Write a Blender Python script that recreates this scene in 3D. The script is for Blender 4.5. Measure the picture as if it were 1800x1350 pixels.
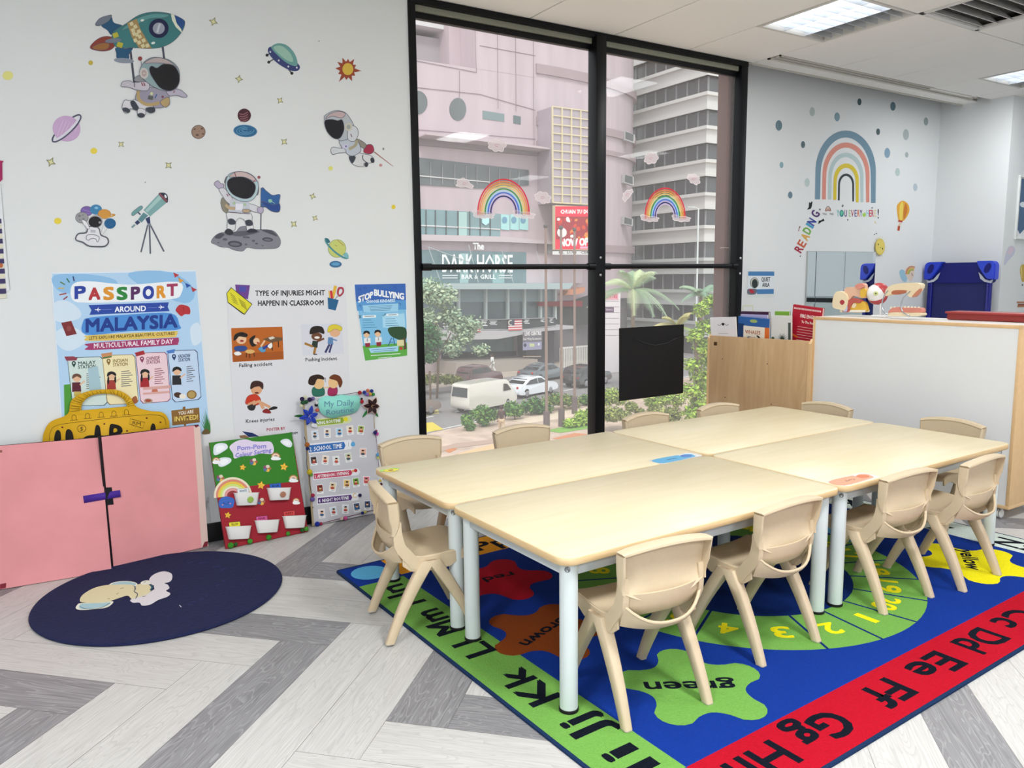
import bpy, bmesh, math, random
from mathutils import Vector, Matrix
from math import sin, cos, pi, radians
random.seed(7)
for o in list(bpy.data.objects): bpy.data.objects.remove(o)
S = bpy.context.scene
COL = S.collection
# ------------------------------------------------------------------ camera
F, YAW, PITCH, ROLL, CH = 1367.38, 0.5617085, 0.1369250, -0.01139572, 1.35
_cy, _sy, _cp, _sp = cos(YAW), sin(YAW), cos(PITCH), sin(PITCH)
FWD = Vector((_sy*_cp, _cy*_cp, -_sp)); _r = Vector((_cy, -_sy, 0)); _u = _r.cross(FWD)
RT = cos(ROLL)*_r + sin(ROLL)*_u; UP = -sin(ROLL)*_r + cos(ROLL)*_u
CAM = Vector((0, 0, CH))
cd = bpy.data.cameras.new('camera'); cam = bpy.data.objects.new('camera', cd); COL.objects.link(cam)
cam.matrix_world = Matrix(((RT.x, UP.x, -FWD.x, 0), (RT.y, UP.y, -FWD.y, 0), (RT.z, UP.z, -FWD.z, CH), (0, 0, 0, 1)))
cd.sensor_width = 36; cd.lens = F/1800*36; cd.clip_start = .05; cd.clip_end = 500
S.camera = cam
# ------------------------------------------------------------------ sky, sun, exposure
W = bpy.data.worlds.new('overcast_sky'); S.world = W; W.use_nodes = True
bg = W.node_tree.nodes['Background']; bg.inputs[0].default_value = (.93, .965, 1, 1); bg.inputs[1].default_value = 1.15
sl = bpy.data.lights.new('sun', 'SUN'); sl.energy = 1.5; sl.angle = radians(12); sl.color = (1, .96, .9)
so = bpy.data.objects.new('sun', sl); COL.objects.link(so); so.rotation_euler = (radians(38), 0, radians(-32))
vs = S.view_settings; vs.view_transform = 'Standard'; vs.look = 'None'; vs.exposure = 0.32; vs.gamma = 1; vs.use_curve_mapping = False
PANEL_W = 38.0      # watts of each ceiling lamp
# ------------------------------------------------------------------ materials
def lin(h):
    h = h.lstrip('#'); c = [int(h[i:i+2], 16)/255 for i in (0, 2, 4)]
    return tuple(x/12.92 if x <= .04045 else ((x+.055)/1.055)**2.4 for x in c)+(1,)
_M = {}
def M(h, rough=.6, metal=0, spec=.4, noise=0, scale=20, bump=0, coat=0, emit=0, stretch=None):
    k = (h, rough, metal, spec, noise, scale, bump, coat, emit, stretch)
    if k in _M: return _M[k]
    m = bpy.data.materials.new('paint_'+h.lstrip('#')); m.use_nodes = True; nt = m.node_tree; b = nt.nodes['Principled BSDF']
    c = lin(h); b.inputs['Base Color'].default_value = c; b.inputs['Roughness'].default_value = rough
    b.inputs['Metallic'].default_value = metal; b.inputs['Specular IOR Level'].default_value = spec
    b.inputs['Coat Weight'].default_value = coat
    if emit: b.inputs['Emission Color'].default_value = c; b.inputs['Emission Strength'].default_value = emit
    if noise or bump:
        tc = nt.nodes.new('ShaderNodeTexCoord'); n = nt.nodes.new('ShaderNodeTexNoise'); n.inputs['Scale'].default_value = scale
        n.inputs['Detail'].default_value = 4; src = tc.outputs['Object']
        if stretch:
            mp = nt.nodes.new('ShaderNodeMapping'); mp.inputs['Scale'].default_value = stretch; nt.links.new(src, mp.inputs[0]); src = mp.outputs[0]
        nt.links.new(src, n.inputs['Vector'])
        if noise:
            r = nt.nodes.new('ShaderNodeMapRange'); r.inputs['From Min'].default_value = .3; r.inputs['From Max'].default_value = .7
            r.inputs['To Min'].default_value = 1-noise; r.inputs['To Max'].default_value = 1+noise*.6
            nt.links.new(n.outputs['Fac'], r.inputs['Value'])
            mx = nt.nodes.new('ShaderNodeVectorMath'); mx.operation = 'SCALE'; mx.inputs[0].default_value = c[:3]
            nt.links.new(r.outputs[0], mx.inputs['Scale']); nt.links.new(mx.outputs[0], b.inputs['Base Color'])
        if bump:
            bp = nt.nodes.new('ShaderNodeBump'); bp.inputs['Strength'].default_value = bump; bp.inputs['Distance'].default_value = .01
            nt.links.new(n.outputs['Fac'], bp.inputs['Height']); nt.links.new(bp.outputs[0], b.inputs['Normal'])
    _M[k] = m
    return m
def wood_mat(c1, c2, scale, rough=.45, axis=(1, 8, 8), uv=False, dist=2.0, lo=.35, hi=.65, seams=None):
    k = ('wood', c1, c2, scale, axis, uv)
    if k in _M: return _M[k]
    m = bpy.data.materials.new('wood_grain'); m.use_nodes = True; nt = m.node_tree; b = nt.nodes['Principled BSDF']; L = nt.links.new
    tc = nt.nodes.new('ShaderNodeTexCoord'); mp = nt.nodes.new('ShaderNodeMapping'); mp.inputs['Scale'].default_value = axis
    L(tc.outputs['UV' if uv else 'Object'], mp.inputs[0])
    n = nt.nodes.new('ShaderNodeTexNoise'); n.inputs['Scale'].default_value = scale; n.inputs['Detail'].default_value = 6
    n.inputs['Roughness'].default_value = .6; n.inputs['Distortion'].default_value = dist; L(mp.outputs[0], n.inputs['Vector'])
    cr = nt.nodes.new('ShaderNodeValToRGB'); cr.color_ramp.elements[0].position = lo; cr.color_ramp.elements[1].position = hi
    cr.color_ramp.elements[0].color = lin(c1); cr.color_ramp.elements[1].color = lin(c2); L(n.outputs['Fac'], cr.inputs[0])
    L(cr.outputs[0], b.inputs['Base Color']); b.inputs['Roughness'].default_value = rough
    bp = nt.nodes.new('ShaderNodeBump'); bp.inputs['Strength'].default_value = .12; bp.inputs['Distance'].default_value = .003
    L(n.outputs['Fac'], bp.inputs['Height']); L(bp.outputs[0], b.inputs['Normal'])
    _M[k] = m
    return m
# ------------------------------------------------------------------ mesh helpers
def finish(bm, ang=38):
    for f in bm.faces: f.smooth = True
    for e in bm.edges:
        if len(e.link_faces) == 2:
            e.smooth = e.calc_face_angle(0) < radians(ang)
def obj(name, bm, mats, parent=None, loc=None, rotz=0, ang=38, norm=True):
    if norm: bmesh.ops.recalc_face_normals(bm, faces=bm.faces)
    finish(bm, ang); me = bpy.data.meshes.new(name); bm.to_mesh(me); bm.free()
    for m in (mats if isinstance(mats, (list, tuple)) else [mats]): me.materials.append(m)
    o = bpy.data.objects.new(name, me); COL.objects.link(o)
    if parent: o.parent = parent
    if loc: o.location = loc
    if rotz: o.rotation_euler.z = rotz
    return o
def empty(name, loc=(0, 0, 0), rotz=0):
    o = bpy.data.objects.new(name, None); COL.objects.link(o); o.location = loc; o.rotation_euler.z = rotz; o.empty_display_size = .1
    return o
def tag(o, label=None, cat=None, group=None, kind=None):
    if label: o['label'] = label
    if cat: o['category'] = cat
    if group: o['group'] = group
    if kind: o['kind'] = kind
    return o
def thing(name, label, cat, loc=(0, 0, 0), rotz=0, group=None): return tag(empty(name, loc, rotz), label, cat, group)
def dup(root, loc=None, rotz=None, label=None):
    def cp(o, par):
        c = o.copy(); COL.objects.link(c); c.parent = par
        for ch in list(o.children): cp(ch, c)
        return c
    kids = root
    c = cp(root, None)
    if loc is not None: c.location = loc
    if rotz is not None: c.rotation_euler.z = rotz
    if label: c['label'] = label
    return c
def B(): return bmesh.new()
def merge(bm, t, mi=0, mat=None):
    if mat is not None: bmesh.ops.transform(t, matrix=mat, verts=t.verts)
    vm = {v: bm.verts.new(v.co) for v in t.verts}
    for f in t.faces:
        try: nf = bm.faces.new([vm[v] for v in f.verts]); nf.material_index = mi if mi is not None else f.material_index
        except ValueError: pass
    t.free()
def box(bm, x0, x1, y0, y1, z0, z1, mi=0, bev=0, mat=None, seg=2):
    t = B(); bmesh.ops.create_cube(t, size=1)
    for v in t.verts: v.co = Vector(((x0+x1)/2+v.co.x*(x1-x0), (y0+y1)/2+v.co.y*(y1-y0), (z0+z1)/2+v.co.z*(z1-z0)))
    if bev: bmesh.ops.bevel(t, geom=t.edges, offset=bev, segments=seg, affect='EDGES', profile=.5)
    merge(bm, t, mi, mat); return bm
def sphere(bm, c, r, mi=0, sc=(1, 1, 1), u=16, v=10, mat=None):
    t = B(); bmesh.ops.create_uvsphere(t, u_segments=u, v_segments=v, radius=1)
    for w in t.verts: w.co = Vector((w.co.x*r*sc[0], w.co.y*r*sc[1], w.co.z*r*sc[2]))
    if mat is not None: bmesh.ops.transform(t, matrix=mat, verts=t.verts)
    for w in t.verts: w.co += Vector(c)
    merge(bm, t, mi); return bm
def loft(bm, rings, mi=0, closed=True, caps=True):
    vs_ = [[bm.verts.new(p) for p in r] for r in rings]; n = len(vs_[0])
    for a, b in zip(vs_, vs_[1:]):
        for i in range(n if closed else n-1):
            j = (i+1) % n
            try: bm.faces.new((a[i], a[j], b[j], b[i])).material_index = mi
            except ValueError: pass
    if caps and closed:
        for r in (vs_[0][::-1], vs_[-1]):
            try: bm.faces.new(r).material_index = mi
            except ValueError: pass
    return vs_
def frame(d):
    d = Vector(d).normalized(); a = Vector((0, 0, 1)) if abs(d.z) < .95 else Vector((0, 1, 0))
    x = d.cross(a).normalized(); return x, x.cross(d).normalized()
def tube(bm, path, r, mi=0, seg=10, caps=True):
    path = [Vector(p) for p in path]; rs = r if isinstance(r, (list, tuple)) else [r]*len(path); rings = []
    x0 = None
    for i, p in enumerate(path):
        d = path[min(i+1, len(path)-1)]-path[max(i-1, 0)]
        x, y = frame(d)
        if x0 is not None:
            x = (x0 - d.normalized()*x0.dot(d.normalized())).normalized(); y = x.cross(d.normalized()).normalized()
        x0 = x
        rings.append([p+x*cos(2*pi*k/seg)*rs[i]+y*sin(2*pi*k/seg)*rs[i] for k in range(seg)])
    loft(bm, rings, mi, True, caps); return bm
def lathe(bm, prof, c=(0, 0, 0), mi=0, seg=24, mat=None):
    t = B(); rings = [[Vector((r*cos(2*pi*k/seg), r*sin(2*pi*k/seg), z)) for k in range(seg)] for r, z in prof]
    loft(t, rings)
    bmesh.ops.remove_doubles(t, verts=t.verts, dist=1e-6)
    if mat is not None: bmesh.ops.transform(t, matrix=mat, verts=t.verts)
    for w in t.verts: w.co += Vector(c)
    merge(bm, t, mi); return bm
def prism(bm, pts, ext, mi=0, side=None):
    """pts: 3D outline; ext: extrusion vector"""
    e = Vector(ext); a = [bm.verts.new(p) for p in pts]; b = [bm.verts.new(Vector(p)+e) for p in pts]; n = len(a)
    try:
        bm.faces.new(a).material_index = mi; bm.faces.new(b[::-1]).material_index = mi if side is None else side
    except ValueError: pass
    for i in range(n): bm.faces.new((a[i], b[i], b[(i+1) % n], a[(i+1) % n])).material_index = mi if side is None else side
    return bm
def rrect(x0, x1, y0, y1, r, n=6):
    o = []
    for cx, cy, a in ((x1-r, y1-r, 0), (x0+r, y1-r, 90), (x0+r, y0+r, 180), (x1-r, y0+r, 270)):
        for k in range(n+1): t = radians(a+90*k/n); o.append((cx+r*cos(t), cy+r*sin(t)))
    return o
def spline(pts, n=5, closed=True):
    P = [Vector(p) for p in pts]; N = len(P); out = []
    for i in range(N if closed else N-1):
        if closed: a, b, c, d = P[(i-1) % N], P[i], P[(i+1) % N], P[(i+2) % N]
        else: a, b, c, d = P[max(i-1, 0)], P[i], P[i+1], P[min(i+2, N-1)]
        for k in range(n):
            t = k/n; out.append(.5*((2*b)+(c-a)*t+(2*a-5*b+4*c-d)*t*t+(3*b-a-3*c+d)*t**3))
    if not closed: out.append(P[-1])
    return out
# ------------------------------------------------------------------ drawing flat art on real planes
def ray(u, v): return FWD+RT*((u-900)/F)-UP*((v-675)/F)
def on_plane(p0, n):
    p0, n = Vector(p0), Vector(n)
    return lambda u, v: CAM+ray(u, v)*((p0-CAM).dot(n)/ray(u, v).dot(n))
def at_y(u, v, y): d = ray(u, v); return CAM+d*(y/d.y)
def at_x(u, v, x): d = ray(u, v); return CAM+d*(x/d.x)
def at_z(u, v, z): d = ray(u, v); return CAM+d*((z-CH)/d.z)
_G = {}
def glyphs(s, off=0):
    if (s, off) in _G: return _G[(s, off)]
    c = bpy.data.curves.new('t', 'FONT'); c.body = s; c.size = 1; c.resolution_u = 3 if len(s) < 9 else 1; c.offset = off
    o = bpy.data.objects.new('t', c); COL.objects.link(o); dg = bpy.context.evaluated_depsgraph_get(); dg.update()
    me = bpy.data.meshes.new_from_object(o.evaluated_get(dg)); V = [(v.co.x, v.co.y) for v in me.vertices]
    Fc = [tuple(p.vertices) for p in me.polygons]; bpy.data.objects.remove(o); bpy.data.curves.remove(c); bpy.data.meshes.remove(me)
    if not V: V = [(0, 0), (1, 1)]
    x0 = min(p[0] for p in V); x1 = max(p[0] for p in V); V = [((x-x0)/(x1-x0), y/.7) for x, y in V]
    _G[(s, off)] = (V, Fc); return _G[(s, off)]
class Art:
    def __init__(s, mp, n, lift=.0015, step=.0002, rough=.6, spec=.3):
        s.mp = mp; s.n = Vector(n).normalized(); s.bm = B(); s.mats = []; s.idx = {}; s.boxes = []; s.lift = lift; s.step = step; s.rough = rough; s.spec = spec
    def mi(s, col):
        if col not in s.idx: s.idx[col] = len(s.mats); s.mats.append(col if not isinstance(col, str) else M(col, rough=s.rough, spec=s.spec))
        return s.idx[col]
    def lay(s, pts, sub=0):
        a, b = min(p[0] for p in pts), max(p[0] for p in pts); c, d = min(p[1] for p in pts), max(p[1] for p in pts); l = -1
        for (e, f, g, h, k) in s.boxes:
            if a < f and b > e and c < h and d > g: l = max(l, k)
        s.boxes.append((a, b, c, d, l+1)); return s.lift+s.step*(l+1)
    def poly(s, pts, col, depth=0):
        z = s.lay(pts); m = s.mi(col); P = [s.mp(*p[:2])+s.n*z for p in pts]
        if depth: prism(s.bm, P, s.n*depth, m); return
        try: s.bm.faces.new([s.bm.verts.new(p) for p in P]).material_index = m
        except ValueError: pass
    ol = None
    def blob(s, pts, col, n=4, depth=0):
        q = [tuple(p)[:2] for p in spline([(x, y, 0) for x, y in pts], n)]; s.poly(q, col, depth)
        if s.ol: s.line(q, s.ol[1], s.ol[0], closed=True)
    def ell(s, cx, cy, rx, ry, col, rot=0, n=24, depth=0):
        c, d = cos(radians(rot)), sin(radians(rot))
        s.poly([(cx+rx*cos(t)*c-ry*sin(t)*d, cy+rx*cos(t)*d+ry*sin(t)*c) for t in [2*pi*k/n for k in range(n)]], col, depth)
    def rect(s, x0, y0, x1, y1, col, rot=0, depth=0):
        cx, cy = (x0+x1)/2, (y0+y1)/2; c, d = cos(radians(rot)), sin(radians(rot))
        s.poly([(cx+(x-cx)*c-(y-cy)*d, cy+(x-cx)*d+(y-cy)*c) for x, y in ((x0, y0), (x1, y0), (x1, y1), (x0, y1))], col, depth)
    def line(s, pts, w, col, depth=0, closed=False):
        n = len(pts); L, R = [], []
        for i in range(n):
            a = pts[(i-1) % n] if closed else pts[max(i-1, 0)]; b = pts[(i+1) % n] if closed else pts[min(i+1, n-1)]
            dx, dy = b[0]-a[0], b[1]-a[1]; l = math.hypot(dx, dy) or 1; ww = w[i] if isinstance(w, (list, tuple)) else w
            L.append((pts[i][0]-dy/l*ww/2, pts[i][1]+dx/l*ww/2)); R.append((pts[i][0]+dy/l*ww/2, pts[i][1]-dx/l*ww/2))
        z = s.lay(L+R); m = s.mi(col); P = [s.mp(*p)+s.n*z for p in L]; Q = [s.mp(*p)+s.n*z for p in R]
        for i in range(n if closed else n-1):
            j = (i+1) % n
            if depth: prism(s.bm, [P[i], P[j], Q[j], Q[i]], s.n*depth, m); continue
            s.bm.faces.new([s.bm.verts.new(p) for p in (P[i], P[j], Q[j], Q[i])]).material_index = m
    def curve(s, pts, w, col, n=5, depth=0, closed=False): s.line([tuple(p)[:2] for p in spline([(x, y, 0) for x, y in pts], n, closed)], w, col, depth, closed)
    def arc(s, cx, cy, rx, ry, a0, a1, w, col, n=20, rot=0):
        c, d = cos(radians(rot)), sin(radians(rot)); T = [radians(a0+(a1-a0)*k/n) for k in range(n+1)]
        s.line([(cx+rx*cos(t)*c+ry*sin(t)*d, cy+rx*cos(t)*d-ry*sin(t)*c) for t in T], w, col)
    def text(s, t, p0, p1, h, col, bold=0, up=None, shear=0, depth=0):
        V, Fc = glyphs(t); up = up or (0, -h); z = s.lay([p0, p1, (p0[0]+up[0], p0[1]+up[1]), (p1[0]+up[0], p1[1]+up[1])]); m = s.mi(col)
        dx, dy = p1[0]-p0[0], p1[1]-p0[1]; ln = math.hypot(dx, dy); ul = math.hypot(*up)
        bd = bold*abs(h)*1.1; offs = [(0, 0)] if not bold else [(a_*bd, b_*bd) for a_, b_ in ((-1, -1), (1, -1), (1, 1), (-1, 1), (0, 0))]
        for k, (ox, oy) in enumerate(offs):
            zz = z+s.step*.02*k
            vs_ = [s.bm.verts.new(s.mp(p0[0]+dx*x+up[0]*y+(dx/ln)*(ox+shear*y)+up[0]/ul*oy, p0[1]+dy*x+up[1]*y+(dy/ln)*(ox+shear*y)+up[1]/ul*oy)+s.n*zz) for x, y in V]
            for f in Fc:
                try: s.bm.faces.new([vs_[i] for i in f]).material_index = m
                except ValueError: pass
    def star(s, cx, cy, R, r, n, col, rot=-90, depth=0):
        s.poly([(cx+(R if k % 2 == 0 else r)*cos(radians(rot)+pi*k/n), cy+(R if k % 2 == 0 else r)*sin(radians(rot)+pi*k/n)) for k in range(2*n)], col, depth)
    def build(s, name, parent=None, world=True):
        o = obj(name, s.bm, s.mats, parent, norm=False, ang=20)
        return o
def adopt(o, parent):
    o.parent = parent; o.matrix_parent_inverse = parent.matrix_basis.inverted(); return o
def recenter(o):
    V = [v.co for v in o.data.vertices]
    c = Vector(((min(v.x for v in V)+max(v.x for v in V))/2, (min(v.y for v in V)+max(v.y for v in V))/2, min(v.z for v in V)))
    o.data.transform(Matrix.Translation(-c)); o.location = c; return o
def recenter_children(root):
    pass

def cropmap(ox, oy, k, plane): return lambda X, Y: plane(ox+X/k, oy+Y/k)
def project(p):
    d = Vector(p)-CAM; z = d.dot(FWD); return (900+F*d.dot(RT)/z, 675-F*d.dot(UP)/z)

def film(h, alpha):
    k = ('film', h, alpha)
    if k in _M: return _M[k]
    m = bpy.data.materials.new('translucent_film'); m.use_nodes = True; nt = m.node_tree; b = nt.nodes['Principled BSDF']; b.inputs['Base Color'].default_value = lin(h); b.inputs['Roughness'].default_value = .3
    t = nt.nodes.new('ShaderNodeBsdfTransparent'); tl = nt.nodes.new('ShaderNodeBsdfTranslucent'); tl.inputs[0].default_value = lin(h); ad = nt.nodes.new('ShaderNodeMixShader'); ad.inputs[0].default_value = .6
    nt.links.new(b.outputs[0], ad.inputs[1]); nt.links.new(tl.outputs[0], ad.inputs[2]); mx = nt.nodes.new('ShaderNodeMixShader'); mx.inputs[0].default_value = alpha
    nt.links.new(t.outputs[0], mx.inputs[1]); nt.links.new(ad.outputs[0], mx.inputs[2]); nt.links.new(mx.outputs[0], nt.nodes['Material Output'].inputs[0]); _M[k] = m; return m
# ================================================================== THE ROOM
YW, YR, ZC = 4.15, 4.35, 2.90        # left/window wall, recessed wall right of the window, ceiling
XL, XR, YF = -2.4, 9.6, -4.2         # room extents
XA, XB = 1.955, 4.70                 # window opening
def struct(name, bm, mats, parent=None, **k):
    o = obj(name, bm, mats, parent, **k)
    o['kind'] = 'structure'; return o
# floor: herringbone vinyl planks laid at 45 degrees, every third pair grey
def clip(poly, x0, x1, y0, y1):
    for ax, val, sg in ((0, x0, 1), (0, x1, -1), (1, y0, 1), (1, y1, -1)):
        out = []
        for i in range(len(poly)):
            a, b = poly[i-1], poly[i]; ia, ib = (a[ax]-val)*sg >= 0, (b[ax]-val)*sg >= 0
            if ia != ib:
                t = (val-a[ax])/(b[ax]-a[ax]); out.append(tuple(a[k]+(b[k]-a[k])*t for k in range(len(a))))
            if ib: out.append(b)
        poly = out
        if not poly: return []
    return poly
def floor_mat(c1, c2, c3, name):
    m = bpy.data.materials.new(name); m.use_nodes = True; nt = m.node_tree; b = nt.nodes['Principled BSDF']; L = nt.links.new
    tc = nt.nodes.new('ShaderNodeTexCoord'); mp = nt.nodes.new('ShaderNodeMapping'); mp.inputs['Scale'].default_value = (1.1, 9, 1); L(tc.outputs['UV'], mp.inputs[0])
    wv = nt.nodes.new('ShaderNodeTexNoise'); wv.inputs['Scale'].default_value = 1.3; wv.inputs['Detail'].default_value = 2; wv.inputs['Distortion'].default_value = 1.2
    L(mp.outputs[0], wv.inputs['Vector'])
    mu = nt.nodes.new('ShaderNodeMath'); mu.operation = 'MULTIPLY'; mu.inputs[1].default_value = 16; L(wv.outputs['Fac'], mu.inputs[0])
    sn = nt.nodes.new('ShaderNodeMath'); sn.operation = 'FRACT'; L(mu.outputs[0], sn.inputs[0])
    mp2 = nt.nodes.new('ShaderNodeMapping'); mp2.inputs['Scale'].default_value = (3, 110, 1); L(tc.outputs['UV'], mp2.inputs[0])
    fn = nt.nodes.new('ShaderNodeTexNoise'); fn.inputs['Scale'].default_value = 1.5; fn.inputs['Detail'].default_value = 5; L(mp2.outputs[0], fn.inputs['Vector'])
    cr = nt.nodes.new('ShaderNodeValToRGB'); e = cr.color_ramp.elements; e[0].position = .3; e[0].color = lin(c1); e[1].position = .72; e[1].color = lin(c2)
    L(fn.outputs['Fac'], cr.inputs[0])
    r2 = nt.nodes.new('ShaderNodeValToRGB'); e = r2.color_ramp.elements; e[0].position = 0; e[0].color = (.72, .72, .72, 1); e[1].position = .35; e[1].color = (0, 0, 0, 1)
    L(sn.outputs[0], r2.inputs[0])
    mx = nt.nodes.new('ShaderNodeMix'); mx.data_type = 'RGBA'; L(r2.outputs[0], mx.inputs[0]); L(cr.outputs[0], mx.inputs[6]); mx.inputs[7].default_value = lin(c3)
    L(mx.outputs[2], b.inputs['Base Color']); b.inputs['Roughness'].default_value = .42; b.inputs['Specular IOR Level'].default_value = .35
    bp = nt.nodes.new('ShaderNodeBump'); bp.inputs['Strength'].default_value = .15; bp.inputs['Distance'].default_value = .002
    L(fn.outputs['Fac'], bp.inputs['Height']); L(bp.outputs[0], b.inputs['Normal'])
    return m
def build_floor():
    w, Ln = .1975, 1.016; bm = B(); uv = bm.loops.layers.uv.new('UVMap'); r2 = 2**.5; rnd = random.Random(3)
    S0, T0 = 2.510, 1.281
    for k in range(-90, 91):
        for m in range(-14, 15):
            bs, bt = S0+k*w+m*Ln, T0-k*w+m*Ln
            for (s0, s1, t0, t1, al) in ((bs, bs+w, bt, bt+Ln, 1), (bs-Ln, bs, bt, bt+w, 0)):
                g = .0006
                pl = [(s0+g, t0+g), (s1-g, t0+g), (s1-g, t1-g), (s0+g, t1-g)]
                q = [((s-t)/r2, (s+t)/r2, s, t) for s, t in pl]
                if max(a[0] for a in q) < XL or min(a[0] for a in q) > XR or max(a[1] for a in q) < YF or min(a[1] for a in q) > YR: continue
                q = clip(q, XL, XR, YF, YR)
                if len(q) < 3: continue
                f = bm.faces.new([bm.verts.new((a[0], a[1], 0)) for a in q]); f.material_index = 1 if k % 3 == 0 else 0
                o = (rnd.random()*40, rnd.random()*40)
                for lp, a in zip(f.loops, q):
                    lp[uv].uv = (a[3]+o[0], a[2]+o[1]) if al else (a[2]+o[0], a[3]+o[1])
    box(bm, XL, XR, YF, YR, -.12, -.001, 2)
    return struct('floor', bm, [floor_mat('#bbb9b6', '#d0cecb', '#b3b1ae', 'light_oak_vinyl'), floor_mat('#737275', '#969597', '#a5a4a6', 'grey_oak_vinyl'), M('#8f8d8b')], norm=False)
build_floor()
WALL = M('#e1e4e5', rough=.75, noise=.015, scale=1.4, bump=.03)
bm = B(); box(bm, XL-.15, XA, YW, YW+.25, 0, ZC+.3); struct('wall_window_side', bm, WALL)
bm = B(); prism(bm, [(XB, YR, 0), (7.64, YR, 0), (7.64, YR+.15, 0), (XB+.3, YR+.15, 0), (XB, YR+.005, 0)], (0, 0, ZC+.3)); struct('wall_reading_corner', bm, WALL)
bm = B(); box(bm, 7.64, XR+.15, 3.70, YR+.15, 0, ZC+.3); struct('wall_pillar', bm, WALL)
bm = B(); box(bm, XL-.15, XL, YF-.15, YW, 0, ZC+.3); struct('wall_left', bm, WALL)
bm = B(); box(bm, XR, XR+.15, YF-.15, 3.70, 0, ZC+.3); struct('wall_right', bm, WALL)
bm = B(); box(bm, XL, XR, YF-.15, YF, 0, ZC+.3); struct('wall_back', bm, WALL)
BB = M('#141518', rough=.5)
bm = B(); box(bm, XL, XA-.002, YW-.012, YW-.0005, 0.001, .10, bev=.003); struct('baseboard_window_side', bm, BB)
bm = B(); box(bm, XB+.03, 7.64, YR-.012, YR-.0005, 0.001, .10, bev=.003); struct('baseboard_reading_corner', bm, BB)
# ceiling of lay-in panels with fine shadow joints
def build_ceiling():
    bm = B(); xs = [XL]+[2.761+.6625*k for k in range(-7, 11)]+[XR]; xs = sorted(set(x for x in xs if XL <= x <= XR)); g = .004
    fx = [(x, y) for x in (-1.2, 1.45, 4.09, 6.74) for y in (-2.4, .24, 2.885)]
    ys = [YF, -3.07, -2.4, -1.74, -1.08, -.42, .24, .9, 1.56, 2.22, 2.885, 3.97]
    for i in range(len(xs)-1):
        a, b = xs[i], xs[i+1]
        for c, d in zip(ys, ys[1:]):
            hit = [h for h in fx if abs(h[0]-a) < .1 and a < h[0]+.33 < b and c-.04 < h[1]+.02 < d]
            if hit:
                d2 = c+.6625
                if c == 2.885 and a < 4.7: d = YW-.01
                if d-d2 > .1: box(bm, a+g, b-g, d2+g, d-g, ZC, ZC+.015, bev=.002, seg=1)
                continue
            if abs(a-4.748) < .02 and abs(c-2.22) < .01: continue        # air grille sits here
            if 4.7 < a < 7.45 and c == 2.885: d = 3.90
            elif c == 2.885: d = YW-.01 if a < 4.7 else d
            box(bm, a+g, b-g, c+g, d-g, ZC, ZC+.015, bev=.002, seg=1)
        if a > 4.7: box(bm, a+g, b-g, 4.02, YW-.004, ZC, ZC+.015, bev=.002, seg=1)
    box(bm, XL, XR, YF, YW, ZC+.07, ZC+.076, 1); box(bm, XL-.15, XR+.15, YF-.15, YR+.15, ZC+.3, ZC+.4, 1)
    box(bm, XL, XR, YW-.004, YW, ZC-.012, ZC+.02, 2)
    return struct('ceiling', bm, [M('#f3f1ed', rough=.8, noise=.01, scale=2), M('#8a8782', rough=.9), M('#c9c5bc', rough=.8)])
build_ceiling()
def struct_box(name, x0, x1, y0, y1, z0, z1, mat, bev=.002):
    bm = B(); box(bm, x0, x1, y0, y1, z0, z1, bev=bev); return struct(name, bm, mat)
# linear air slot near the wall
bm = B()
for y0, y1, z, mi in ((3.905, 3.915, ZC-.004, 0), (3.948, 3.958, ZC-.004, 0), (3.99, 4.018, ZC-.004, 0)): box(bm, 4.76, 7.46, y0, y1, z, ZC+.012, mi)
box(bm, 4.76, 7.46, 3.915, 3.99, ZC+.010, ZC+.013, 1); box(bm, 4.76, 4.775, 3.905, 4.018, ZC-.004, ZC+.012); box(bm, 7.445, 7.46, 3.905, 4.018, ZC-.004, ZC+.012)
tag(obj('linear_air_diffuser', bm, [M('#d6d2c8'), M('#15130f')], loc=(0, 0, 0)), 'long narrow black slotted air diffuser in the ceiling by the recessed wall', 'air vent')
# louvred air grille
g = thing('air_grille', 'white louvred square air grille in the ceiling at the top right', 'air vent', (5.075, 2.55, ZC))
bm = B(); x0, x1, y0, y1 = -.325, .325, -.325, .325
for a in ((x0, x1, y0, y0+.03), (x0, x1, y1-.03, y1), (x0, x0+.03, y0, y1), (x1-.03, x1, y0, y1)): box(bm, *a, -.006, .014, bev=.002)
obj('frame', bm, M('#dcdcda'), g)
for k in range(7):
    bm = B(); y = y0+.07+k*.085; prism(bm, [(x0+.03, y, -.004), (x0+.03, y+.006, -.004), (x0+.03, y+.056, .05), (x0+.03, y+.05, .05)], (x1-x0-.06, 0, 0)); obj('slat', bm, M('#dcdcda'), g)
bm = B(); box(bm, x0, x1, y0, y1, .06, .065); obj('backing', bm, M('#6a6a68'), g)
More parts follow.
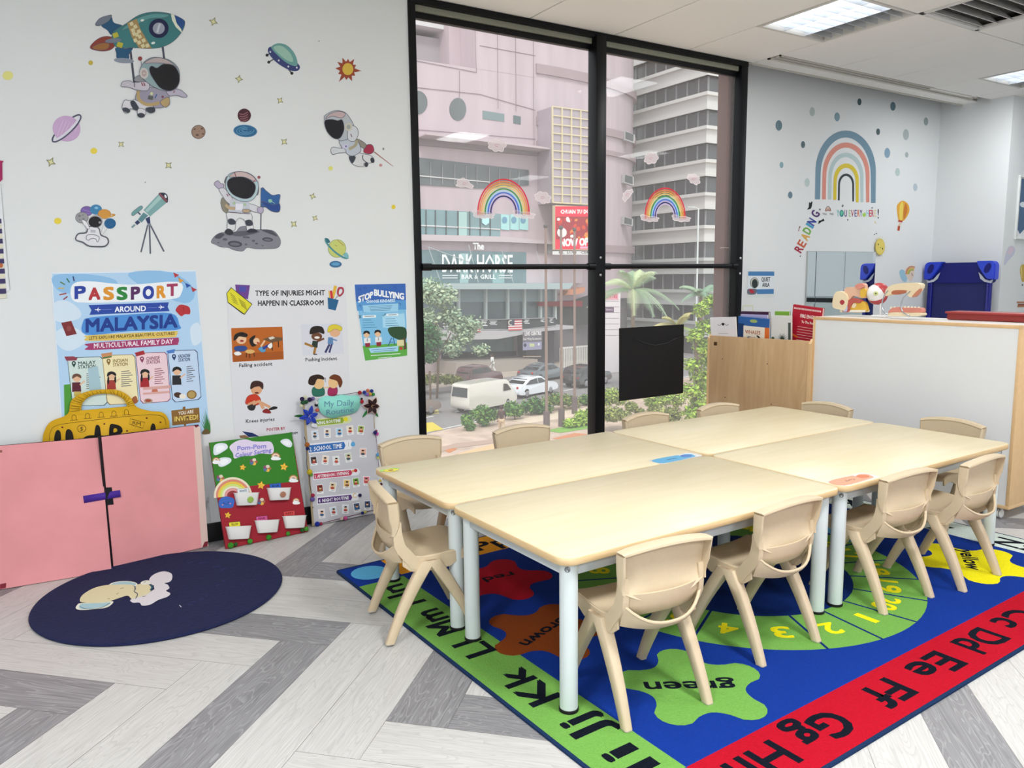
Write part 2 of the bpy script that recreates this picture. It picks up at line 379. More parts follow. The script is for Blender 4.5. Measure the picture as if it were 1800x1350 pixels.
# ceiling lights: two thirds lit, the row nearest the right dark, behind a louvre
LIT = M('#f4f8ff', emit=2.2); DARK = M('#5d605e', rough=.25, metal=.6); LOUV = M('#d9dde2', rough=.3, metal=.7)
def ceiling_light(x, y, label, first=None):
    if first: return dup(first, (x, y, ZC), label=label)
    t = thing('ceiling_light', label, 'ceiling light', (x, y, ZC), group='recessed louvred ceiling lights'); h = .3275
    bm = B()
    for a in ((-h, h, -h, -h+.022), (-h, h, h-.022, h), (-h, -h+.022, -h+.022, h-.022), (h-.022, h, -h+.022, h-.022)): box(bm, *a, -.003, .06, bev=.001)
    obj('frame', bm, M('#d5d3cd'), t)
    bm = B(); box(bm, -h+.022, .115, -h+.022, h-.022, .058, .06); obj('diffuser', bm, LIT, t)
    bm = B(); box(bm, .115, h-.022, -h+.022, h-.022, .058, .06); obj('unlit_reflector', bm, DARK, t)
    bm = B()
    for k in range(1, 3): xx = -h+.022+k*.204; box(bm, xx-.002, xx+.002, -h+.022, h-.022, .0, .045)
    for k in range(1, 8): yy = -h+k*2*h/8; box(bm, -h+.022, h-.022, yy-.0015, yy+.0015, .0, .045)
    obj('louvre', bm, LOUV, t)
    ld = bpy.data.lights.new('ceiling_lamp', 'AREA'); ld.shape = 'RECTANGLE'; ld.size = .40; ld.size_y = .58; ld.energy = PANEL_W; ld.color = (.97, .985, 1)
    ld.energy = PANEL_W*.36; lo = bpy.data.objects.new('lamp', ld); COL.objects.link(lo); lo.parent = t; lo.location = (-.1, 0, -.012)
    return t
L0 = ceiling_light(4.42, 3.215, 'recessed louvred ceiling light above the window, at the top of the photo')
ceiling_light(7.07, 3.215, 'small recessed louvred ceiling light at the right edge of the photo', L0)
ROOMLAMP = None
for x in (-.87, 1.78, 4.42, 7.07):  # unseen fixtures added for room light, stronger towards the left
    for y in (-2.07, .57):
        c = ceiling_light(x, y, 'recessed louvred ceiling light added out of view to light the room', L0)
        for ch in c.children:
            if ch.type == 'LIGHT':
                ch.data = ch.data.copy(); ch.data.energy = PANEL_W*(1.45 if x < 0 else 1.25 if x < 3 else .6 if x < 6 else .3)
# ------------------------------------------------------------------ the window
BLK = M('#05070c', rough=.45, spec=.25)
def glass_mat():
    m = bpy.data.materials.new('hazy_window_glass'); m.use_nodes = True; nt = m.node_tree; L = nt.links.new
    out = nt.nodes['Material Output']; nt.nodes.remove(nt.nodes['Principled BSDF'])
    tr = nt.nodes.new('ShaderNodeBsdfTransparent'); tr.inputs[0].default_value = (.97, .985, .98, 1)
    gl = nt.nodes.new('ShaderNodeBsdfGlossy'); gl.inputs['Roughness'].default_value = .02
    lw = nt.nodes.new('ShaderNodeLayerWeight'); pw = nt.nodes.new('ShaderNodeMath'); pw.operation = 'POWER'; pw.inputs[1].default_value = 4; L(lw.outputs['Facing'], pw.inputs[0])
    fr = nt.nodes.new('ShaderNodeMath'); fr.operation = 'MULTIPLY_ADD'; fr.inputs[1].default_value = .2; fr.inputs[2].default_value = .009; L(pw.outputs[0], fr.inputs[0])
    mx = nt.nodes.new('ShaderNodeMixShader'); L(fr.outputs[0], mx.inputs[0]); L(tr.outputs[0], mx.inputs[1]); L(gl.outputs[0], mx.inputs[2])
    tl = nt.nodes.new('ShaderNodeBsdfTranslucent'); tl.inputs[0].default_value = (.9, .92, .93, 1)  # translucent film puts the whitish haze of the view into the pane
    m2 = nt.nodes.new('ShaderNodeMixShader'); m2.inputs[0].default_value = .08; L(mx.outputs[0], m2.inputs[1]); L(tl.outputs[0], m2.inputs[2]); L(m2.outputs[0], out.inputs[0])
    return m
GLASS = glass_mat()
win = empty('window_1', (XA, YW, 0)); win['kind'] = 'structure'
def wpart(name, bm, m, ang=38): o = obj(name, bm, m, win, ang=ang); o.matrix_parent_inverse = win.matrix_basis.inverted(); return o
bm = B()
XM = 3.30
box(bm, XA, XA+.045, YW-.01, YW+.07, 0, ZC-.002, bev=.003); box(bm, XB-.07, XB, YW-.01, YW+.07, 0, ZC-.002, bev=.003)
box(bm, XA, XB, YW-.012, YW+.02, ZC-.034, ZC-.001); box(bm, XA, XB, YW+.035, YW+.07, ZC-.10, ZC-.062); box(bm, XA, XB, YW+.035, YW+.07, .0, .06)
wpart('frame', bm, BLK)
bm = B(); box(bm, XA, XB, YW+.02, YW+.05, ZC-.066, ZC-.002); wpart('head_reveal', bm, M('#8a8b7c'))
struct_box('trim_3', XA, XB, YW+.02, YW+.25, ZC, ZC+.3, WALL)
bm = B(); box(bm, XM-.038, XM+.045, YW-.03, YW+.06, 0, ZC-.02, bev=.004); wpart('mullion', bm, BLK)
for a, b in ((XA+.045, XM-.038), (XM+.045, XB-.07)):
    bm = B(); tube(bm, [(a, YW-.01, 1.412), (b, YW-.01, 1.412)], .017, seg=12); box(bm, a, b, YW+.04, YW+.07, 1.398, 1.426); wpart('transom', bm, BLK)
    bm = B(); tube(bm, [(a-.005, YW-.01, 1.412), (a+.055, YW-.01, 1.412)], .022, seg=12); tube(bm, [(b-.055, YW-.01, 1.412), (b+.005, YW-.01, 1.412)], .022, seg=12); wpart('transom_sleeve', bm, BLK)
    bm = B(); box(bm, a, b, YW+.05, YW+.055, .06, ZC-.09); wpart('glass_pane', bm, GLASS)
for x in (XM, XB-.04):
    for z in (1.47, 1.355):
        bm = B(); lathe(bm, [(0, 0), (.009, 0), (.009, .004), (.005, .008), (0, .008)], mat=Matrix.Rotation(radians(90), 4, 'X')); o = wpart('bolt', bm, M('#b9babd', metal=.8, rough=.3)); o.data.transform(Matrix.Translation((x, YW-.03 if x == XM else YW-.02, z)))
YG = YW+.05
# ------------------------------------------------------------------ tables
TR, TO, TW, TD, TH = .0226, (1.290, 1.774), 1.37, .70, .513
ex, ey = (cos(TR), sin(TR)), (-sin(TR), cos(TR))
def tpos(a, b): return (TO[0]+ex[0]*a+ey[0]*b, TO[1]+ex[1]*a+ey[1]*b)
TOPW = wood_mat('#ddcfa9', '#e6d9b8', 2.2, rough=.38, axis=(.8, 7, 1), dist=.6, lo=.3, hi=.7); EDGE = wood_mat('#d3b383', '#dcc094', 3, rough=.5, axis=(1, 1, 8)); LEG = M('#d3dcdd', rough=.35, spec=.5); RUB = M('#0d0d0f', rough=.7)
def make_table():
    t = thing('activity_table', '', 'table')
    w, d = TW/2-.0025, TD/2-.002; bm = B(); o = rrect(-w, w, -d, d, .05, 8)
    rings = [[(x, y, TH-.024) for x, y in rrect(-w+.002, w-.002, -d+.002, d-.002, .05, 8)], [(x, y, TH-.022) for x, y in o], [(x, y, TH-.002) for x, y in o], [(x, y, TH) for x, y in rrect(-w+.002, w-.002, -d+.002, d-.002, .049, 8)]]
    V = loft(bm, rings, 1, True, False); bm.faces.new(V[-1]).material_index = 0; bm.faces.new(V[0][::-1]).material_index = 1
    obj('tabletop', bm, [TOPW, EDGE], t, ang=60)
    bm = B(); a = .05
    for s in (-1, 1):
        box(bm, -w+a, w-a, s*(d-.052)-.011, s*(d-.052)+.011, TH-.072, TH-.024, bev=.002); box(bm, s*(w-.052)-.011, s*(w-.052)+.011, -d+a, d-a, TH-.072, TH-.024, bev=.002)
    obj('rail', bm, M('#c3cacd', rough=.35), t)
    for sx in (-1, 1):
        for sy in (-1, 1):
            x, y = sx*(w-.058), sy*(d-.055)
            bm = B(); lathe(bm, [(0, .008), (.0285, .008), (.0285, TH-.026), (0, TH-.026)], (x, y, 0), 0, 28); lg = obj('leg', bm, LEG, t)
            bm = B(); lathe(bm, [(0, .001), (.031, .001), (.031, .009), (.027, .012), (0, .012)], (x, y, 0), 0, 24); f = obj('foot', bm, RUB, lg)
            bm = B(); m = Matrix.Translation((x-sx*.0+sx*0, y, TH-.045)) @ Matrix.Rotation(radians(-135 if sx > 0 else 135)*(1 if sy < 0 else .33), 4, 'Z') @ Matrix.Rotation(radians(90), 4, 'X')
            dirv = Vector((sx, sy, 0)).normalized(); q = dirv.to_track_quat('Z', 'Y').to_matrix().to_4x4()
            lathe(bm, [(0, 0), (.009, 0), (.009, .003), (.006, .005), (.003, .003), (0, .003)], (0, 0, 0), 0, 12, Matrix.Translation(Vector((x, y, TH-.045))+dirv*.0275) @ q); obj('bolt', bm, M('#8f9498', metal=.8, rough=.3), lg)
    return t
TABLES = []
for i, (a, b, l) in enumerate(((.5, .5, 'light wood classroom table at the front left, nearest the camera'), (.5, 1.5, 'light wood classroom table at the back left, nearest the poster wall'),
                  (1.5, 1.5, 'light wood classroom table at the back right, by the wooden bookshelf'), (1.5, .5, 'light wood classroom table at the front right, holding the orange card'))):
    p = tpos(a*TW, b*TD); t = make_table() if i == 0 else dup(TABLES[0]); t.location = (p[0], p[1], .008); t.rotation_euler.z = TR; t['label'] = l; t['group'] = 'tables pushed together on the rug'; TABLES.append(t)
# ------------------------------------------------------------------ chairs
CH_M = M('#cfbc9e', rough=.48, spec=.4, noise=.02, scale=60); CH_F = M('#b8b0a2', rough=.7)
def quadshell(bm, grid, th):
    """grid of points -> closed shell of thickness th (offset along local normal)"""
    R_, C_ = len(grid), len(grid[0]); G = [[Vector(p) for p in r] for r in grid]; N = [[None]*C_ for _ in range(R_)]
    for i in range(R_):
        for j in range(C_):
            a = G[min(i+1, R_-1)][j]-G[max(i-1, 0)][j]; b = G[i][min(j+1, C_-1)]-G[i][max(j-1, 0)]; N[i][j] = a.cross(b).normalized()
    A = [[bm.verts.new(p) for p in r] for r in G]; D = [[bm.verts.new(G[i][j]+N[i][j]*th) for j in range(C_)] for i in range(R_)]
    for i in range(R_-1):
        for j in range(C_-1):
            bm.faces.new((A[i][j], A[i][j+1], A[i+1][j+1], A[i+1][j])); bm.faces.new((D[i][j], D[i+1][j], D[i+1][j+1], D[i][j+1]))
    for i in range(R_-1):
        bm.faces.new((A[i][0], A[i+1][0], D[i+1][0], D[i][0])); bm.faces.new((A[i][-1], D[i][-1], D[i+1][-1], A[i+1][-1]))
    for j in range(C_-1):
        bm.faces.new((A[0][j], D[0][j], D[0][j+1], A[0][j+1])); bm.faces.new((A[-1][j], A[-1][j+1], D[-1][j+1], D[-1][j]))
def make_chair():
    t = thing('classroom_chair', '', 'chair'); NX = 14
    U = [-1+2*k/NX for k in range(NX+1)]
    def back_y(u, z):   # centre line of the backrest, bulging backwards in the middle, leaning
        return -.120-.016*(1-u*u)-(z-.43)*.12
    # backrest: panel with a raised rim at the sides and top, facing back
    bm = B(); zt, rows = .532, 8; grid = []
    for i in range(rows+1):
        v = i/rows; r = []
        for u in U:
            zb = .368+.040*abs(u)**2.2; zz = zb+(zt+.018*(1-u*u)-zb)*v; wx = .150+.011*v
            bulge = .026*(1-v)**4
            r.append((u*wx, back_y(u, zz)-bulge+.004, zz))
        grid.append(r)
    quadshell(bm, grid, -.005)
    def rim(pts, side, dep0, w):
        rings = []
        for i_, (p, n2) in enumerate(pts):
            dep = dep0*(min(1, .3+i_*.18) if side else 1)
            p = Vector(p); n2 = Vector(n2).normalized(); bk = Vector((0, -1, 0))
            rings.append([p-n2*0+bk*-.006, p+n2*w+bk*.0, p+n2*w+bk*(dep-.004), p+n2*(w-.004)+bk*dep, p+bk*dep, p+bk*.004])
        loft(bm, rings)
    L_ = []
    for s in (-1, 1):
        pts = []
        for i in range(rows+1):
            p = grid[i][0 if s < 0 else -1]; pts.append((p, (s, 0, .05)))
        rim(pts, True, .036, .008)
    pts = [((x, y, z), (x*.6, 0, 1)) for x, y, z in grid[-1]]; pts[0] = (pts[0][0], (-1, 0, 1)); pts[-1] = (pts[-1][0], (1, 0, 1))
    rim(pts, False, .036, .012)
    obj('backrest', bm, CH_M, t, ang=45)
    # seat shell sweeping up at the back into the two uprights
    prof = [(-.123, .432, .150), (-.126, .405, .149), (-.121, .37, .148), (-.108, .338, .147), (-.08, .315, .147), (-.035, .306, .148), (.02, .309, .150), (.07, .314, .151), (.12, .316, .149), (.15, .311, .144), (.164, .297, .138), (.167, .281, .134)]
    bm = B(); grid = []
    for i, (y, z, w) in enumerate(prof[1:]):
        r = []
        for u in U:
            dish = .010*(abs(u)**3) if z < .33 else 0
            yy = y-(.034, .036, .034, .018, .006, 0, 0, 0, 0, 0, 0, 0)[i]*(1-u*u); r.append((u*w, yy, z+dish))
        grid.append(r)
    quadshell(bm, grid, .006)
    for s in (-1, 1):       # side flanges under the seat
        R_ = []
        for (y, z, w) in prof[3:11]:
            dpt = .05 if y < .1 else .028
            R_.append([(s*(w-.004), y, z+.008), (s*(w+.003), y, z+.005), (s*(w+.004), y-.002, z-dpt), (s*(w-.004), y-.002, z-dpt)])
        loft(bm, R_)
    obj('seat', bm, CH_M, t, ang=45)
    # curved lower band with the hand slot above it
    bm = B(); grid = []
    for k in range(7):
        v = k/6; r = []
        for u in U:
            zt2 = .338+.050*abs(u)**3; zz = .292+(zt2-.318)*v+.010*abs(u)**2
            r.append((u*(.140+.006*v), -.118-.050*(1-abs(u)**2.2)-.012*v+.010*(1-v)*(1-v), zz))
        grid.append(r)
    quadshell(bm, grid, -.007)
    tube(bm, [(p[0], p[1]-.003, p[2]) for p in grid[-1]], .0055, seg=8)
    obj('lower_band', bm, CH_M, t, ang=45)
    for s in (-1, 1):       # uprights joining backrest, band and seat
        bm = B(); R_ = []
        for (y, z, hw) in ((-.124, .455, .014), (-.126, .425, .017), (-.124, .395, .020), (-.118, .365, .024), (-.102, .34, .030), (-.085, .318, .03), (-.07, .295, .026), (-.06, .27, .018)):
            a, b = s*.133, s*.1535; R_.append([(a, y-hw, z), (b, y-hw*.9, z), (b+s*.002, y, z), (b, y+hw*.9, z), (a, y+hw, z)])
        loft(bm, R_); obj('upright', bm, CH_M, t, ang=50)
        for dx in (.020, .034):
            pass
    def leg(s, fy, fx):
        bm = B(); R_ = []; top = Vector((s*.146, .004 if fy > 0 else -.012, .30)); ft = Vector((s*fx, fy, 0.004)); N_ = 8
        for k in range(N_+1):
            v = k/N_; p = top.lerp(ft, v); p.z = top.z+(ft.z-top.z)*v; sg = 1 if fy > 0 else -1
            p.y += .010*sin(pi*v)*sg
            hw, hd = .020-.0065*v, .028-.011*v
            ch = .005
            R_.append([(p.x-hw, p.y-hd+ch, p.z), (p.x-hw+ch, p.y-hd, p.z), (p.x+hw-ch, p.y-hd, p.z), (p.x+hw, p.y-hd+ch, p.z), (p.x+hw, p.y+hd-ch, p.z), (p.x+hw-ch, p.y+hd, p.z), (p.x-hw+ch, p.y+hd, p.z), (p.x-hw, p.y+hd-ch, p.z)])
        loft(bm, R_); lg = obj('leg', bm, CH_M, t, ang=50)
        bm = B(); R_ = [[(x, y, z*1.0+(0.0)) for x, y, z in R_[-1]], [(x, y, .0005) for x, y, z in R_[-1]]]; loft(bm, R_); obj('foot_pad', bm, CH_F, lg)
    for s in (-1, 1): leg(s, -.168, .156); leg(s, .168, .150)
    return t
CHZ = .0085
chairs = [  # feet centre x, y, rotation, label
    (1.598, 1.805, -.087, 'beige plastic chair at the front of the tables, nearest the camera'),
    (2.221, 1.865, .033, 'second beige chair along the front edge, by the twin table legs'),
    (2.962, 1.867, -.03, 'third beige chair along the front edge, beside the orange card'),
    (3.432, 1.825, .045, 'beige chair at the far right end of the front edge'),
    (1.252, 2.675, -.175-pi/2, 'beige chair at the left end of the tables, seen from the side'),
    (1.590, 3.330, pi+.03, 'beige chair behind the left corner of the tables, next to the daily routine board'),
    (2.195, 3.265, pi-.05, 'beige chair back in front of the left window pane'),
    (2.985, 3.160, pi+.02, 'pale beige chair back below the black window pouch'),
    (3.560, 3.150, pi, 'beige chair back in front of the wooden bookshelf'),
    (3.965, 2.930, pi/2+.02, 'beige chair back at the right end of the tables, left one before the white cabinet'),
    (4.040, 2.215, pi/2, 'beige chair back at the right end of the tables, nearer the camera')]
C0 = None
for x, y, rz, l in chairs:
    if C0 is None: C0 = make_chair(); c = C0
    else: c = dup(C0)
    c.location = (x, y, CHZ); c.rotation_euler.z = rz; c['label'] = l; c['group'] = 'beige chairs around the tables'
# ------------------------------------------------------------------ alphabet rug
RA, RO, RW, RD = .041, Vector((1.242, 1.200, 0)), 2.97, 2.165
def rug_map(x, y): return Vector((RO.x+cos(RA)*x-sin(RA)*y, RO.y+sin(RA)*x+cos(RA)*y, .0073))
def rugm(h): return M(h, rough=.95, spec=.1, noise=.10, scale=160, bump=.4)
BLUE, NAVY, GRN, RED_, YEL, BK = (rugm(h) for h in ('#12368f', '#0c2a6b', '#74aa4f', '#b51026', '#f2e61d', '#0e1420'))
rt = thing('alphabet_rug', 'large blue alphabet rug with coloured letter borders under the tables', 'rug', (RO.x, RO.y, 0))
bm = B(); P = [rug_map(x, y) for x, y in rrect(-.012, RW+.012, -.012, RD+.012, .02, 3)]; prism(bm, [(p.x, p.y, .001) for p in P], (0, 0, .0062)); adopt(obj('binding', bm, rugm('#1d3357')), rt)
a = Art(rug_map, (0, 0, 1), lift=.0003, step=.0001); bw = .215
a.rect(0, 0, RW, RD, BLUE)
a.rect(0, bw, bw, RD-bw-.02, GRN); a.rect(bw, 0, RW-bw, bw, RED_); a.rect(bw, RD-bw, RW-bw, RD, rugm('#f2a328')); a.rect(RW-bw, bw, RW, RD-bw, rugm('#cfdbd2'))
for cx, cy in ((bw/2, RD-bw/2), (RW-bw/2, RD-bw/2), (RW-bw/2, bw/2)): a.ell(cx, cy, .085, .085, rugm('#5fb2e0'))
a.ell(bw/2, bw/2, .085, .085, rugm('#5fb2e0'))
cx, cy = 1.485, 1.085; a.ell(cx, cy, .772, .772, GRN, n=80); a.ell(cx, cy, .49, .49, NAVY, n=64)
for k in range(20):
    t = radians(261.5-18*k); a.line([(cx+.488*cos(t), cy+.488*sin(t)), (cx+.776*cos(t), cy+.776*sin(t))], .011, NAVY)
    t = radians(270.5-18*k); n = str(k+1); w = .034*len(n)*(.35 if n == '1' else 1); c, s = cos(t), sin(t); ux, uy = c, s; rx, ry = s, -c
    bx, by = cx+.585*c, cy+.585*s; a.text(n, (bx-rx*w, by-ry*w), (bx+rx*w, by+ry*w), .09, YEL, bold=.032, up=(ux*.09, uy*.09))
def flower(cx, cy, R, col, word, rot, wl, hole=None):
    pts = []
    for k in range(70):
        t = 2*pi*k/70; c5 = cos(5*t+rot); r = R*(.82+.18*(abs(c5)**.6)*(1 if c5 > 0 else -1)); pts.append((cx+r*cos(t), cy+r*sin(t)))
    a.poly(pts, col)
    return
flower(.56, .50, .255, GRN, '', .9, 0); flower(.41, 1.10, .25, rugm('#8a4218'), '', 2.4, 0); flower(.54, 1.64, .25, rugm('#b51026'), '', 2, 0)
flower(2.44, .50, .27, YEL, '', .2, 0); flower(2.44, 1.15, .25, rugm('#5fb2e0'), '', 0, 0); flower(2.40, 1.72, .24, rugm('#f2a328'), '', 1, 0)
def rtext(t, cx, cy, L_, h, ang, col=None, bold=.032):
    r = (cos(radians(ang)), sin(radians(ang))); u = (-r[1], r[0]); col = col or BK
    a.text(t, (cx-r[0]*L_/2-u[0]*h/2, cy-r[1]*L_/2-u[1]*h/2), (cx+r[0]*L_/2-u[0]*h/2, cy+r[1]*L_/2-u[1]*h/2), h, col, bold=bold, up=(u[0]*h, u[1]*h))
rtext('green', .545, .500, .30, .066, 180+32-66, bold=.032)
rtext('brown', .40, 1.10, .27, .055, 98+100, bold=.032); rtext('red', .56, 1.66, .15, .055, 175, bold=.032); rtext('yellow', 2.47, .525, .27, .066, 213, bold=.032)
for s_, x in (('Hh', .40), ('Gg', .68), ('Ff', 1.03), ('Ee', 1.33), ('Dd', 1.65), ('Cc', 1.95), ('Bb', 2.27), ('Aa', 2.55)): rtext(s_, x, .105, .205 if s_ not in ('Ff',) else .16, .115, 180, bold=.032)
for s_, y in (('Ii', .33), ('Jj', .52), ('Kk', .82), ('Ll', 1.15), ('Mm', 1.42), ('Nn', 1.74)): rtext(s_, .108, y, .23 if s_ not in ('Ii', 'Jj', 'Ll') else .12, .115, 90, bold=.032)
for k, s_ in enumerate(('Oo', 'Pp', 'Qq', 'Rr', 'Ss', 'Tt', 'Uu', 'Vv')): rtext(s_, .46+.31*k, RD-.108, .2, .115, 0, bold=.032)
for k, s_ in enumerate(('Ww', 'Xx', 'Yy', 'Zz')): rtext(s_, RW-.108, 1.75-.42*k, .22, .115, -90, bold=.032)
adopt(a.build('pile'), rt)
# ================================================================== RIGHT SIDE FURNITURE
MAPLE = wood_mat('#b8946a', '#c9a87e', 3, rough=.5, axis=(6, 6, .7), dist=1.2, lo=.3, hi=.75); MEDGE = M('#dcb88a', rough=.5, noise=.04, scale=30)
# maple book display: an open-topped case whose back panel faces the tables
BSX, BSY, BSA = 4.285, 4.085, math.atan2(.14, .83)          # start corner by the window, rotation
bs = thing('book_display', 'maple book display shelf with its plain back towards the tables', 'bookshelf', (BSX, BSY, 0), rotz=BSA-pi/2)
# local x runs along the back panel (away from the window), local y is depth away from the tables
BL, BH = .785, .905
bm = B(); box(bm, .018, BL, 0, .018, .05, BH, bev=.002); o = obj('back_panel', bm, MAPLE, bs)
bm = B(); prism(bm, [(0, -.001, .03), (0, .26, .03), (0, .26, BH-.02), (0, .23, BH+.012), (0, .03, BH+.012), (0, -.001, BH-.018)], (.018, 0, 0)); obj('side_panel', bm, MEDGE, bs)
bm = B(); prism(bm, [(0, -.001, .03), (0, .26, .03), (0, .26, BH-.02), (0, .23, BH+.012), (0, .03, BH+.012), (0, -.001, BH-.018)], (.018, 0, 0)); o = obj('side_panel', bm, MEDGE, bs); o.location.x = BL
for z in (.05, .42, .72): bm = B(); box(bm, .018, BL, .018, .24, z, z+.018, bev=.002); obj('shelf', bm, MAPLE, bs)
for x, z in ((.13, .74), (.49, .73), (.16, .46), (.53, .45)): bm = B(); lathe(bm, [(0, 0), (.004, 0), (.003, .002), (0, .002)], (0, 0, 0), 0, 10, Matrix.Translation((x, -.0005, z)) @ Matrix.Rotation(radians(90), 4, 'X')); obj('screw', bm, M('#2a1c10'), bs)
bm = B(); box(bm, .055, .08, -.002, 0, .835, .86); obj('hinge_plate', bm, M('#4b3212', rough=.4), bs)
BSM = Matrix.Translation((BSX, BSY, 0)) @ Matrix.Rotation(BSA-pi/2, 4, 'Z')
def bloc(x, y, z): return BSM @ Vector((x, y, z))
def blocal(u, v, y):
    p0 = bloc(0, y, 0); n = (BSM.to_3x3() @ Vector((0, 1, 0))); q = BSM.inverted() @ on_plane(p0, n)(u, v); return q
def book(name, label, uL, uR, vt, y, th, cover, lean=0, art=None, page='#efe9dc', tilt=0):
    """book standing in the display; x0..x1 along the shelf, front cover facing the tables"""
    z0 = BZ; x0, x1, z1 = blocal(uL, 590, y).x, blocal(uR, 590, y).x, blocal(uL, vt, y).z
    p = bloc(x0, y, z0); w, h = x1-x0, z1-z0
    t = thing(name, label, 'book', p, rotz=BSA-pi/2); t.rotation_euler = (radians(lean), radians(tilt), BSA-pi/2)
    bm = B(); box(bm, 0, w, 0, .0015, 0, h); box(bm, 0, w, th, th+.0015, 0, h); box(bm, 0, .002, 0, th, 0, h); obj('cover', bm, M(cover, rough=.35, coat=.3), t)
    bm = B(); box(bm, .002, w-.003, .0015, th, .003, h-.003); obj('pages', bm, M(page), t)
    if art:
        a = Art(lambda x, z: Vector((x, 0, z)), (0, -1, 0), lift=.0004, step=.0001, rough=.35)
        art(a, w, h); a.build('cover_print', t)
    return t
BZ = .74
def art_jungle(a, w, h):
    a.rect(.004, .004, w-.004, h-.004, '#e9e6ea'); a.text('The', (w*.30, h*.36), (w*.39, h*.36), .012, '#222222', up=(0, .012)); a.text('Jungle', (w*.42, h*.34), (w*.84, h*.34), .030, '#1b1c1e', bold=.02, up=(0, .030)); a.text('book', (w*.58, h*.16), (w*.88, h*.16), .030, '#1b1c1e', bold=.02, up=(0, .03))
    a.ell(w*.52, h*.83, .012, .010, '#222222'); a.curve([(w*.3, h*.83), (w*.38, h*.8), (w*.46, h*.85)], .003, '#222222'); a.curve([(w*.58, h*.85), (w*.66, h*.8), (w*.74, h*.83)], .003, '#222222'); a.line([(w*.3, h*.6), (w*.7, h*.6)], .003, '#9a9aa0')
book('picture_book', 'white storybook titled The Jungle book, leftmost on the display', 1253, 1297, 558, .035, .018, '#e9e6ea', 4, art_jungle, tilt=-3)
def art_whales(a, w, h):
    a.rect(0, 0, w*.2, h, '#1c3a6b'); a.rect(0, h*.84, w, h, '#2e62a8'); a.ell(w*.5, h*.92, .03, .012, '#9db36a'); a.rect(w*.18, 0, w*.86, h*.80, '#efe6d8'); a.rect(w*.86, 0, w, h*.8, '#e0712e')
    a.text('WHALES', (w*.24, h*.62), (w*.72, h*.63), .026, '#a5502b', bold=.02, up=(0, .026)); a.text('AND', (w*.40, h*.50), (w*.58, h*.50), .018, '#7a4a36', bold=.02, up=(0, .018)); a.text('DOLPHINS', (w*.28, h*.36), (w*.80, h*.36), .019, '#a5742b', bold=.02, up=(0, .019))
    a.blob([(w*.60, h*.60), (w*.70, h*.58), (w*.84, h*.42), (w*.72, h*.50)], '#1d1f24'); a.blob([(w*.22, h*.42), (w*.30, h*.54), (w*.42, h*.56), (w*.30, h*.50)], '#456078'); a.blob([(w*.28, h*.28), (w*.42, h*.27), (w*.56, h*.20), (w*.40, h*.22)], '#1d1f24'); a.rect(w*.54, h*.2, w*.80, h*.29, '#8d2436')
book('picture_book', 'blue and cream book titled WHALES AND DOLPHINS', 1297, 1352, 555, .065, .02, '#2e62a8', 5, art_whales, tilt=3)
book('picture_book', 'dark purple book behind the WHALES AND DOLPHINS book', 1303, 1352, 547, .150, .02, '#3c1338', 3, tilt=0)
book('picture_book', 'lavender book squeezed behind the whale book, beneath the purple one', 1303, 1350, 552, .115, .012, '#b9b3dc', 3)
def art_fire(a, w, h):
    a.rect(.003, .003, w-.003, h-.003, '#b31a32'); n = 26
    for k in range(n):
        a.rect(w*(.04+.92*k/n), h*.93, w*(.04+.92*k/n)+.004, h*.96, '#f3e8e4'); a.rect(w*(.04+.92*k/n), h*.07, w*(.04+.92*k/n)+.004, h*.10, '#f3e8e4')
    a.text('FIRE ENGINE', (w*.28, h*.80), (w*.86, h*.80), .024, '#f6eee8', bold=.02, up=(0, .024)); a.text('To The Rescue', (w*.34, h*.71), (w*.86, h*.71), .017, '#f6eee8', bold=.02, up=(0, .017))
    for k in range(6): a.line([(w*.22, h*(.64-.045*k)), (w*.92, h*(.64-.045*k))], .0028, '#eac9c6')
    a.ell(w*.36, h*.27, .018, .018, '#efdcd6'); a.rect(w*.54, h*.12, w*.76, h*.30, '#5d5a70'); a.rect(w*.08, h*.12, w*.14, h*.40, '#3a2530'); a.rect(w*.06, h*.46, w*.26, h*.49, '#e0712e', rot=-20); a.text('Yes', (w*.6, h*.32), (w*.8, h*.32), .008, '#f6eee8', up=(0, .008))
book('picture_book', 'red book titled FIRE ENGINE To The Rescue, tilted at the right end', 1386, 1438, 534, .13, .02, '#b31a32', 4, art_fire, tilt=6)
book('picture_book', 'book with a lime green top edge behind the potted plant book', 1363, 1388, 547, .165, .018, '#7fb437', 3)
def art_plant(a, w, h):
    a.rect(.002, .002, w-.002, h-.002, '#dcdcda'); a.rect(w*.30, 0, w*.85, h*.45, '#c6c5c2'); a.line([(w*.32, h*.24), (w*.83, h*.24)], .003, '#a9a8a5')
    for k in range(9): t = radians(20+17.5*k); a.poly([(w*.57-.006, h*.46), (w*.57+.006, h*.46), (w*.57+.042*cos(t), h*.46+.06*sin(t))], '#33463c')
    a.ell(w*.1, h*.2, .02, .05, '#3d5436'); a.ell(w*.1, h*.5, .012, .014, '#3d5436'); a.rect(w*.86, h*.05, w*.99, h*.86, '#4b5551')
book('picture_book', 'white book showing a succulent in a square pot', 1357, 1392, 554, .07, .018, '#dcdcda', 4, art_plant)
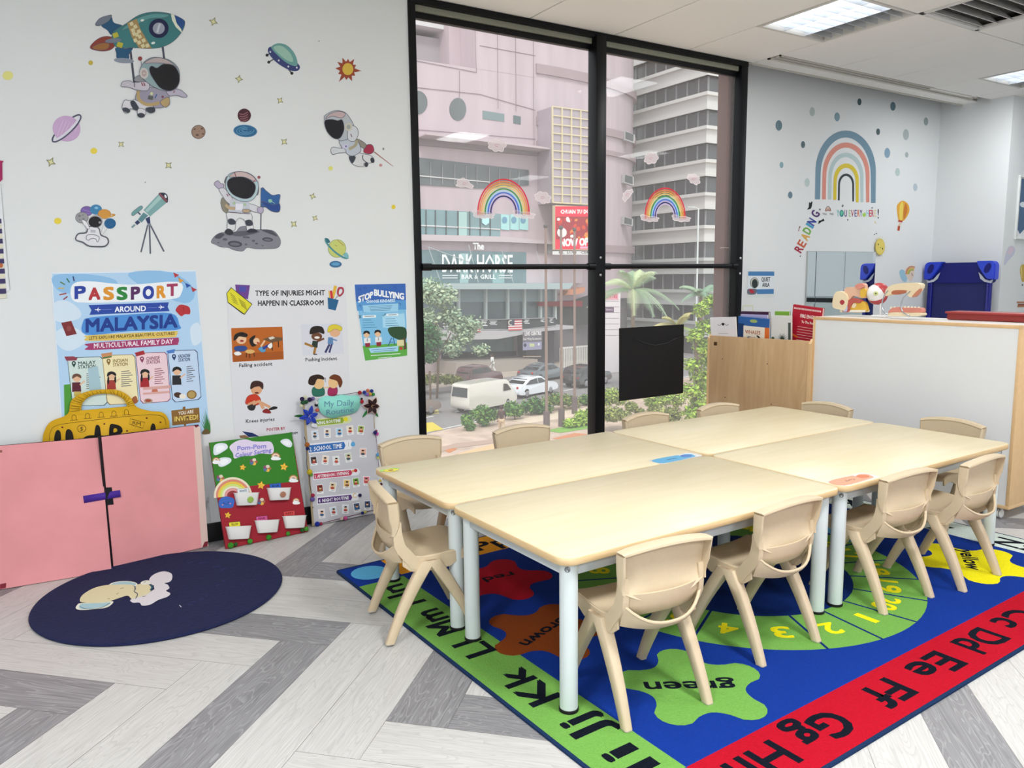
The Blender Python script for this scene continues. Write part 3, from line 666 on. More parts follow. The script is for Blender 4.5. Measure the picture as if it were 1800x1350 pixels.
# white rolling cabinet with maple edging
CX, CY0, CY1, CZ0, CZ1 = 4.445, 2.025, 3.305, .066, 1.066
wc = thing('rolling_cabinet', 'white rolling storage cabinet with maple edging at the right end of the tables', 'cabinet', (CX, CY0, 0))
D = .40
def wcp(name, bm, m): return adopt(obj(name, bm, m), wc)
WP = M('#e6e8ea', rough=.45, noise=.01, scale=3)
bm = B(); box(bm, CX+.003, CX+.015, CY0+.018, CY1-.018, CZ0+.018, CZ1-.018); wcp('back_panel', bm, WP)
bm = B(); box(bm, CX, CX+D, CY0, CY1, CZ0, CZ0+.019, bev=.001); wcp('bottom_panel', bm, MEDGE)
bm = B(); box(bm, CX, CX+.019, CY0+.019, CY1-.019, CZ1-.019, CZ1, bev=.001); box(bm, CX+.0192, CX+D, CY0, CY1, CZ1-.018, CZ1-.0004, 1); box(bm, CX, CX+.019, CY0, CY0+.0188, CZ1-.019, CZ1); box(bm, CX, CX+.019, CY1-.0188, CY1, CZ1-.019, CZ1); wcp('top_panel', bm, [MEDGE, M('#e3e0da', rough=.4)])
for y in (CY0, CY1-.018): bm = B(); box(bm, CX, CX+D, y, y+.018, CZ0+.019, CZ1-.0195, bev=.001); wcp('side_panel', bm, MEDGE)
for z in (.36, .66): bm = B(); box(bm, CX+.02, CX+D-.02, CY0+.02, CY1-.02, z, z+.016); wcp('shelf', bm, WP)
for x in (CX+.045, CX+D-.05):
    for y in (CY0+.06, CY1-.06):
        bm = B()
        for dy in (-.009, .003): lathe(bm, [(0, 0), (.022, 0), (.0245, .002), (.0245, .006), (.022, .008), (0, .008)], (x, y+dy+.0, .0255), 0, 20, Matrix.Rotation(radians(-90), 4, 'X'))
        w_ = wcp('caster', bm, M('#e6e6e6', rough=.3))
        bm = B(); box(bm, x-.016, x+.016, y-.016, y+.016, .060, .066); prism(bm, [(x-.012, y-.0016, .06), (x+.014, y-.0016, .06), (x+.026, y-.0016, .02), (x+.008, y-.0016, .03)], (0, .0032, 0)); br = obj('bracket', bm, M('#c9cccf', metal=.8, rough=.3)); br.parent = w_; br.matrix_parent_inverse = Matrix()
# ---- anatomical models on the cabinet
TZ = CZ1
def cabp(u, v, x): return at_x(u, v, x)
BONE, PINK, RED2, YEL2, PBLU = M('#ead9b6', rough=.5), M('#d98c7c', rough=.45), M('#a8323a', rough=.4), M('#e0b440', rough=.4), M('#b9c3e0', rough=.4)
XE = 4.64
def P3(x): return lambda u, v: at_x(u, v, x)
def extr(bm, px, x, depth, mi=0, sm=True, n=4):
    pts = [tuple(p)[:2] for p in spline([(a, b, 0) for a, b in px], n)] if sm else px
    prism(bm, [at_x(u, v, x) for u, v in pts], (depth, 0, 0), mi)
def soft(bm, off=.004): pass
ear = thing('ear_model', 'cutaway human ear teaching model on the white cabinet', 'anatomical model', at_x(1492, 549, XE+.03))
ear.location.z = TZ
def ep(name, bm, m, par=None): return adopt(obj(name, bm, m, ang=50), ear)
bm = B(); extr(bm, [(1477, 549), (1520, 549), (1521, 545), (1476, 545)], XE+.0, .05, sm=False); ep('base', bm, M('#e8e0d0', rough=.4))
bm = B(); extr(bm, [(1465, 541), (1463, 533), (1466, 518), (1472, 512), (1480, 513), (1487, 518), (1490, 530), (1485, 545), (1475, 544)], XE-.01, .03); ep('auricle', bm, BONE)
bm = B(); extr(bm, [(1486, 520), (1484, 510), (1490, 505), (1500, 505), (1506, 501), (1511, 498), (1519, 499), (1521, 507), (1521, 522), (1514, 524), (1500, 520), (1492, 528)], XE+.01, .03); ep('skull_section', bm, M('#e2b79c', rough=.5))
bm = B(); extr(bm, [(1503, 503), (1507, 499), (1515, 498), (1519, 503), (1514, 507), (1507, 508)], XE-.0, .03); ep('cochlea', bm, PINK)
bm = B(); extr(bm, [(1476, 531), (1480, 527), (1484, 531), (1480, 536)], XE-.014, .02); ep('ear_canal', bm, RED2)
bm = B(); extr(bm, [(1481, 548), (1481, 540), (1489, 530), (1498, 524), (1508, 526), (1514, 528), (1510, 533), (1500, 532), (1494, 540), (1492, 548)], XE-.004, .03); ep('eustachian_tube', bm, M('#b9574e', rough=.4))
bm = B(); extr(bm, [(1482, 547), (1483, 539), (1489, 537), (1488, 547)], XE-.008, .02); ep('blue_vein', bm, PBLU)
bm = B(); extr(bm, [(1494, 548), (1496, 534), (1506, 531), (1517, 530), (1521, 536), (1521, 548)], XE+.004, .03); ep('fat_section', bm, YEL2)
bm = B(); extr(bm, [(1497, 540), (1500, 533), (1505, 535), (1502, 541)], XE+.0, .02); ep('bone_section', bm, BONE)
bm = B(); extr(bm, [(1512, 512), (1516, 507), (1521, 509), (1521, 521), (1513, 522)], XE+.004, .03); ep('yellow_section', bm, YEL2)
eye = thing('eyeball_model', 'white eyeball teaching model with red muscle on a stand on the cabinet', 'anatomical model', at_x(1546, 549, 4.70)); eye.location.z = TZ
c = at_x(1541.5, 516, 4.70); R = .063
bm = B(); sphere(bm, c, R, u=32, v=20); adopt(obj('eyeball', bm, M('#e9e8e6', rough=.2, coat=.6)), eye)
bm = B(); sphere(bm, c+Vector((.008, 0, -.012)), R*.97, u=32, v=20); adopt(obj('lower_muscle', bm, M('#b8484a', rough=.3)), eye)
bm = B(); sphere(bm, c+Vector((.010, -.006, .008)), R*.98, u=32, v=20); adopt(obj('upper_muscle', bm, M('#b8484a', rough=.3)), eye)
d = (CAM-c).normalized(); q = (d+Vector((0, .12, 0))).normalized().to_track_quat('Z', 'Y').to_matrix().to_4x4()
bm = B(); lathe(bm, [(0, 0), (.014, 0), (.013, .003), (0, .0045)], (0, 0, 0), 0, 20, Matrix.Translation(c+q.to_3x3() @ Vector((0, 0, R-.002))) @ q); adopt(obj('iris', bm, M('#c8cf8a', rough=.2)), eye)
bm = B(); lathe(bm, [(0, 0), (.005, 0), (0, .002)], (0, 0, 0), 0, 16, Matrix.Translation(c+q.to_3x3() @ Vector((0, 0, R+.0025))) @ q); adopt(obj('pupil', bm, M('#54603c', rough=.2)), eye)
bm = B(); p = at_x(1547, 548, 4.70); tube(bm, [(p.x, p.y, TZ+.01), (p.x, p.y, c.z-R*.8)], .006); box(bm, p.x-.05, p.x+.05, p.y-.06, p.y+.03, TZ+.001, TZ+.014, bev=.003); adopt(obj('stand', bm, M('#e8e8e6', rough=.3)), eye)
jaw = thing('jaw_model', 'cream and pink upper and lower jaw model on bent metal rods', 'anatomical model', at_x(1588, 554, 4.56)); jaw.location.z = TZ; XJ = 4.555
def jp(name, bm, m): return adopt(obj(name, bm, m, ang=50), jaw)
bm = B(); extr(bm, [(1562, 555), (1563, 550), (1580, 549), (1600, 550), (1617, 550), (1618, 555), (1600, 556), (1575, 556)], XJ, .06); jp('lower_base', bm, BONE)
bm = B(); extr(bm, [(1562, 550), (1566, 543), (1576, 540), (1590, 541), (1604, 541), (1618, 542), (1618, 550), (1600, 551), (1580, 551)], XJ+.01, .045); jp('lower_gum', bm, PINK)
for k in range(9):
    u = 1567+k*6; p = at_x(u, 540.5+abs(4-k)*.2, XJ+.02); bm = B(); sphere(bm, p, .0085, sc=(1.2, .9, 1.0), u=10, v=8); jp('tooth', bm, M('#f1e9cf', rough=.25))
bm = B(); extr(bm, [(1555, 518), (1558, 508), (1568, 501), (1585, 498), (1605, 497), (1616, 499), (1617, 505), (1611, 514), (1603, 522), (1597, 521), (1592, 513), (1580, 511), (1570, 514), (1560, 520)], XJ, .05); jp('upper_jaw', bm, BONE)
bm = B(); extr(bm, [(1567, 516), (1570, 511), (1582, 510), (1594, 511), (1588, 515), (1575, 518)], XJ-.004, .03); jp('upper_gum', bm, M('#b5694a', rough=.4))
bm = B(); extr(bm, [(1603, 522), (1608, 515), (1616, 508), (1614, 514), (1608, 521)], XJ-.004, .03); jp('palate', bm, M('#c98468', rough=.4))
ROD = M('#b4bac2', metal=.9, rough=.25)
for pts in ([(1561, 511), (1555, 518), (1551, 530), (1551, 541), (1555, 550), (1561, 553)], [(1600, 512), (1589, 522), (1584, 535), (1586, 547), (1592, 552), (1599, 555)]):
    bm = B(); tube(bm, spline([at_x(u, v, XJ-.012) for u, v in pts], 5, False), .0036, seg=8); jp('rod', bm, ROD)
tr_ = thing('red_tray', 'shallow red plastic tray on the white cabinet top, at the right edge', 'tray', (4.76, 2.20, TZ))
bm = B(); box(bm, -.07, .07, -.25, .36, .001, .045, bev=.008); obj('body', bm, M('#8e2f2c', rough=.4), tr_)
bm = B(); box(bm, -.078, .078, -.258, .368, .038, .05, bev=.004); obj('lid', bm, M('#a23a38', rough=.4), tr_)
# ---- blue stackable cot standing against the pillar
ct = thing('stackable_cot', 'blue stackable nap cot stood on end against the white pillar', 'cot', (7.50, 4.0, 0)); CB = M('#1f3fd0', rough=.35, coat=.3); CN = M('#0a1270', rough=.45)
y0, y1, zt = 3.67, 4.325, 1.445; xx = 7.50
def cp_(name, bm, m): return adopt(obj(name, bm, m, ang=45), ct)
bm = B(); prism(bm, [(xx, y, z) for y, z in rrect(y0+.02, y1-.02, zt-.20, zt-.01, .03)], (.045, 0, 0)); cp_('end_bar', bm, CN)
bm = B(); prism(bm, [(xx+.01, y, z) for y, z in rrect(y0+.05, y1-.05, .05, zt-.13, .02)], (.012, 0, 0)); cp_('fabric', bm, M('#262c66', rough=.8, noise=.04, scale=60))
for y in (y0+.055, y1-.055): bm = B(); box(bm, xx-.012, xx+.022, y-.022, y+.022, .03, zt-.12, bev=.008); cp_('side_tube', bm, M('#0d1478', rough=.3))
bm = B(); box(bm, xx-.012, xx+.03, y0+.03, y1-.03, .0, .03, bev=.005); cp_('foot_bar', bm, CN)
for s, y in ((1, y0), (-1, y1)):
    bm = B(); pr = [(y, zt-.17), (y, zt-.04), (y+s*.012, zt-.012), (y+s*.04, zt), (y+s*.17, zt), (y+s*.15, zt-.05), (y+s*.11, zt-.11), (y+s*.07, zt-.16)]
    prism(bm, [(xx-.028, a, b) for a, b in pr], (.075, 0, 0)); bmesh.ops.recalc_face_normals(bm, faces=bm.faces); bmesh.ops.bevel(bm, geom=bm.edges[:], offset=.006, segments=2, affect='EDGES'); k_ = cp_('corner_bracket', bm, CB)
    bm = B(); prism(bm, [(xx-.031, y+s*.065+.028*cos(t)*1.0-.012*sin(t), zt-.065+.045*sin(t)) for t in [2*pi*k/20 for k in range(20)]], (.01, 0, 0)); o = cp_('leg_socket', bm, CN)
    bm = B(); prism(bm, [(xx-.014, y+s*a, zt-b) for a, b in ((.02, .17), (.05, .18), (.09, .165), (.12, .13), (.15, .10), (.13, .16), (.09, .19), (.03, .20))], (.006, 0, 0)); cp_('white_trim', bm, M('#c3c8d2'))
# ---- wall mirror
mi_ = thing('wall_mirror', 'frameless rectangular mirror on the wall of the reading corner', 'mirror', (6.15, YR, .7))
p0, p1 = at_y(1419, 441, YR), at_y(1538, 445, YR)
bm = B(); box(bm, p0.x, p1.x, YR-.010, YR-.002, .75, (p0.z+p1.z)/2); adopt(obj('mirror_glass', bm, M('#e9f1f2', metal=1, rough=.01)), mi_)
bm = B(); box(bm, p0.x-.006, p0.x, YR-.012, YR-.001, .75, (p0.z+p1.z)/2, bev=.001); box(bm, p0.x-.006, p1.x, YR-.012, YR-.001, (p0.z+p1.z)/2, (p0.z+p1.z)/2+.005); adopt(obj('edge_trim', bm, M('#aeb4b4', rough=.3)), mi_)
# ---- white cupboards on the right wall, seen in the mirror
for k in range(4):
    y = .1+k*.88; cb = thing('tall_cupboard', ['white cupboard furthest from the pillar, seen only in the mirror', 'white cupboard with a blue label, seen in the mirror', 'white cupboard right of the labelled one, seen in the mirror', 'white cupboard nearest the pillar, seen in the mirror'][k], 'cupboard', (9.19, y, 0))
    bm = B(); box(bm, .02, .4, 0, .87, 0, 2.4); obj('body', bm, M('#c9cfd2', rough=.5), cb)
    for j in range(2):
        bm = B(); box(bm, 0, .018, .003+j*.436, .432+j*.436, 1.04, 2.39, bev=.002); obj('door', bm, M('#e4eaee', rough=.35), cb)
    bm = B(); box(bm, 0, .018, .003, .867, .03, .94, bev=.002); obj('door', bm, M('#b9c3c4', rough=.4), cb)
    bm = B(); box(bm, .016, .022, .0, .87, .96, 1.02); obj('black_recess', bm, M('#0d0f10'), cb)
    if k in (1, 2):
        a = Art(lambda x, z: Vector((-.001, x, z)), (-1, 0, 0), lift=.0005); a.rect(.08, 1.66, .36, 1.83, '#e8eef2'); a.rect(.1, 1.67, .34, 1.82, '#6fb1d8'); a.text('Home', (.15, 1.73), (.27, 1.73), .04, '#16324a', up=(0, .04)); a.build('label', cb)
# ---- picture frame on the pillar wall at the photo's right edge
pf = thing('framed_picture', 'white framed picture of a blue flag shape, cut off by the right edge', 'picture', at_y(1792, 418, 3.70))
u0 = at_y(1790, 310, 3.70).x; z1 = at_y(1792, 308, 3.70).z; z0 = at_y(1787, 421, 3.70).z; w = .46
bm = B()
for a in ((u0, u0+w, z0, z0+.02), (u0, u0+w, z1-.02, z1), (u0, u0+.02, z0+.02, z1-.02), (u0+w-.02, u0+w, z0+.02, z1-.02)): box(bm, a[0], a[1], 3.68, 3.6995, a[2], a[3], bev=.002)
adopt(obj('frame', bm, M('#dfe3e0', rough=.4)), pf)
a = Art(lambda x, z: Vector((x, 3.698, z)), (0, -1, 0)); a.rect(u0+.02, z0+.02, u0+w-.02, z1-.02, '#e8eaee'); a.poly([(u0+.04, z1-.03), (u0+w-.05, z1-.03), (u0+w-.05, z0+.12), (u0+w*.75, z0+.05), (u0+w*.5, z0+.13), (u0+.1, z0+.05), (u0+.04, z0+.1)], '#54708f'); a.ell(u0+.12, (z0+z1)/2+.03, .06, .025, '#dfe8ee'); a.ell(u0+.3, (z0+z1)/2+.1, .05, .02, '#dfe8ee')
adopt(a.build('print'), pf)
# ---- things on the tables
def table_art(name, label, cat, u, v, L_, Wd, rot, fn):
    z = TH+.008; c = at_z(u, v, z); r = (cos(rot), sin(rot)); t = thing(name, label, cat, (c.x, c.y, z))
    a = Art(lambda x, y: Vector((c.x+r[0]*x-r[1]*y, c.y+r[1]*x+r[0]*y, z)), (0, 0, 1), lift=.0010, step=.0001, rough=.25)
    fn(a); adopt(a.build('print'), t); bm = B(); prism(bm, [(c.x+r[0]*x-r[1]*y, c.y+r[1]*x+r[0]*y, z+.0001) for x, y in rrect(-L_/2, L_/2, -Wd/2, Wd/2, .006, 3)], (0, 0, .0005)); adopt(obj('card', bm, M('#eef0f2', rough=.2, coat=.6)), t); return t
def cardfn(c1, c2, word):
    def f(a):
        a.blob([(-.115, -.035), (.06, -.035), (.095, -.03), (.108, -.01), (.115, .012), (.09, .03), (.05, .022), (.035, .036), (-.115, .036)], c1, 4); a.blob([(.04, -.01), (.08, -.02), (.10, 0), (.08, .022), (.05, .02)], c2); a.text(word, (.0, .005), (-.055, .005), .016, '#2b3c50' if 'b' in word else '#4a3228', up=(0, -.016))
    return f
table_art('name_card', 'laminated blue place card lying where the table corners meet', 'card', 1188, 805.5, .27, .085, .04, cardfn('#5fb0dc', '#4c7cc8', 'blue'))
table_art('name_card', 'laminated orange place card at the corner of the front right table', 'card', 1500, 842.5, .25, .085, .035, cardfn('#e7a584', '#dc7c50', 'Coral'))
def sunf(a):
    a.blob([(-.045, .01), (-.03, .028), (.0, .03), (.03, .03), (.045, .012), (.04, 0), (0, .005), (-.04, 0)], '#a5dc50')
    for k in range(9): t = 2*pi*k/9; a.ell(.002+.024*cos(t), -.004+.016*sin(t), .013, .008, '#f4e524', rot=math.degrees(t))
    a.ell(.002, -.004, .013, .009, '#a33a1c')
sf = table_art('paper_sunflower', 'small yellow paper sunflower with green leaves on the back left table corner', 'decoration', 686, 827, .001, .001, 0, sunf)
# ================================================================== WALL STICKERS, LEFT WALL
WP1 = on_plane((0, YW, 0), (0, 1, 0)); WN = (0, -1, 0)
def deco(name, label, cat, crop, fn, plane=WP1, n=WN, group=None, lift=.001, rough=.55, step=.0002):
    a = Art(cropmap(*crop, plane), n, lift=lift, rough=rough, step=step); fn(a); o = a.build(name); recenter(o); return tag(o, label, cat, group)
cA, cB, cC, cD, cE, cF, cG, cH, cI = (0, 0, 4.5), (400, 0, 4.5), (0, 220, 4.5), (350, 280, 4.737), (80, 460, 4.09), (380, 480, 4.219), (0, 660, 3.4615), (360, 670, 4.5), (460, 660, 4.5)
OUT = '#3b3f4a'; SUIT = '#d3d3da'; SUIT2 = '#b4b6c4'
def rocket(a):
    a.ol = ('#5c5f6c', 3)
    a.poly([(1022, 395), (1040, 395), (1070, 650), (1052, 650)], '#4a4d5c'); a.poly([(1278, 370), (1295, 370), (1308, 480), (1292, 480)], '#4a4d5c')
    a.blob([(712, 380), (760, 318), (830, 288), (900, 300), (915, 345), (880, 392), (800, 405)], '#8c3f33'); a.blob([(730, 378), (790, 345), (860, 345), (850, 385), (790, 396)], '#9c6a3c')
    a.blob([(800, 200), (850, 150), (880, 130), (900, 180), (970, 205), (940, 250), (880, 275), (850, 240)], '#27567a')
    a.blob([(755, 188), (790, 145), (850, 124), (884, 122), (860, 165), (800, 200), (765, 206)], '#747d8c')
    a.blob([(915, 380), (990, 385), (1050, 380), (1020, 430), (1015, 465), (930, 465), (920, 420)], '#27567a'); a.ell(980, 480, 80, 20, '#8b93a2', 4)
    a.blob([(890, 262), (1000, 185), (1100, 120), (1220, 95), (1350, 110), (1440, 150), (1462, 178), (1445, 240), (1380, 320), (1290, 370), (1180, 385), (1050, 378), (960, 380), (905, 360)], '#3f7b7e')
    a.blob([(960, 240), (1060, 160), (1200, 112), (1330, 118), (1300, 140), (1180, 150), (1060, 205)], '#5d9a99')
    a.poly([(1005, 185), (1080, 148), (1110, 230), (1200, 384), (1100, 382), (1040, 290)], '#a98e5f')
    for k, (x, y) in enumerate(((1040, 190), (1070, 212), (1098, 250), (1050, 240), (1080, 275), (1105, 292), (1070, 320), (1100, 338), (1135, 322), (1130, 365), (1165, 362), (1060, 268))): a.rect(x-14, y-14, x+14, y+14, '#d8cfa4', rot=-28)
    a.poly([(1352, 112), (1378, 118), (1395, 180), (1432, 228), (1440, 262), (1390, 215), (1360, 160)], '#dfe3cf'); a.poly([(1380, 120), (1440, 150), (1462, 178), (1440, 240), (1400, 190)], '#2a4f8d')
    a.ell(1255, 225, 78, 77, '#1c2348'); a.ell(1255, 226, 47, 46, '#9aa1b0'); a.poly([(1235, 255), (1255, 190), (1272, 190), (1250, 262)], '#c5cad3')
    a.rect(893, 260, 935, 298, '#b9b23d', rot=-20); a.rect(925, 335, 970, 375, '#b9b23d', rot=20); a.ell(895, 322, 65, 18, '#747d8c', -6); a.ell(1125, 162, 14, 9, '#dfe9e4', -10); a.ell(1211, 341, 16, 10, '#dfe9e4', -15)
def astro1(a):
    a.ol = ('#5c5f6c', 4)
    a.blob([(1060, 640), (1090, 600), (1140, 610), (1150, 650)], '#8f9096'); a.ell(1107, 465, 17, 17, '#8c3f3f'); a.line([(1114, 482), (1120, 525)], 6, '#9b9ba2')
    a.blob([(1070, 780), (1100, 700), (1180, 690), (1320, 720), (1335, 790), (1290, 850), (1180, 850), (1090, 830)], '#9b96a8'); a.blob([(1050, 790), (1090, 800), (1180, 830), (1215, 850), (1200, 890), (1120, 870), (1070, 850)], '#d6d4da')
    a.curve([(1092, 720), (1100, 790), (1170, 830), (1260, 815)], 26, '#b59d6f'); a.blob([(1270, 800), (1330, 770), (1340, 820), (1310, 850), (1275, 830)], '#b59d6f')
    a.blob([(958, 685), (970, 650), (1020, 640), (1060, 655), (1170, 650), (1170, 715), (1090, 715), (1010, 690)], '#c3bdc9'); a.line([(1118, 655), (1130, 682)], 8, '#8c3f4b'); a.line([(1136, 655), (1146, 682)], 8, '#8c3f4b'); a.curve([(1060, 645), (1062, 690)], 6, OUT)
    a.blob([(1320, 720), (1400, 705), (1450, 730), (1480, 765), (1440, 770), (1400, 755), (1340, 760)], '#b8b2c4'); a.line([(1372, 735), (1380, 720)], 7, '#8c3f4b')
    a.blob([(965, 850), (985, 795), (1020, 800), (1040, 800), (1095, 850), (1080, 875), (1030, 860), (1020, 890), (985, 892)], '#d9d8dd'); a.blob([(1030, 810), (1060, 800), (1095, 855), (1080, 876), (1050, 860)], OUT); a.ell(998, 872, 32, 18, OUT, 20)
    a.blob([(1085, 880), (1100, 860), (1145, 870), (1150, 905), (1115, 932), (1090, 915)], '#d9d8dd'); a.ell(1115, 914, 30, 19, OUT, 5); a.blob([(1150, 860), (1215, 850), (1222, 885), (1180, 895)], OUT)
    a.blob([(1105, 590), (1120, 520), (1170, 470), (1230, 456), (1330, 475), (1400, 530), (1420, 600), (1400, 690), (1340, 722), (1250, 705), (1170, 660)], '#8fa6ab'); a.blob([(1140, 500), (1220, 460), (1320, 475), (1400, 545), (1300, 505), (1210, 500)], '#b7a9a9')
    a.blob([(1180, 545), (1200, 525), (1240, 540), (1290, 510), (1370, 520), (1415, 590), (1410, 670), (1350, 720), (1270, 700), (1220, 640), (1190, 590)], '#15151a'); a.ell(1138, 582, 34, 44, '#c9c5c2', -10)
    for k in range(12): t = 2*pi*k/12; a.line([(1138+8*cos(t), 582+10*sin(t)), (1138+22*cos(t), 582+28*sin(t))], 3, '#9b4b4b')
    a.rect(1170, 760, 1210, 790, '#5c625e', rot=10); a.ell(1198, 742, 12, 12, '#c9cfa0'); a.rect(1228, 745, 1236, 780, '#41659c', rot=25); a.ell(1285, 768, 10, 10, '#7a4b5c')
deco('rocket_decal', 'sticker of a teal rocket with an orange flame and round porthole, high on the wall', 'wall sticker', cA, rocket, lift=.001)
deco('astronaut_decal', 'sticker of an astronaut hanging from ropes below the teal rocket', 'wall sticker', cA, astro1, lift=.004)
STAR_G = 'small beige four-pointed star stickers'
def st4(a, x, y, r, rot):
    P = []
    for k in range(8): t = radians(rot+45*k); R = r if k % 2 == 0 else r*.42; P.append((x+R*cos(t), y+R*sin(t)))
    a.poly(P, '#8f8f6e'); a.poly([(x+(px-x)*.6, y+(py-y)*.6) for px, py in P], '#dcd9a6')
for (cr_, x, y, r, rot, l) in ((cA, 1688, 172, 40, -70, 'right of the rocket nose'), (cB, 90, 625, 36, -80, 'left of the flying saucer'), (cB, 415, 795, 32, -55, 'below the flying saucer'), (cB, 448, 1122, 34, -50, 'right of the blue galaxy'),
        (cC, 403, 292, 44, -65, 'beside the left yellow spot below the purple planet'), (cC, 958, 152, 32, -45, 'between the orange dot and the brown moon'), (cC, 1333, 318, 36, -45, 'above the telescope'), (cD, 945, 308, 32, -70, 'right of the flag, upper one'),
        (cD, 965, 490, 30, -60, 'right of the flag, lower right one'), (cD, 788, 540, 36, -50, 'right of the moon rock, lowest one')):
    deco('star_decal', 'small beige four-pointed star sticker '+l, 'wall sticker', cr_, lambda a: st4(a, x, y, r, rot), group=STAR_G)
for (cr_, x, y, rx, ry, c, l) in ((cA, 62, 598, 42, 36, '#e4e08c', 'pale yellow spot sticker at the far left top'), (cA, 717, 497, 19, 19, '#c9b450', 'mustard spot sticker left of the hanging astronaut'), (cA, 742, 1194, 27, 24, '#e8d350', 'yellow spot sticker just right of the purple planet'),
        (cC, 457, 758, 29, 25, '#e6d146', 'yellow spot sticker left of the balloon astronaut'), (cB, 815, 1332, 17, 17, '#dfe07a', 'pale lime spot sticker left of the jetpack astronaut\'s feet'), (cD, 1618, 397, 17, 19, '#e6cf42', 'yellow spot sticker near the window frame'),
        (cB, 1232, 1178, 8, 10, '#8f8c94', 'tiny grey spot sticker above the jetpack flame'), (cB, 1211, 1307, 13, 12, '#c99494', 'tiny pink heart sticker under the jetpack flame'), (cB, 723, 325, 5, 6, '#9a9a9a', 'tiny grey speck on the wall right of the saucer'), (cC, 1149, 452, 5, 5, '#9a9a9a', 'tiny grey speck on the wall above the telescope')):
    deco('spot_decal', l, 'wall sticker', cr_, lambda a: a.ell(x, y, rx, ry, c))
def saucer(a):
    for p, q in (((340, 420), (312, 437)), ((362, 470), (326, 492)), ((480, 545), (508, 580))): a.line([p, q], 10, '#5d6165'); a.ell(q[0], q[1], 12, 12, '#26292c')
    a.blob([(318, 395), (345, 370), (420, 400), (540, 490), (572, 530), (550, 562), (490, 555), (400, 505), (340, 445)], '#3a4377')
    a.blob([(347, 385), (365, 355), (410, 343), (470, 360), (520, 410), (548, 470), (548, 520), (500, 515), (430, 470)], '#6da09d'); a.blob([(365, 385), (390, 362), (440, 370), (500, 430), (515, 490), (450, 465)], '#9cc3b3')
    for x, y in ((337, 411), (404, 479), (480, 527), (547, 535)): a.ell(x, y, 7, 8, '#d5d8e4')
deco('saucer_decal', 'sticker of a tilted flying saucer with a green dome', 'wall sticker', cB, saucer)
def sunb(a):
    P = []
    for k in range(24):
        t = 2*pi*k/24+.1; R = (95, 58, 78, 58)[k % 4]; R = R+18 if k in (0, 8, 14) else R; P.append((946+R*cos(t), 550+R*1.08*sin(t)))
    a.poly(P, '#9d4a33'); a.ell(951, 547, 43, 48, '#d8b64a')
deco('sun_decal', 'sticker of a spiky rust and yellow sun', 'wall sticker', cB, sunb)
def astro2(a):
    a.ol = ('#5c5f6c', 4)
    a.poly([(1150, 1200), (1165, 1200), (1315, 1318), (1300, 1312)], '#a8716e'); a.blob([(1075, 1190), (1095, 1150), (1140, 1145), (1158, 1190), (1130, 1218), (1085, 1210)], '#a3324c'); a.blob([(1020, 1100), (1060, 1115), (1095, 1145), (1080, 1175), (1040, 1150), (1010, 1130)], '#8f8a7e')
    a.blob([(960, 1230), (1000, 1195), (1060, 1215), (1130, 1230), (1155, 1260), (1130, 1290), (1080, 1290), (1070, 1320), (990, 1300)], '#d6d7da'); a.blob([(960, 1240), (1010, 1238), (1000, 1275), (980, 1290)], OUT); a.ell(1145, 1268, 16, 22, OUT, -20); a.ell(1097, 1302, 15, 20, OUT, 10); a.curve([(1070, 1225), (1070, 1260), (1105, 1290)], 6, OUT)
    a.blob([(880, 1110), (960, 1100), (1010, 1100), (1045, 1150), (1050, 1200), (980, 1235), (920, 1190)], '#bcc4cf'); a.curve([(1020, 1110), (1010, 1150), (960, 1180)], 22, '#a9a285'); a.blob([(815, 1190), (830, 1165), (870, 1170), (925, 1180), (930, 1205), (870, 1212), (830, 1222)], '#cfd3d8'); a.rect(905, 1145, 950, 1175, '#c9c6dc', rot=-10); a.ell(935, 1158, 8, 8, '#7a76a8')
    a.blob([(765, 945), (800, 895), (860, 876), (930, 892), (975, 950), (1000, 1010), (980, 1080), (920, 1110), (870, 1100)], '#b5bcc2'); a.blob([(775, 940), (810, 900), (880, 882), (930, 900), (900, 935), (830, 920)], '#c4adaf'); a.blob([(960, 1000), (1020, 1010), (1030, 1070), (1000, 1118), (950, 1100)], '#cfd3d8')
    a.blob([(766, 960), (820, 945), (870, 955), (905, 950), (920, 1020), (890, 1090), (840, 1095), (785, 1040)], '#191920'); a.ell(955, 1005, 30, 32, '#c8c5b4'); a.ell(955, 1005, 16, 18, '#9da3a8'); a.line([(972, 1060), (982, 1085)], 6, '#5b4046')
deco('astronaut_decal', 'sticker of an astronaut flying with a red jetpack flame, beside the window frame', 'wall sticker', cB, astro2)
def pplanet(a):
    a.arc(525, 1013, 148, 36, 0, 180, 13, '#52546a', rot=-43)
    a.ell(526, 1018, 111, 102, '#c9a9cf', 15)
    for k in range(6): a.line([(450+k*28, 1080-k*8), (500+k*26, 950+k*6)], 5, '#d9bfdd')
    a.arc(525, 1013, 140, 30, -180, 0, 22, '#dcd9e6', rot=-43); a.arc(526, 1016, 150, 42, -185, 5, 11, '#50526a', rot=-43)
deco('planet_decal', 'sticker of a lilac planet with a dark ring', 'wall sticker', cA, pplanet)
def bmoon(a):
    a.ell(1569, 1044, 56, 55, '#4f443f'); a.ell(1569, 1044, 51, 50, '#9c8170')
    for x, y, r in ((1540, 1022, 9), (1597, 1018, 10), (1560, 1068, 12), (1605, 1060, 9), (1574, 1040, 4)): a.ell(x, y, r, r*.8, '#6b5347')
deco('moon_decal', 'sticker of a small brown cratered moon', 'wall sticker', cA, bmoon)
def rplanet(a):
    a.ell(132, 913, 53, 54, '#4a2430')
    for k in range(4): a.curve([(92+k*3, 900+k*20), (125, 905+k*18), (160, 885+k*20)], 8, '#8d5c62')
deco('planet_decal', 'sticker of a dark red striped planet', 'wall sticker', cB, rplanet)
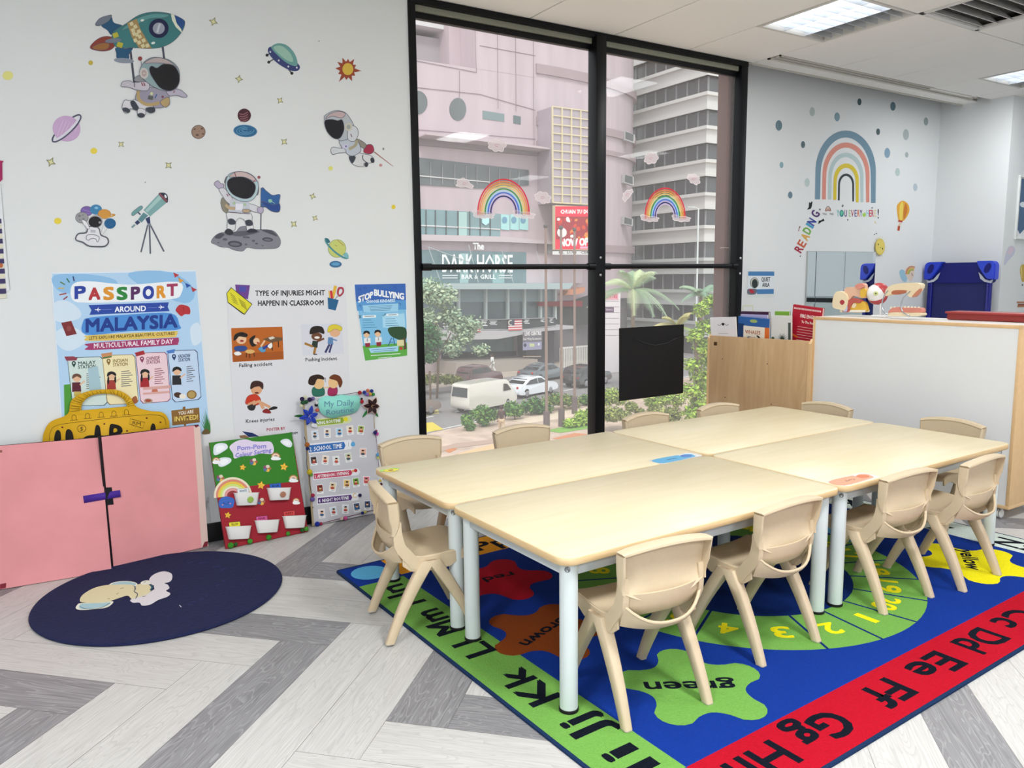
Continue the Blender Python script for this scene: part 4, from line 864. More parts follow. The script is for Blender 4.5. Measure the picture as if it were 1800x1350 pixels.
def galaxy(a):
    a.ell(140, 1036, 96, 50, '#7ea3bb', 4); a.ell(140, 1036, 90, 46, '#2c6591', 4)
    for r in (70, 48, 26): a.arc(140, 1033, r, r*.45, 20+r, 300+r, 5, '#5f9cbd', rot=-4)
deco('galaxy_decal', 'sticker of a blue spiral galaxy below the dark red planet', 'wall sticker', cB, galaxy)
def gplanet(a):
    a.ell(1148, 743, 75, 76, '#7f9a58'); a.ell(1148, 743, 71, 72, '#c5cd74'); a.curve([(1150, 672), (1170, 690), (1205, 720)], 4, '#a86b4b'); a.curve([(1130, 715), (1150, 725)], 4, '#a86b4b')
    a.arc(1146, 740, 122, 34, -185, 5, 15, '#4f8f96', rot=41); a.blob([(1050, 658), (1075, 662), (1090, 690), (1065, 695)], '#2f6f7c'); a.blob([(1200, 800), (1225, 775), (1244, 805), (1235, 826)], '#7fb9bf')
deco('planet_decal', 'sticker of a green planet with a teal ring above the posters', 'wall sticker', cD, gplanet)
deco('oval_decal', 'small blue oval galaxy sticker under the green planet', 'wall sticker', cD, lambda a: (a.ell(1136, 874, 51, 28, '#3c6c96'), a.ell(1136, 872, 34, 15, '#5c9cc9')))
def astro3(a):
    a.ol = ('#5c5f6c', 4)
    a.blob([(100, 690), (130, 640), (190, 610), (290, 615), (340, 565), (400, 560), (440, 585), (600, 590), (660, 640), (678, 695), (650, 738), (560, 745), (470, 745), (400, 735), (360, 765), (290, 755), (240, 735), (180, 730), (140, 710)], '#83838d')
    a.blob([(130, 650), (170, 618), (210, 625), (170, 660)], '#4e4e58'); a.blob([(520, 590), (600, 595), (650, 640), (600, 625)], '#4e4e58'); a.blob([(250, 620), (330, 600), (500, 600), (430, 625), (330, 640)], '#5c5c66')
    for x, y, rx, ry in ((298, 705, 60, 26), (570, 668, 45, 18), (215, 668, 18, 10), (392, 650, 30, 8), (452, 680, 12, 9), (478, 703, 11, 8), (390, 710, 10, 8), (160, 695, 8, 5), (528, 720, 8, 5)): a.ell(x, y, rx, ry, '#4b4b55', 5); a.ell(x, y+2, rx*.7, ry*.5, '#6d6d78', 5)
    a.line([(516, 240), (513, 590)], 9, '#3f4250'); a.blob([(520, 240), (560, 265), (610, 300), (672, 294), (665, 360), (668, 435), (610, 435), (560, 400), (516, 385)], '#2f5f9d'); a.blob([(516, 350), (560, 360), (620, 380), (668, 370), (668, 430), (610, 435), (555, 398)], '#24478a'); a.ell(591, 347, 17, 15, '#7fb9a8'); a.line([(575, 335), (628, 368)], 4, '#9fc9a8')
    a.blob([(180, 350), (200, 315), (240, 320), (250, 400), (240, 450), (200, 430), (185, 390)], '#8b8676'); a.blob([(125, 205), (155, 178), (180, 200), (205, 210), (200, 245), (165, 248)], '#b6abc4')
    a.blob([(165, 250), (205, 240), (240, 275), (275, 320), (265, 375), (225, 350), (190, 300)], SUIT); a.line([(228, 288), (240, 308)], 7, '#7a3948'); a.line([(243, 282), (253, 300)], 7, '#7a3948')
    a.blob([(415, 370), (500, 400), (510, 435), (460, 440), (415, 415)], SUIT); a.blob([(485, 405), (525, 398), (535, 425), (520, 450), (490, 445)], '#b6abc4')
    a.blob([(240, 440), (420, 445), (440, 520), (450, 590), (400, 600), (385, 520), (340, 490), (305, 520), (295, 590), (235, 585), (236, 510)], '#dcdde0'); a.blob([(240, 505), (270, 495), (300, 515), (298, 540), (250, 540)], OUT); a.blob([(385, 515), (420, 505), (444, 525), (440, 550), (395, 552)], OUT)
    a.blob([(210, 610), (235, 580), (270, 590), (285, 620), (250, 632)], '#32333c'); a.blob([(395, 600), (430, 578), (480, 590), (478, 608), (420, 615)], '#32333c')
    a.poly([(262, 335), (415, 345), (425, 455), (240, 445)], '#c3c7d2'); a.rect(302, 370, 362, 425, '#e2e2ee', rot=3); a.ell(290, 366, 12, 12, '#a9c29c'); a.ell(379, 377, 12, 12, '#a9c29c'); a.curve([(215, 380), (250, 405), (300, 410)], 26, '#b8a283'); a.blob([(360, 420), (415, 418), (420, 440), (370, 443)], '#b8a283'); a.line([(243, 440), (420, 455)], 6, '#59394a')
    a.blob([(210, 190), (225, 148), (240, 150), (225, 200)], '#77777a'); a.ell(487, 260, 12, 42, '#77777a', 5); a.ell(498, 150, 13, 13, '#96565c'); a.line([(498, 162), (490, 200)], 5, '#c9c9cc')
    a.blob([(220, 190), (250, 125), (320, 103), (400, 112), (460, 150), (492, 210), (480, 290), (430, 345), (350, 350), (270, 310), (225, 250)], '#b3cbd1'); a.blob([(245, 145), (310, 106), (390, 112), (455, 150), (470, 190), (380, 150), (300, 148)], '#c9b3b3')
    a.blob([(232, 195), (262, 158), (340, 146), (400, 160), (460, 205), (465, 260), (430, 315), (370, 328), (290, 300), (245, 250)], '#17171d'); a.line([(293, 112), (306, 148)], 6, '#7a3948'); a.line([(466, 172), (445, 196)], 6, '#7a3948')
deco('astronaut_decal', 'sticker of an astronaut standing on grey moon rock holding a blue flag', 'wall sticker', cD, astro3)
def tele(a):
    a.ol = ('#5c5f6c', 3)
    for p in (((1168, 790), (1115, 1005)), ((1182, 790), (1189, 1018)), ((1192, 795), (1297, 1000))): a.line(p, 12, '#5c5f6e')
    a.poly([(1150, 740), (1185, 722), (1190, 782), (1168, 782)], '#2b3a63'); a.ell(1180, 787, 16, 10, '#7b8594'); a.ell(1208, 1000, 3, 3, '#cccccc')
    a.poly([(1255, 545), (1318, 612), (1188, 722), (1135, 672)], '#7fa9ab'); a.poly([(1262, 552), (1285, 575), (1165, 690), (1148, 676)], '#a3c6c4'); a.poly([(1135, 690), (1172, 715), (1120, 770), (1090, 748)], '#5c8a91'); a.poly([(1088, 750), (1110, 770), (1085, 790), (1065, 770)], '#2b3a63'); a.poly([(1062, 782), (1072, 792), (1048, 815), (1036, 806)], '#7b9aa0')
    a.blob([(1255, 545), (1290, 535), (1320, 550), (1328, 590), (1315, 612)], '#20283f'); a.poly([(1253, 548), (1266, 536), (1326, 596), (1314, 612)], '#7d4a55'); a.ell(1309, 563, 8, 15, '#e9eef2', -20); a.blob([(1040, 705), (1050, 685), (1100, 645), (1122, 640), (1125, 660), (1070, 705), (1050, 716)], '#6c9c9e'); a.line([(1092, 690), (1112, 708)], 10, '#2b3a63')
deco('telescope_decal', 'sticker of a teal telescope on a grey tripod', 'wall sticker', cC, tele)
def astro4(a):
    a.ol = ('#5c5f6c', 3)
    a.ell(686, 680, 50, 40, '#4c4466'); a.ell(686, 680, 47, 37, '#7b62a8', 0); a.line([(650, 665), (725, 690)], 4, '#9c86c4'); a.line([(655, 690), (720, 705)], 4, '#9c86c4'); a.ell(759, 668, 48, 40, '#3e82b0'); a.ell(762, 655, 15, 10, '#7fb9dc')
    a.ell(825, 703, 52, 38, '#a86c2a'); a.ell(825, 700, 48, 34, '#cf9340'); a.curve([(770, 725), (820, 732), (880, 722), (908, 710), (880, 706)], 10, '#d8a04c'); a.ell(648, 732, 52, 45, '#4e4e55'); a.ell(648, 732, 49, 42, '#9a9a9e')
    for x, y, r in ((628, 718, 12), (660, 740, 8), (655, 712, 7), (630, 750, 7)): a.ell(x, y, r, r*.8, '#7a7a80')
    a.ell(870, 778, 46, 41, '#1e5d8f'); a.line([(850, 815), (812, 865)], 3, '#b9b9be'); a.line([(815, 790), (800, 850)], 3, '#b9b9be'); a.line([(668, 780), (685, 850)], 3, '#b9b9be')
    a.blob([(595, 890), (620, 855), (680, 845), (700, 800), (780, 810), (800, 865), (850, 890), (860, 930), (830, 962), (770, 965), (700, 960), (650, 930), (605, 915)], '#5b5b66'); a.blob([(603, 890), (625, 862), (685, 853), (704, 806), (776, 816), (795, 872), (842, 894), (852, 928), (826, 954), (770, 957), (704, 952), (655, 922), (610, 910)], '#dfdfe4')
    a.curve([(680, 900), (690, 870), (750, 868), (785, 890), (770, 925), (755, 900), (715, 900), (700, 912), (680, 900)], 5, '#6b6b75'); a.blob([(645, 755), (680, 760), (705, 810), (690, 820)], '#e6e6ea'); a.rect(715, 828, 755, 850, '#b9b9c4', rot=5)
    a.ell(756, 762, 56, 50, '#a4a4aa'); a.ell(752, 766, 52, 44, '#17171c'); a.ell(788, 770, 9, 10, '#8f8f96')
deco('astronaut_decal', 'sticker of a little astronaut sitting on a cloud with planet balloons', 'wall sticker', cC, astro4)
# ---- striped wall planner cut off by the left edge
def planner(a):
    a.poly([(-260, 480), (5, 455), (62, 1240), (78, 1310), (-200, 1340)], '#e6e8ec'); a.line([(5, 460), (80, 1305)], 3, '#8f9096')
    for k in range(8): y = 740+k*79; x = 5+(y-455)*.067-6; a.poly([(x-200, y+8), (x-8, y), (x-5, y+38), (x-200, y+45)], '#3d3562'); a.poly([(x-200, y+49), (x-5, y+42), (x-3, y+76), (x-200, y+82)], '#dcd8c4')
    a.ell(5, 1110, 20, 18, '#b5633a')
deco('wall_planner', 'striped navy and cream poster cut off by the left edge of the photo', 'poster', cC, planner, lift=.002)
def ribbon(a): a.poly([(-60, 270), (30, 285), (18, 300), (20, 430), (0, 450), (-60, 430)], '#a3205c')
deco('ribbon', 'magenta ribbon above the striped poster at the left edge', 'ribbon', cC, ribbon, lift=.004)
# ================================================================== POSTERS
def passport(a):
    a.poly([(38, 78), (1080, 60), (1185, 1240), (118, 1290)], '#dfe9f4'); a.poly([(48, 88), (1078, 70), (1180, 1232), (128, 1280)], '#b3d3f0')
    for pts in ([(60, 100), (300, 90), (500, 130), (480, 200), (200, 230), (80, 200)], [(600, 80), (900, 75), (1070, 200), (1000, 300), (700, 180)]): a.blob(pts, '#8fbfe8')
    for pts in ([(60, 300), (150, 280), (240, 340), (250, 400), (160, 430), (70, 420)], [(1040, 480), (1100, 440), (1125, 560), (1060, 600)], [(80, 500), (200, 470), (300, 560), (180, 640), (90, 600)]): a.blob(pts, '#d3e4f3')
    for k, (x0, y0, x1, y1, c) in enumerate(((198, 105, 206, 140, '#2a2f6b'), (152, 120, 172, 150, '#2f6f5c'), (105, 145, 140, 165, '#5c7f55'), (90, 190, 135, 192, '#c9b06a'), (100, 238, 150, 228, '#a5443f'), (128, 272, 158, 250, '#8f2f3f'))): a.line([(x0, y0), (x1, y1)], 9, c)
    a.curve([(920, 80), (1000, 150), (1085, 205)], 3, '#555555')
    for x, y, c in ((940, 85, '#b5343c'), (975, 125, '#dc9a3c'), (1025, 160, '#2a4fa5'), (1068, 190, '#b5343c')): a.poly([(x-22, y-8), (x+20, y+10), (x-10, y+30)], c)
    a.blob([(190, 170), (300, 140), (600, 165), (950, 145), (975, 230), (900, 270), (560, 290), (300, 295), (195, 275)], '#eef3f8')
    lt = (('P', 205, 270, 295, 178, '#2740a0'), ('A', 305, 278, 400, 190, '#b5343c'), ('S', 412, 278, 498, 185, '#e0962e'), ('S', 508, 278, 595, 185, '#27843c'), ('P', 610, 275, 685, 182, '#55285f'), ('O', 695, 272, 785, 178, '#2740a0'), ('R', 795, 265, 870, 175, '#e0962e'), ('T', 868, 250, 955, 162, '#a53a5f'))
    for ch, x0, yb, x1, yt, c in lt: a.text(ch, (x0+8, yb-6), (x1-10, yb-10), (yb-yt)*.92, c, bold=.055)
    a.poly([(308, 312), (886, 292), (878, 325), (892, 355), (316, 382), (330, 348)], '#2748a5'); a.text('AROUND', (498, 362), (720, 354), 38, '#eef3fb', bold=.03); a.line([(395, 345), (475, 342)], 2, '#8fa5dc'); a.line([(735, 332), (800, 328)], 2, '#8fa5dc')
    for x, y, s in ((375, 345, -1), (832, 327, 1)): a.line([(x-20, y), (x+20, y)], 6, '#eef3fb'); a.poly([(x-10*s, y-20), (x+8*s, y), (x-10*s, y+20), (x-2*s, y)], '#eef3fb')
    a.blob([(270, 430), (330, 400), (600, 380), (900, 370), (960, 450), (940, 490), (600, 500), (290, 525)], '#4c8fd8'); a.text('MALAYSIA', (292, 505), (945, 470), 92, '#1c3a8c', bold=.045)
    a.blob([(295, 545), (330, 528), (900, 500), (945, 505), (940, 530), (880, 545), (330, 570)], '#e0c262'); a.text("LET'S EXPLORE MALAYSIA BEAUTIFUL CULTURES", (312, 560), (928, 525), 22, '#4a3a1c', bold=.02)
    a.blob([(308, 610), (330, 585), (900, 548), (955, 552), (950, 590), (900, 600), (330, 635)], '#a53a6b'); a.text('MULTICULTURAL FAMILY DAY', (348, 622), (916, 588), 34, '#f3e8f0', bold=.02)
    a.poly([(112, 440), (185, 425), (225, 520), (150, 535)], '#7c2c30'); a.ell(168, 480, 18, 20, '#8f4444'); a.blob([(935, 345), (960, 312), (1000, 312), (1035, 330), (1038, 375), (1000, 378), (975, 392), (945, 365)], '#b52f38'); a.line([(988, 325), (992, 350)], 4, '#7c1c28')
    a.poly([(132, 885), (190, 878), (200, 1275), (140, 1278)], '#4f9a38')
    cards = ((165, 688, 410, 'MALAY', '#1c3f38', '#cfe0dc', 440), (415, 672, 640, 'INDIAN', '#8a6a2c', '#efe4b8', 665), (655, 655, 870, 'CHINESE', '#8a3a5c', '#ecd0d8', 895), (885, 638, 1088, 'KADAZAN', '#243a6b', '#c3d8f0', 1115))
    for k, (x0, y0, x1, nm, c, bgc, xb) in enumerate(cards):
        q = [(x0+10, y0+4), (x1-18, y0-2), (x1, y0+15), (xb, 1010-k*14), (xb-20, 1030-k*14), (x0+50, 1036-k*10), (x0+30, 1015-k*10), (x0-4, y0+24)]
        a.poly([(x+(4 if x > (x0+x1)/2 else -4), y+(4 if y > 850 else -4)) for x, y in q], c); a.poly(q, bgc); a.ell(x0+38, y0+42, 15, 16, c); a.poly([(x0+25, y0+50), (x0+51, y0+50), (x0+40, y0+74)], c); a.ell(x0+38, y0+41, 6, 6, bgc)
        a.text(nm, (x0+70, y0+54), (x1-50, y0+46), 24, c, bold=.02); a.text('STATION', (x0+70, y0+82), (x1-50, y0+74), 24, c, bold=.02)
        for j in range(8): a.line([(x0+128, y0+118+j*15), (x1-38+(j % 3)*12, y0+112+j*15)], 5, '#5a5a62' if k != 2 else '#8f4452')
        px, py = x0+60, y0+150; hc = ('#6b4a3a', '#1c1a1c', '#1c1a1c', '#1c1a1c')[k]; cl = ('#5c1f30', '#a53a34', '#a5262c', '#26262c')[k]
        a.poly([(px-34, py+30), (px+26, py+28), (px+32, py+95), (px-34, py+98)], cl); a.ell(px, py, 28, 28, '#e3b896'); a.blob([(px-32, py+4), (px-28, py-24), (px, py-34), (px+28, py-22), (px+30, py), (px, py-14)], hc); a.line([(px+22, py+48), (px+58, py+18)], 10, '#e3b896')
        if k == 0: a.poly([(px-20, py+95), (px+30, py+95), (px+30, py+130), (px-20, py+130)], '#c9b45a'); a.poly([(x0+140, y0+80), (x0+210, y0+60), (x0+240, y0+250), (x0+150, y0+250)], '#a5c4cf')
        if k in (1, 2): a.ell(px-24, py+30, 7, 30, hc); a.ell(px+26, py+26, 7, 26, hc)
    for pts, c in (([(135, 682), (200, 680), (230, 692), (222, 710), (150, 712)], '#8f3a4b'), ([(398, 662), (480, 650), (472, 690), (412, 700)], '#c98a5c'), ([(640, 655), (705, 638), (715, 665), (655, 680)], '#a5262c'), ([(868, 640), (930, 628), (925, 655), (880, 660)], '#4c7cc8')): a.poly(pts, c)
    a.line([(412, 692), (476, 680)], 9, '#3a7a4b'); a.ell(785, 930, 22, 20, '#c9745c'); a.ell(738, 1000, 32, 18, '#b5a08f'); a.ell(738, 998, 22, 10, '#a54a34'); a.ell(952, 958, 30, 20, '#4a3226', 10); a.ell(985, 968, 24, 18, '#eee8dc', 10); a.ell(1050, 955, 36, 32, '#8a6a34'); a.ell(1050, 955, 26, 24, '#b59a5c')
    a.rect(700, 895, 900, 915, '#d9a8a0', rot=-4); a.rect(700, 935, 890, 950, '#d9a8a0', rot=-4); a.blob([(620, 985), (650, 965), (662, 1010), (630, 1015)], '#a5623a'); a.poly([(985, 1045), (1005, 1040), (1010, 1180), (995, 1180)], '#8a5c2c')
    a.poly([(903, 1070), (1104, 1048), (1110, 1155), (912, 1178)], '#8a642f'); a.text('YOU ARE', (955, 1102), (1064, 1088), 24, '#f0eadc', bold=.02); a.text('INVITED!', (928, 1148), (1095, 1132), 34, '#e8cf6a', bold=.02)
    for k in range(9): a.poly([(1150+k*3, 1225), (1162+k*3, 1225), (1110+k*9, 1050+abs(4-k)*22)], '#2f6b38' if k % 2 else '#3f8a44')
    a.blob([(1125, 1225), (1150, 1200), (1178, 1215), (1180, 1236), (1130, 1240)], '#6b5a34')
deco('passport_poster', 'blue sky poster reading PASSPORT AROUND MALAYSIA, behind the yellow suitcase', 'poster', cE, passport, lift=.0015, step=.00012)
def child(a, x, y, s, skin, hair, shirt, pants, lean=0):
    a.poly([(x-12*s, y+18*s), (x+12*s, y+18*s), (x+14*s+lean, y+55*s), (x-14*s+lean, y+55*s)], shirt); a.poly([(x-12*s+lean, y+54*s), (x+12*s+lean, y+54*s), (x+12*s+lean, y+90*s), (x-12*s+lean, y+90*s)], pants)
    a.ell(x, y, 22*s, 22*s, skin); a.blob([(x-25*s, y+5*s), (x-24*s, y-18*s), (x, y-30*s), (x+24*s, y-18*s), (x+24*s, y), (x, y-12*s)], hair)
def injuries(a):
    a.ol = ('#4a4038', 1.6)
    a.poly([(75, 92), (958, 80), (1010, 1260), (140, 1275)], '#dddee3')
    for q in (((375, 375), (940, 365), (950, 600), (630, 610)), ): pass
    a.poly([(140, 85), (250, 90), (235, 195), (150, 170)], '#6b3f8f'); a.rect(170, 100, 220, 140, '#4a4aa5', rot=5); a.poly([(75, 150), (110, 105), (268, 230), (210, 310), (190, 300), (85, 220)], '#23251a'); a.poly([(80, 150), (112, 112), (262, 232), (208, 302), (88, 215)], '#dfd82e')
    for k in range(5): a.line([(98+k*5+4, 148+k*16), (140+k*6, 178+k*14)], 3, '#4a4a1c'); a.line([(165+k*5, 190+k*12), (215+k*4, 225+k*13)], 3, '#4a4a1c')
    a.text('TYPE OF INJURIES MIGHT', (290, 168), (805, 164), 38, '#16161a', bold=.03); a.text('HAPPEN IN CLASSROOM', (310, 242), (795, 238), 38, '#16161a', bold=.03)
    a.blob([(895, 150), (905, 108), (940, 108), (945, 145), (915, 175)], '#b5344c'); a.blob([(908, 148), (914, 120), (932, 120), (934, 142), (915, 162)], '#dddee3'); a.line([(885, 95), (862, 185)], 22, '#e0b43c'); a.line([(850, 130), (858, 190)], 18, '#c9303c'); a.line([(905, 165), (880, 195)], 8, '#9aa0a5'); a.line([(835, 130), (842, 185)], 8, '#e0b43c'); a.poly([(825, 180), (908, 200), (885, 278), (830, 265)], '#27628f')
    # falling accident
    a.poly([(110, 408), (490, 398), (500, 640), (122, 660)], '#b9631f'); a.poly([(118, 600), (498, 580), (500, 636), (124, 655)], '#a5541a')
    a.poly([(345, 490), (400, 470), (490, 478), (490, 500), (410, 515)], '#6b5238'); a.line([(415, 512), (415, 575)], 8, '#3c2618'); a.line([(460, 505), (462, 550)], 8, '#3c2618'); a.poly([(385, 478), (420, 470), (438, 482), (400, 494)], '#d9d4c8')
    a.ell(250, 582, 35, 15, '#d9b06a'); a.line([(225, 592), (222, 625)], 7, '#4a2c18'); a.line([(278, 590), (284, 620)], 7, '#4a2c18'); a.line([(248, 598), (248, 630)], 7, '#4a2c18')
    a.ell(186, 492, 38, 34, '#e8c09a'); a.blob([(128, 500), (140, 455), (190, 438), (232, 455), (220, 475), (170, 470), (150, 490)], '#1c1410'); a.ell(190, 503, 14, 8, '#a53434'); a.blob([(140, 545), (210, 540), (230, 560), (200, 580), (140, 575)], '#2c4a8f'); a.blob([(132, 590), (165, 580), (188, 600), (165, 612), (140, 608)], '#f0eeea')
    a.blob([(245, 500), (260, 475), (290, 462), (280, 500), (300, 530), (265, 545)], '#1c1410'); a.ell(298, 505, 24, 24, '#e8c09a'); a.ell(308, 518, 9, 7, '#a53434'); a.blob([(310, 560), (350, 545), (368, 575), (340, 588)], '#5c9cc9'); a.line([(345, 560), (400, 530)], 20, '#2c3f8f'); a.blob([(380, 540), (410, 515), (416, 545), (398, 560)], '#f0eeea'); a.line([(330, 545), (360, 500)], 12, '#e8c09a')
    a.text('Falling accident', (170, 698), (415, 685), 27, '#1c1c22', bold=.02)
    a.poly([(625, 382), (930, 370), (945, 600), (640, 612)], '#d5d7e2')
    # pushing incident
    a.line([(720, 520), (800, 485)], 14, '#6b4228'); a.poly([(715, 500), (755, 505), (750, 555), (705, 545)], '#26382c'); a.line([(735, 550), (725, 600)], 18, '#a5742c'); a.line([(715, 545), (655, 520)], 16, '#a5742c'); a.ell(745, 470, 40, 30, '#6b4228'); a.blob([(692, 450), (705, 405), (750, 392), (790, 405), (800, 450), (760, 440), (720, 450)], '#231a16'); a.ell(747, 478, 20, 9, '#f0ede8')
    a.line([(720, 602), (748, 602)], 7, '#26262c'); a.poly([(830, 475), (865, 478), (868, 530), (825, 525)], '#5c86b5'); a.line([(840, 528), (808, 590)], 16, '#3a3f6b'); a.line([(856, 528), (838, 590)], 14, '#3a3f6b'); a.line([(860, 490), (895, 500)], 10, '#5c86b5'); a.ell(880, 440, 40, 34, '#e0b08a'); a.blob([(828, 440), (835, 395), (880, 380), (930, 400), (925, 430), (880, 415)], '#dcc93c')
    a.text('Pushing incident', (662, 655), (895, 645), 27, '#1c1c22', bold=.02)
    # knee injury
    a.ell(298, 862, 42, 42, '#d9a47c'); a.blob([(253, 860), (262, 812), (300, 798), (345, 815), (345, 862), (320, 840), (285, 845)], '#3a1f1a'); a.ell(300, 888, 16, 7, '#6b2c24'); a.blob([(215, 960), (235, 912), (290, 898), (325, 925), (328, 965), (280, 985), (230, 975)], '#c93a24'); a.line([(235, 975), (290, 950)], 16, '#d9a47c')
    a.blob([(232, 985), (290, 975), (280, 1015), (245, 1015)], '#2c2a2c'); a.line([(270, 970), (318, 950), (350, 1005)], 24, '#d9a47c'); a.line([(330, 960), (400, 995)], 20, '#d9a47c'); a.blob([(345, 1020), (375, 1005), (405, 1030), (395, 1040), (350, 1035)], '#8f2424'); a.blob([(388, 1010), (420, 990), (450, 992), (448, 1005), (400, 1016)], '#231f22')
    a.text('Knees injuries', (220, 1112), (432, 1095), 27, '#1c1c22', bold=.02)
    # quarrel
    a.blob([(715, 850), (790, 840), (800, 905), (720, 912)], '#2c6f5c'); a.ell(760, 818, 40, 42, '#e8c08a'); a.blob([(684, 820), (695, 770), (750, 752), (790, 765), (800, 790), (750, 785), (725, 830)], '#2c1a12'); a.line([(795, 850), (840, 845)], 10, '#e8c08a'); a.blob([(835, 850), (895, 848), (890, 905), (830, 905)], '#a52c5c'); a.ell(868, 812, 38, 42, '#e8c08a'); a.blob([(838, 780), (870, 752), (915, 765), (935, 810), (915, 850), (895, 800)], '#6b3418')
    a.line([(805, 775), (812, 788), (806, 795), (812, 808)], 4, '#333333')
    a.text('POSTER BY', (374, 1172), (510, 1162), 22, '#a5243c', bold=.03); a.text('TEAM', (545, 1198), (602, 1193), 17, '#16161a', bold=.03); a.poly([(190, 1172), (270, 1185), (320, 1212), (240, 1215)], '#1c3468'); a.poly([(170, 1205), (215, 1200), (250, 1222), (180, 1225)], '#8a6a4a')
deco('injuries_poster', 'white poster headed TYPE OF INJURIES MIGHT HAPPEN IN CLASSROOM', 'poster', cF, injuries, lift=.0015, step=.00012)
def bully(a):
    a.poly([(1018, 82), (1408, 75), (1422, 618), (1098, 660)], '#e4e8ec'); a.poly([(1026, 85), (1403, 78), (1416, 612), (1104, 650)], '#7fbfe6'); a.poly([(1026, 85), (1403, 78), (1407, 200), (1036, 210)], '#3a68b8'); a.poly([(1036, 210), (1407, 200), (1409, 270), (1045, 280)], '#5b9bd6')
    for x, y in ((1062, 122), (1103, 112), (1325, 108), (1098, 288), (1358, 232), (1065, 245)): a.arc(x, y, 9, 9, -60, 200, 3, '#2c4a8f')
    L_ = 'STOP BULLYING'
    for w, xs, xe, y0, y1 in (('STOP', 1055, 1160, 218, 180), ('BULLYING', 1172, 1390, 165, 195)): a.text(w, (xs, y0), (xe, y1-0), 44, '#f4f6f8', bold=.05)
    a.text('CHOOSE KINDNESS', (1112, 222), (1324, 214), 22, '#d8ecf8', bold=.03)
    a.poly([(1085, 240), (1350, 225), (1348, 285), (1092, 292)], '#9cd0ee')
    for k in range(4): a.line([(1130+k*4, 248+k*11), (1305-k*5, 240+k*11)], 3, '#3f6f9c')
    a.poly([(1232, 315), (1395, 298), (1402, 402), (1236, 405)], '#a9daf3'); a.rect(1085, 312, 1185, 332, '#e4f0f6', rot=-2); a.rect(1260, 300, 1350, 318, '#e4f0f6', rot=-2); a.line([(1055, 312), (1075, 335)], 4, '#1c1c2c'); a.line([(1075, 310), (1057, 336)], 4, '#1c1c2c'); a.line([(1232, 310), (1240, 320), (1256, 298)], 4, '#1c3a2c'); a.line([(1100, 322), (1170, 320)], 4, '#55657a'); a.line([(1275, 310), (1335, 307)], 4, '#55657a')
    for k in range(4): a.line([(1085, 350+k*18), (1150+k*14, 347+k*18)], 3, '#3f6f9c'); a.line([(1255, 340+k*17), (1325+k*10, 337+k*17)], 3, '#3f6f9c')
    a.poly([(1085, 540), (1415, 515), (1416, 612), (1104, 650)], '#5fae4a'); a.blob([(1272, 420), (1300, 400), (1400, 405), (1410, 480), (1380, 500), (1300, 470)], '#2f4f34'); a.poly([(1385, 480), (1402, 480), (1412, 560), (1390, 570)], '#5c4a38')
    for x, y in ((1115, 455), (1198, 448)): a.poly([(x-20, y+28), (x+28, y+25), (x+30, y+65), (x-18, y+68)], '#e8ecee'); a.poly([(x-12, y+65), (x+26, y+62), (x+24, y+92), (x-8, y+95)], '#8f2c3c'); a.ell(x, y, 22, 25, '#e8c09a'); a.blob([(x-25, y), (x-20, y-22), (x, y-28), (x+20, y-20), (x+22, y), (x, y-12)], '#1c1a1c'); a.line([(x+4, y+30), (x+4, y+52)], 4, '#1c2c4a')
    a.line([(1275, 540), (1300, 480)], 6, '#2c5c8f'); a.line([(1325, 535), (1312, 480)], 6, '#2c5c8f'); a.line([(1282, 515), (1322, 512)], 4, '#2c5c8f'); a.rect(1340, 495, 1392, 540, '#e0d8a8', rot=-4); a.ell(1370, 558, 13, 13, '#b54a34')
    a.poly([(1130, 558), (1350, 540), (1348, 580), (1145, 592)], '#a9daf3'); a.line([(1150, 570), (1335, 556)], 3, '#2c5c8f'); a.line([(1165, 583), (1320, 570)], 3, '#2c5c8f'); a.line([(1145, 612), (1365, 597)], 5, '#e8f0ec'); a.line([(1200, 630), (1300, 622)], 4, '#e8f0ec')
deco('bullying_poster', 'small blue poster headed STOP BULLYING CHOOSE KINDNESS', 'poster', cF, bully, lift=.0015, step=.00012)
# ---- yellow cardboard suitcase
SCY = 4.136
PS = on_plane((0, SCY, 0), (0, 1, 0))
sc = thing('cardboard_suitcase', 'yellow cardboard cut-out suitcase with black lettering behind the pink panels', 'cut-out', (.3, SCY, .0))
a = Art(cropmap(*cG, PS), WN, lift=0, step=.0003)
ring = [tuple(p)[:2] for p in spline([(255, 700, 0), (258, 420, 0), (270, 340, 0), (310, 280, 0), (410, 235, 0), (435, 150, 0), (520, 100, 0), (620, 85, 0), (720, 90, 0), (790, 130, 0), (830, 190, 0), (910, 215, 0), (990, 225, 0), (1025, 270, 0), (1030, 330, 0), (1040, 700, 0)], 5, False)]
hole = [(495, 212), (500, 170), (540, 130), (600, 112), (680, 112), (740, 135), (765, 165), (772, 188)]
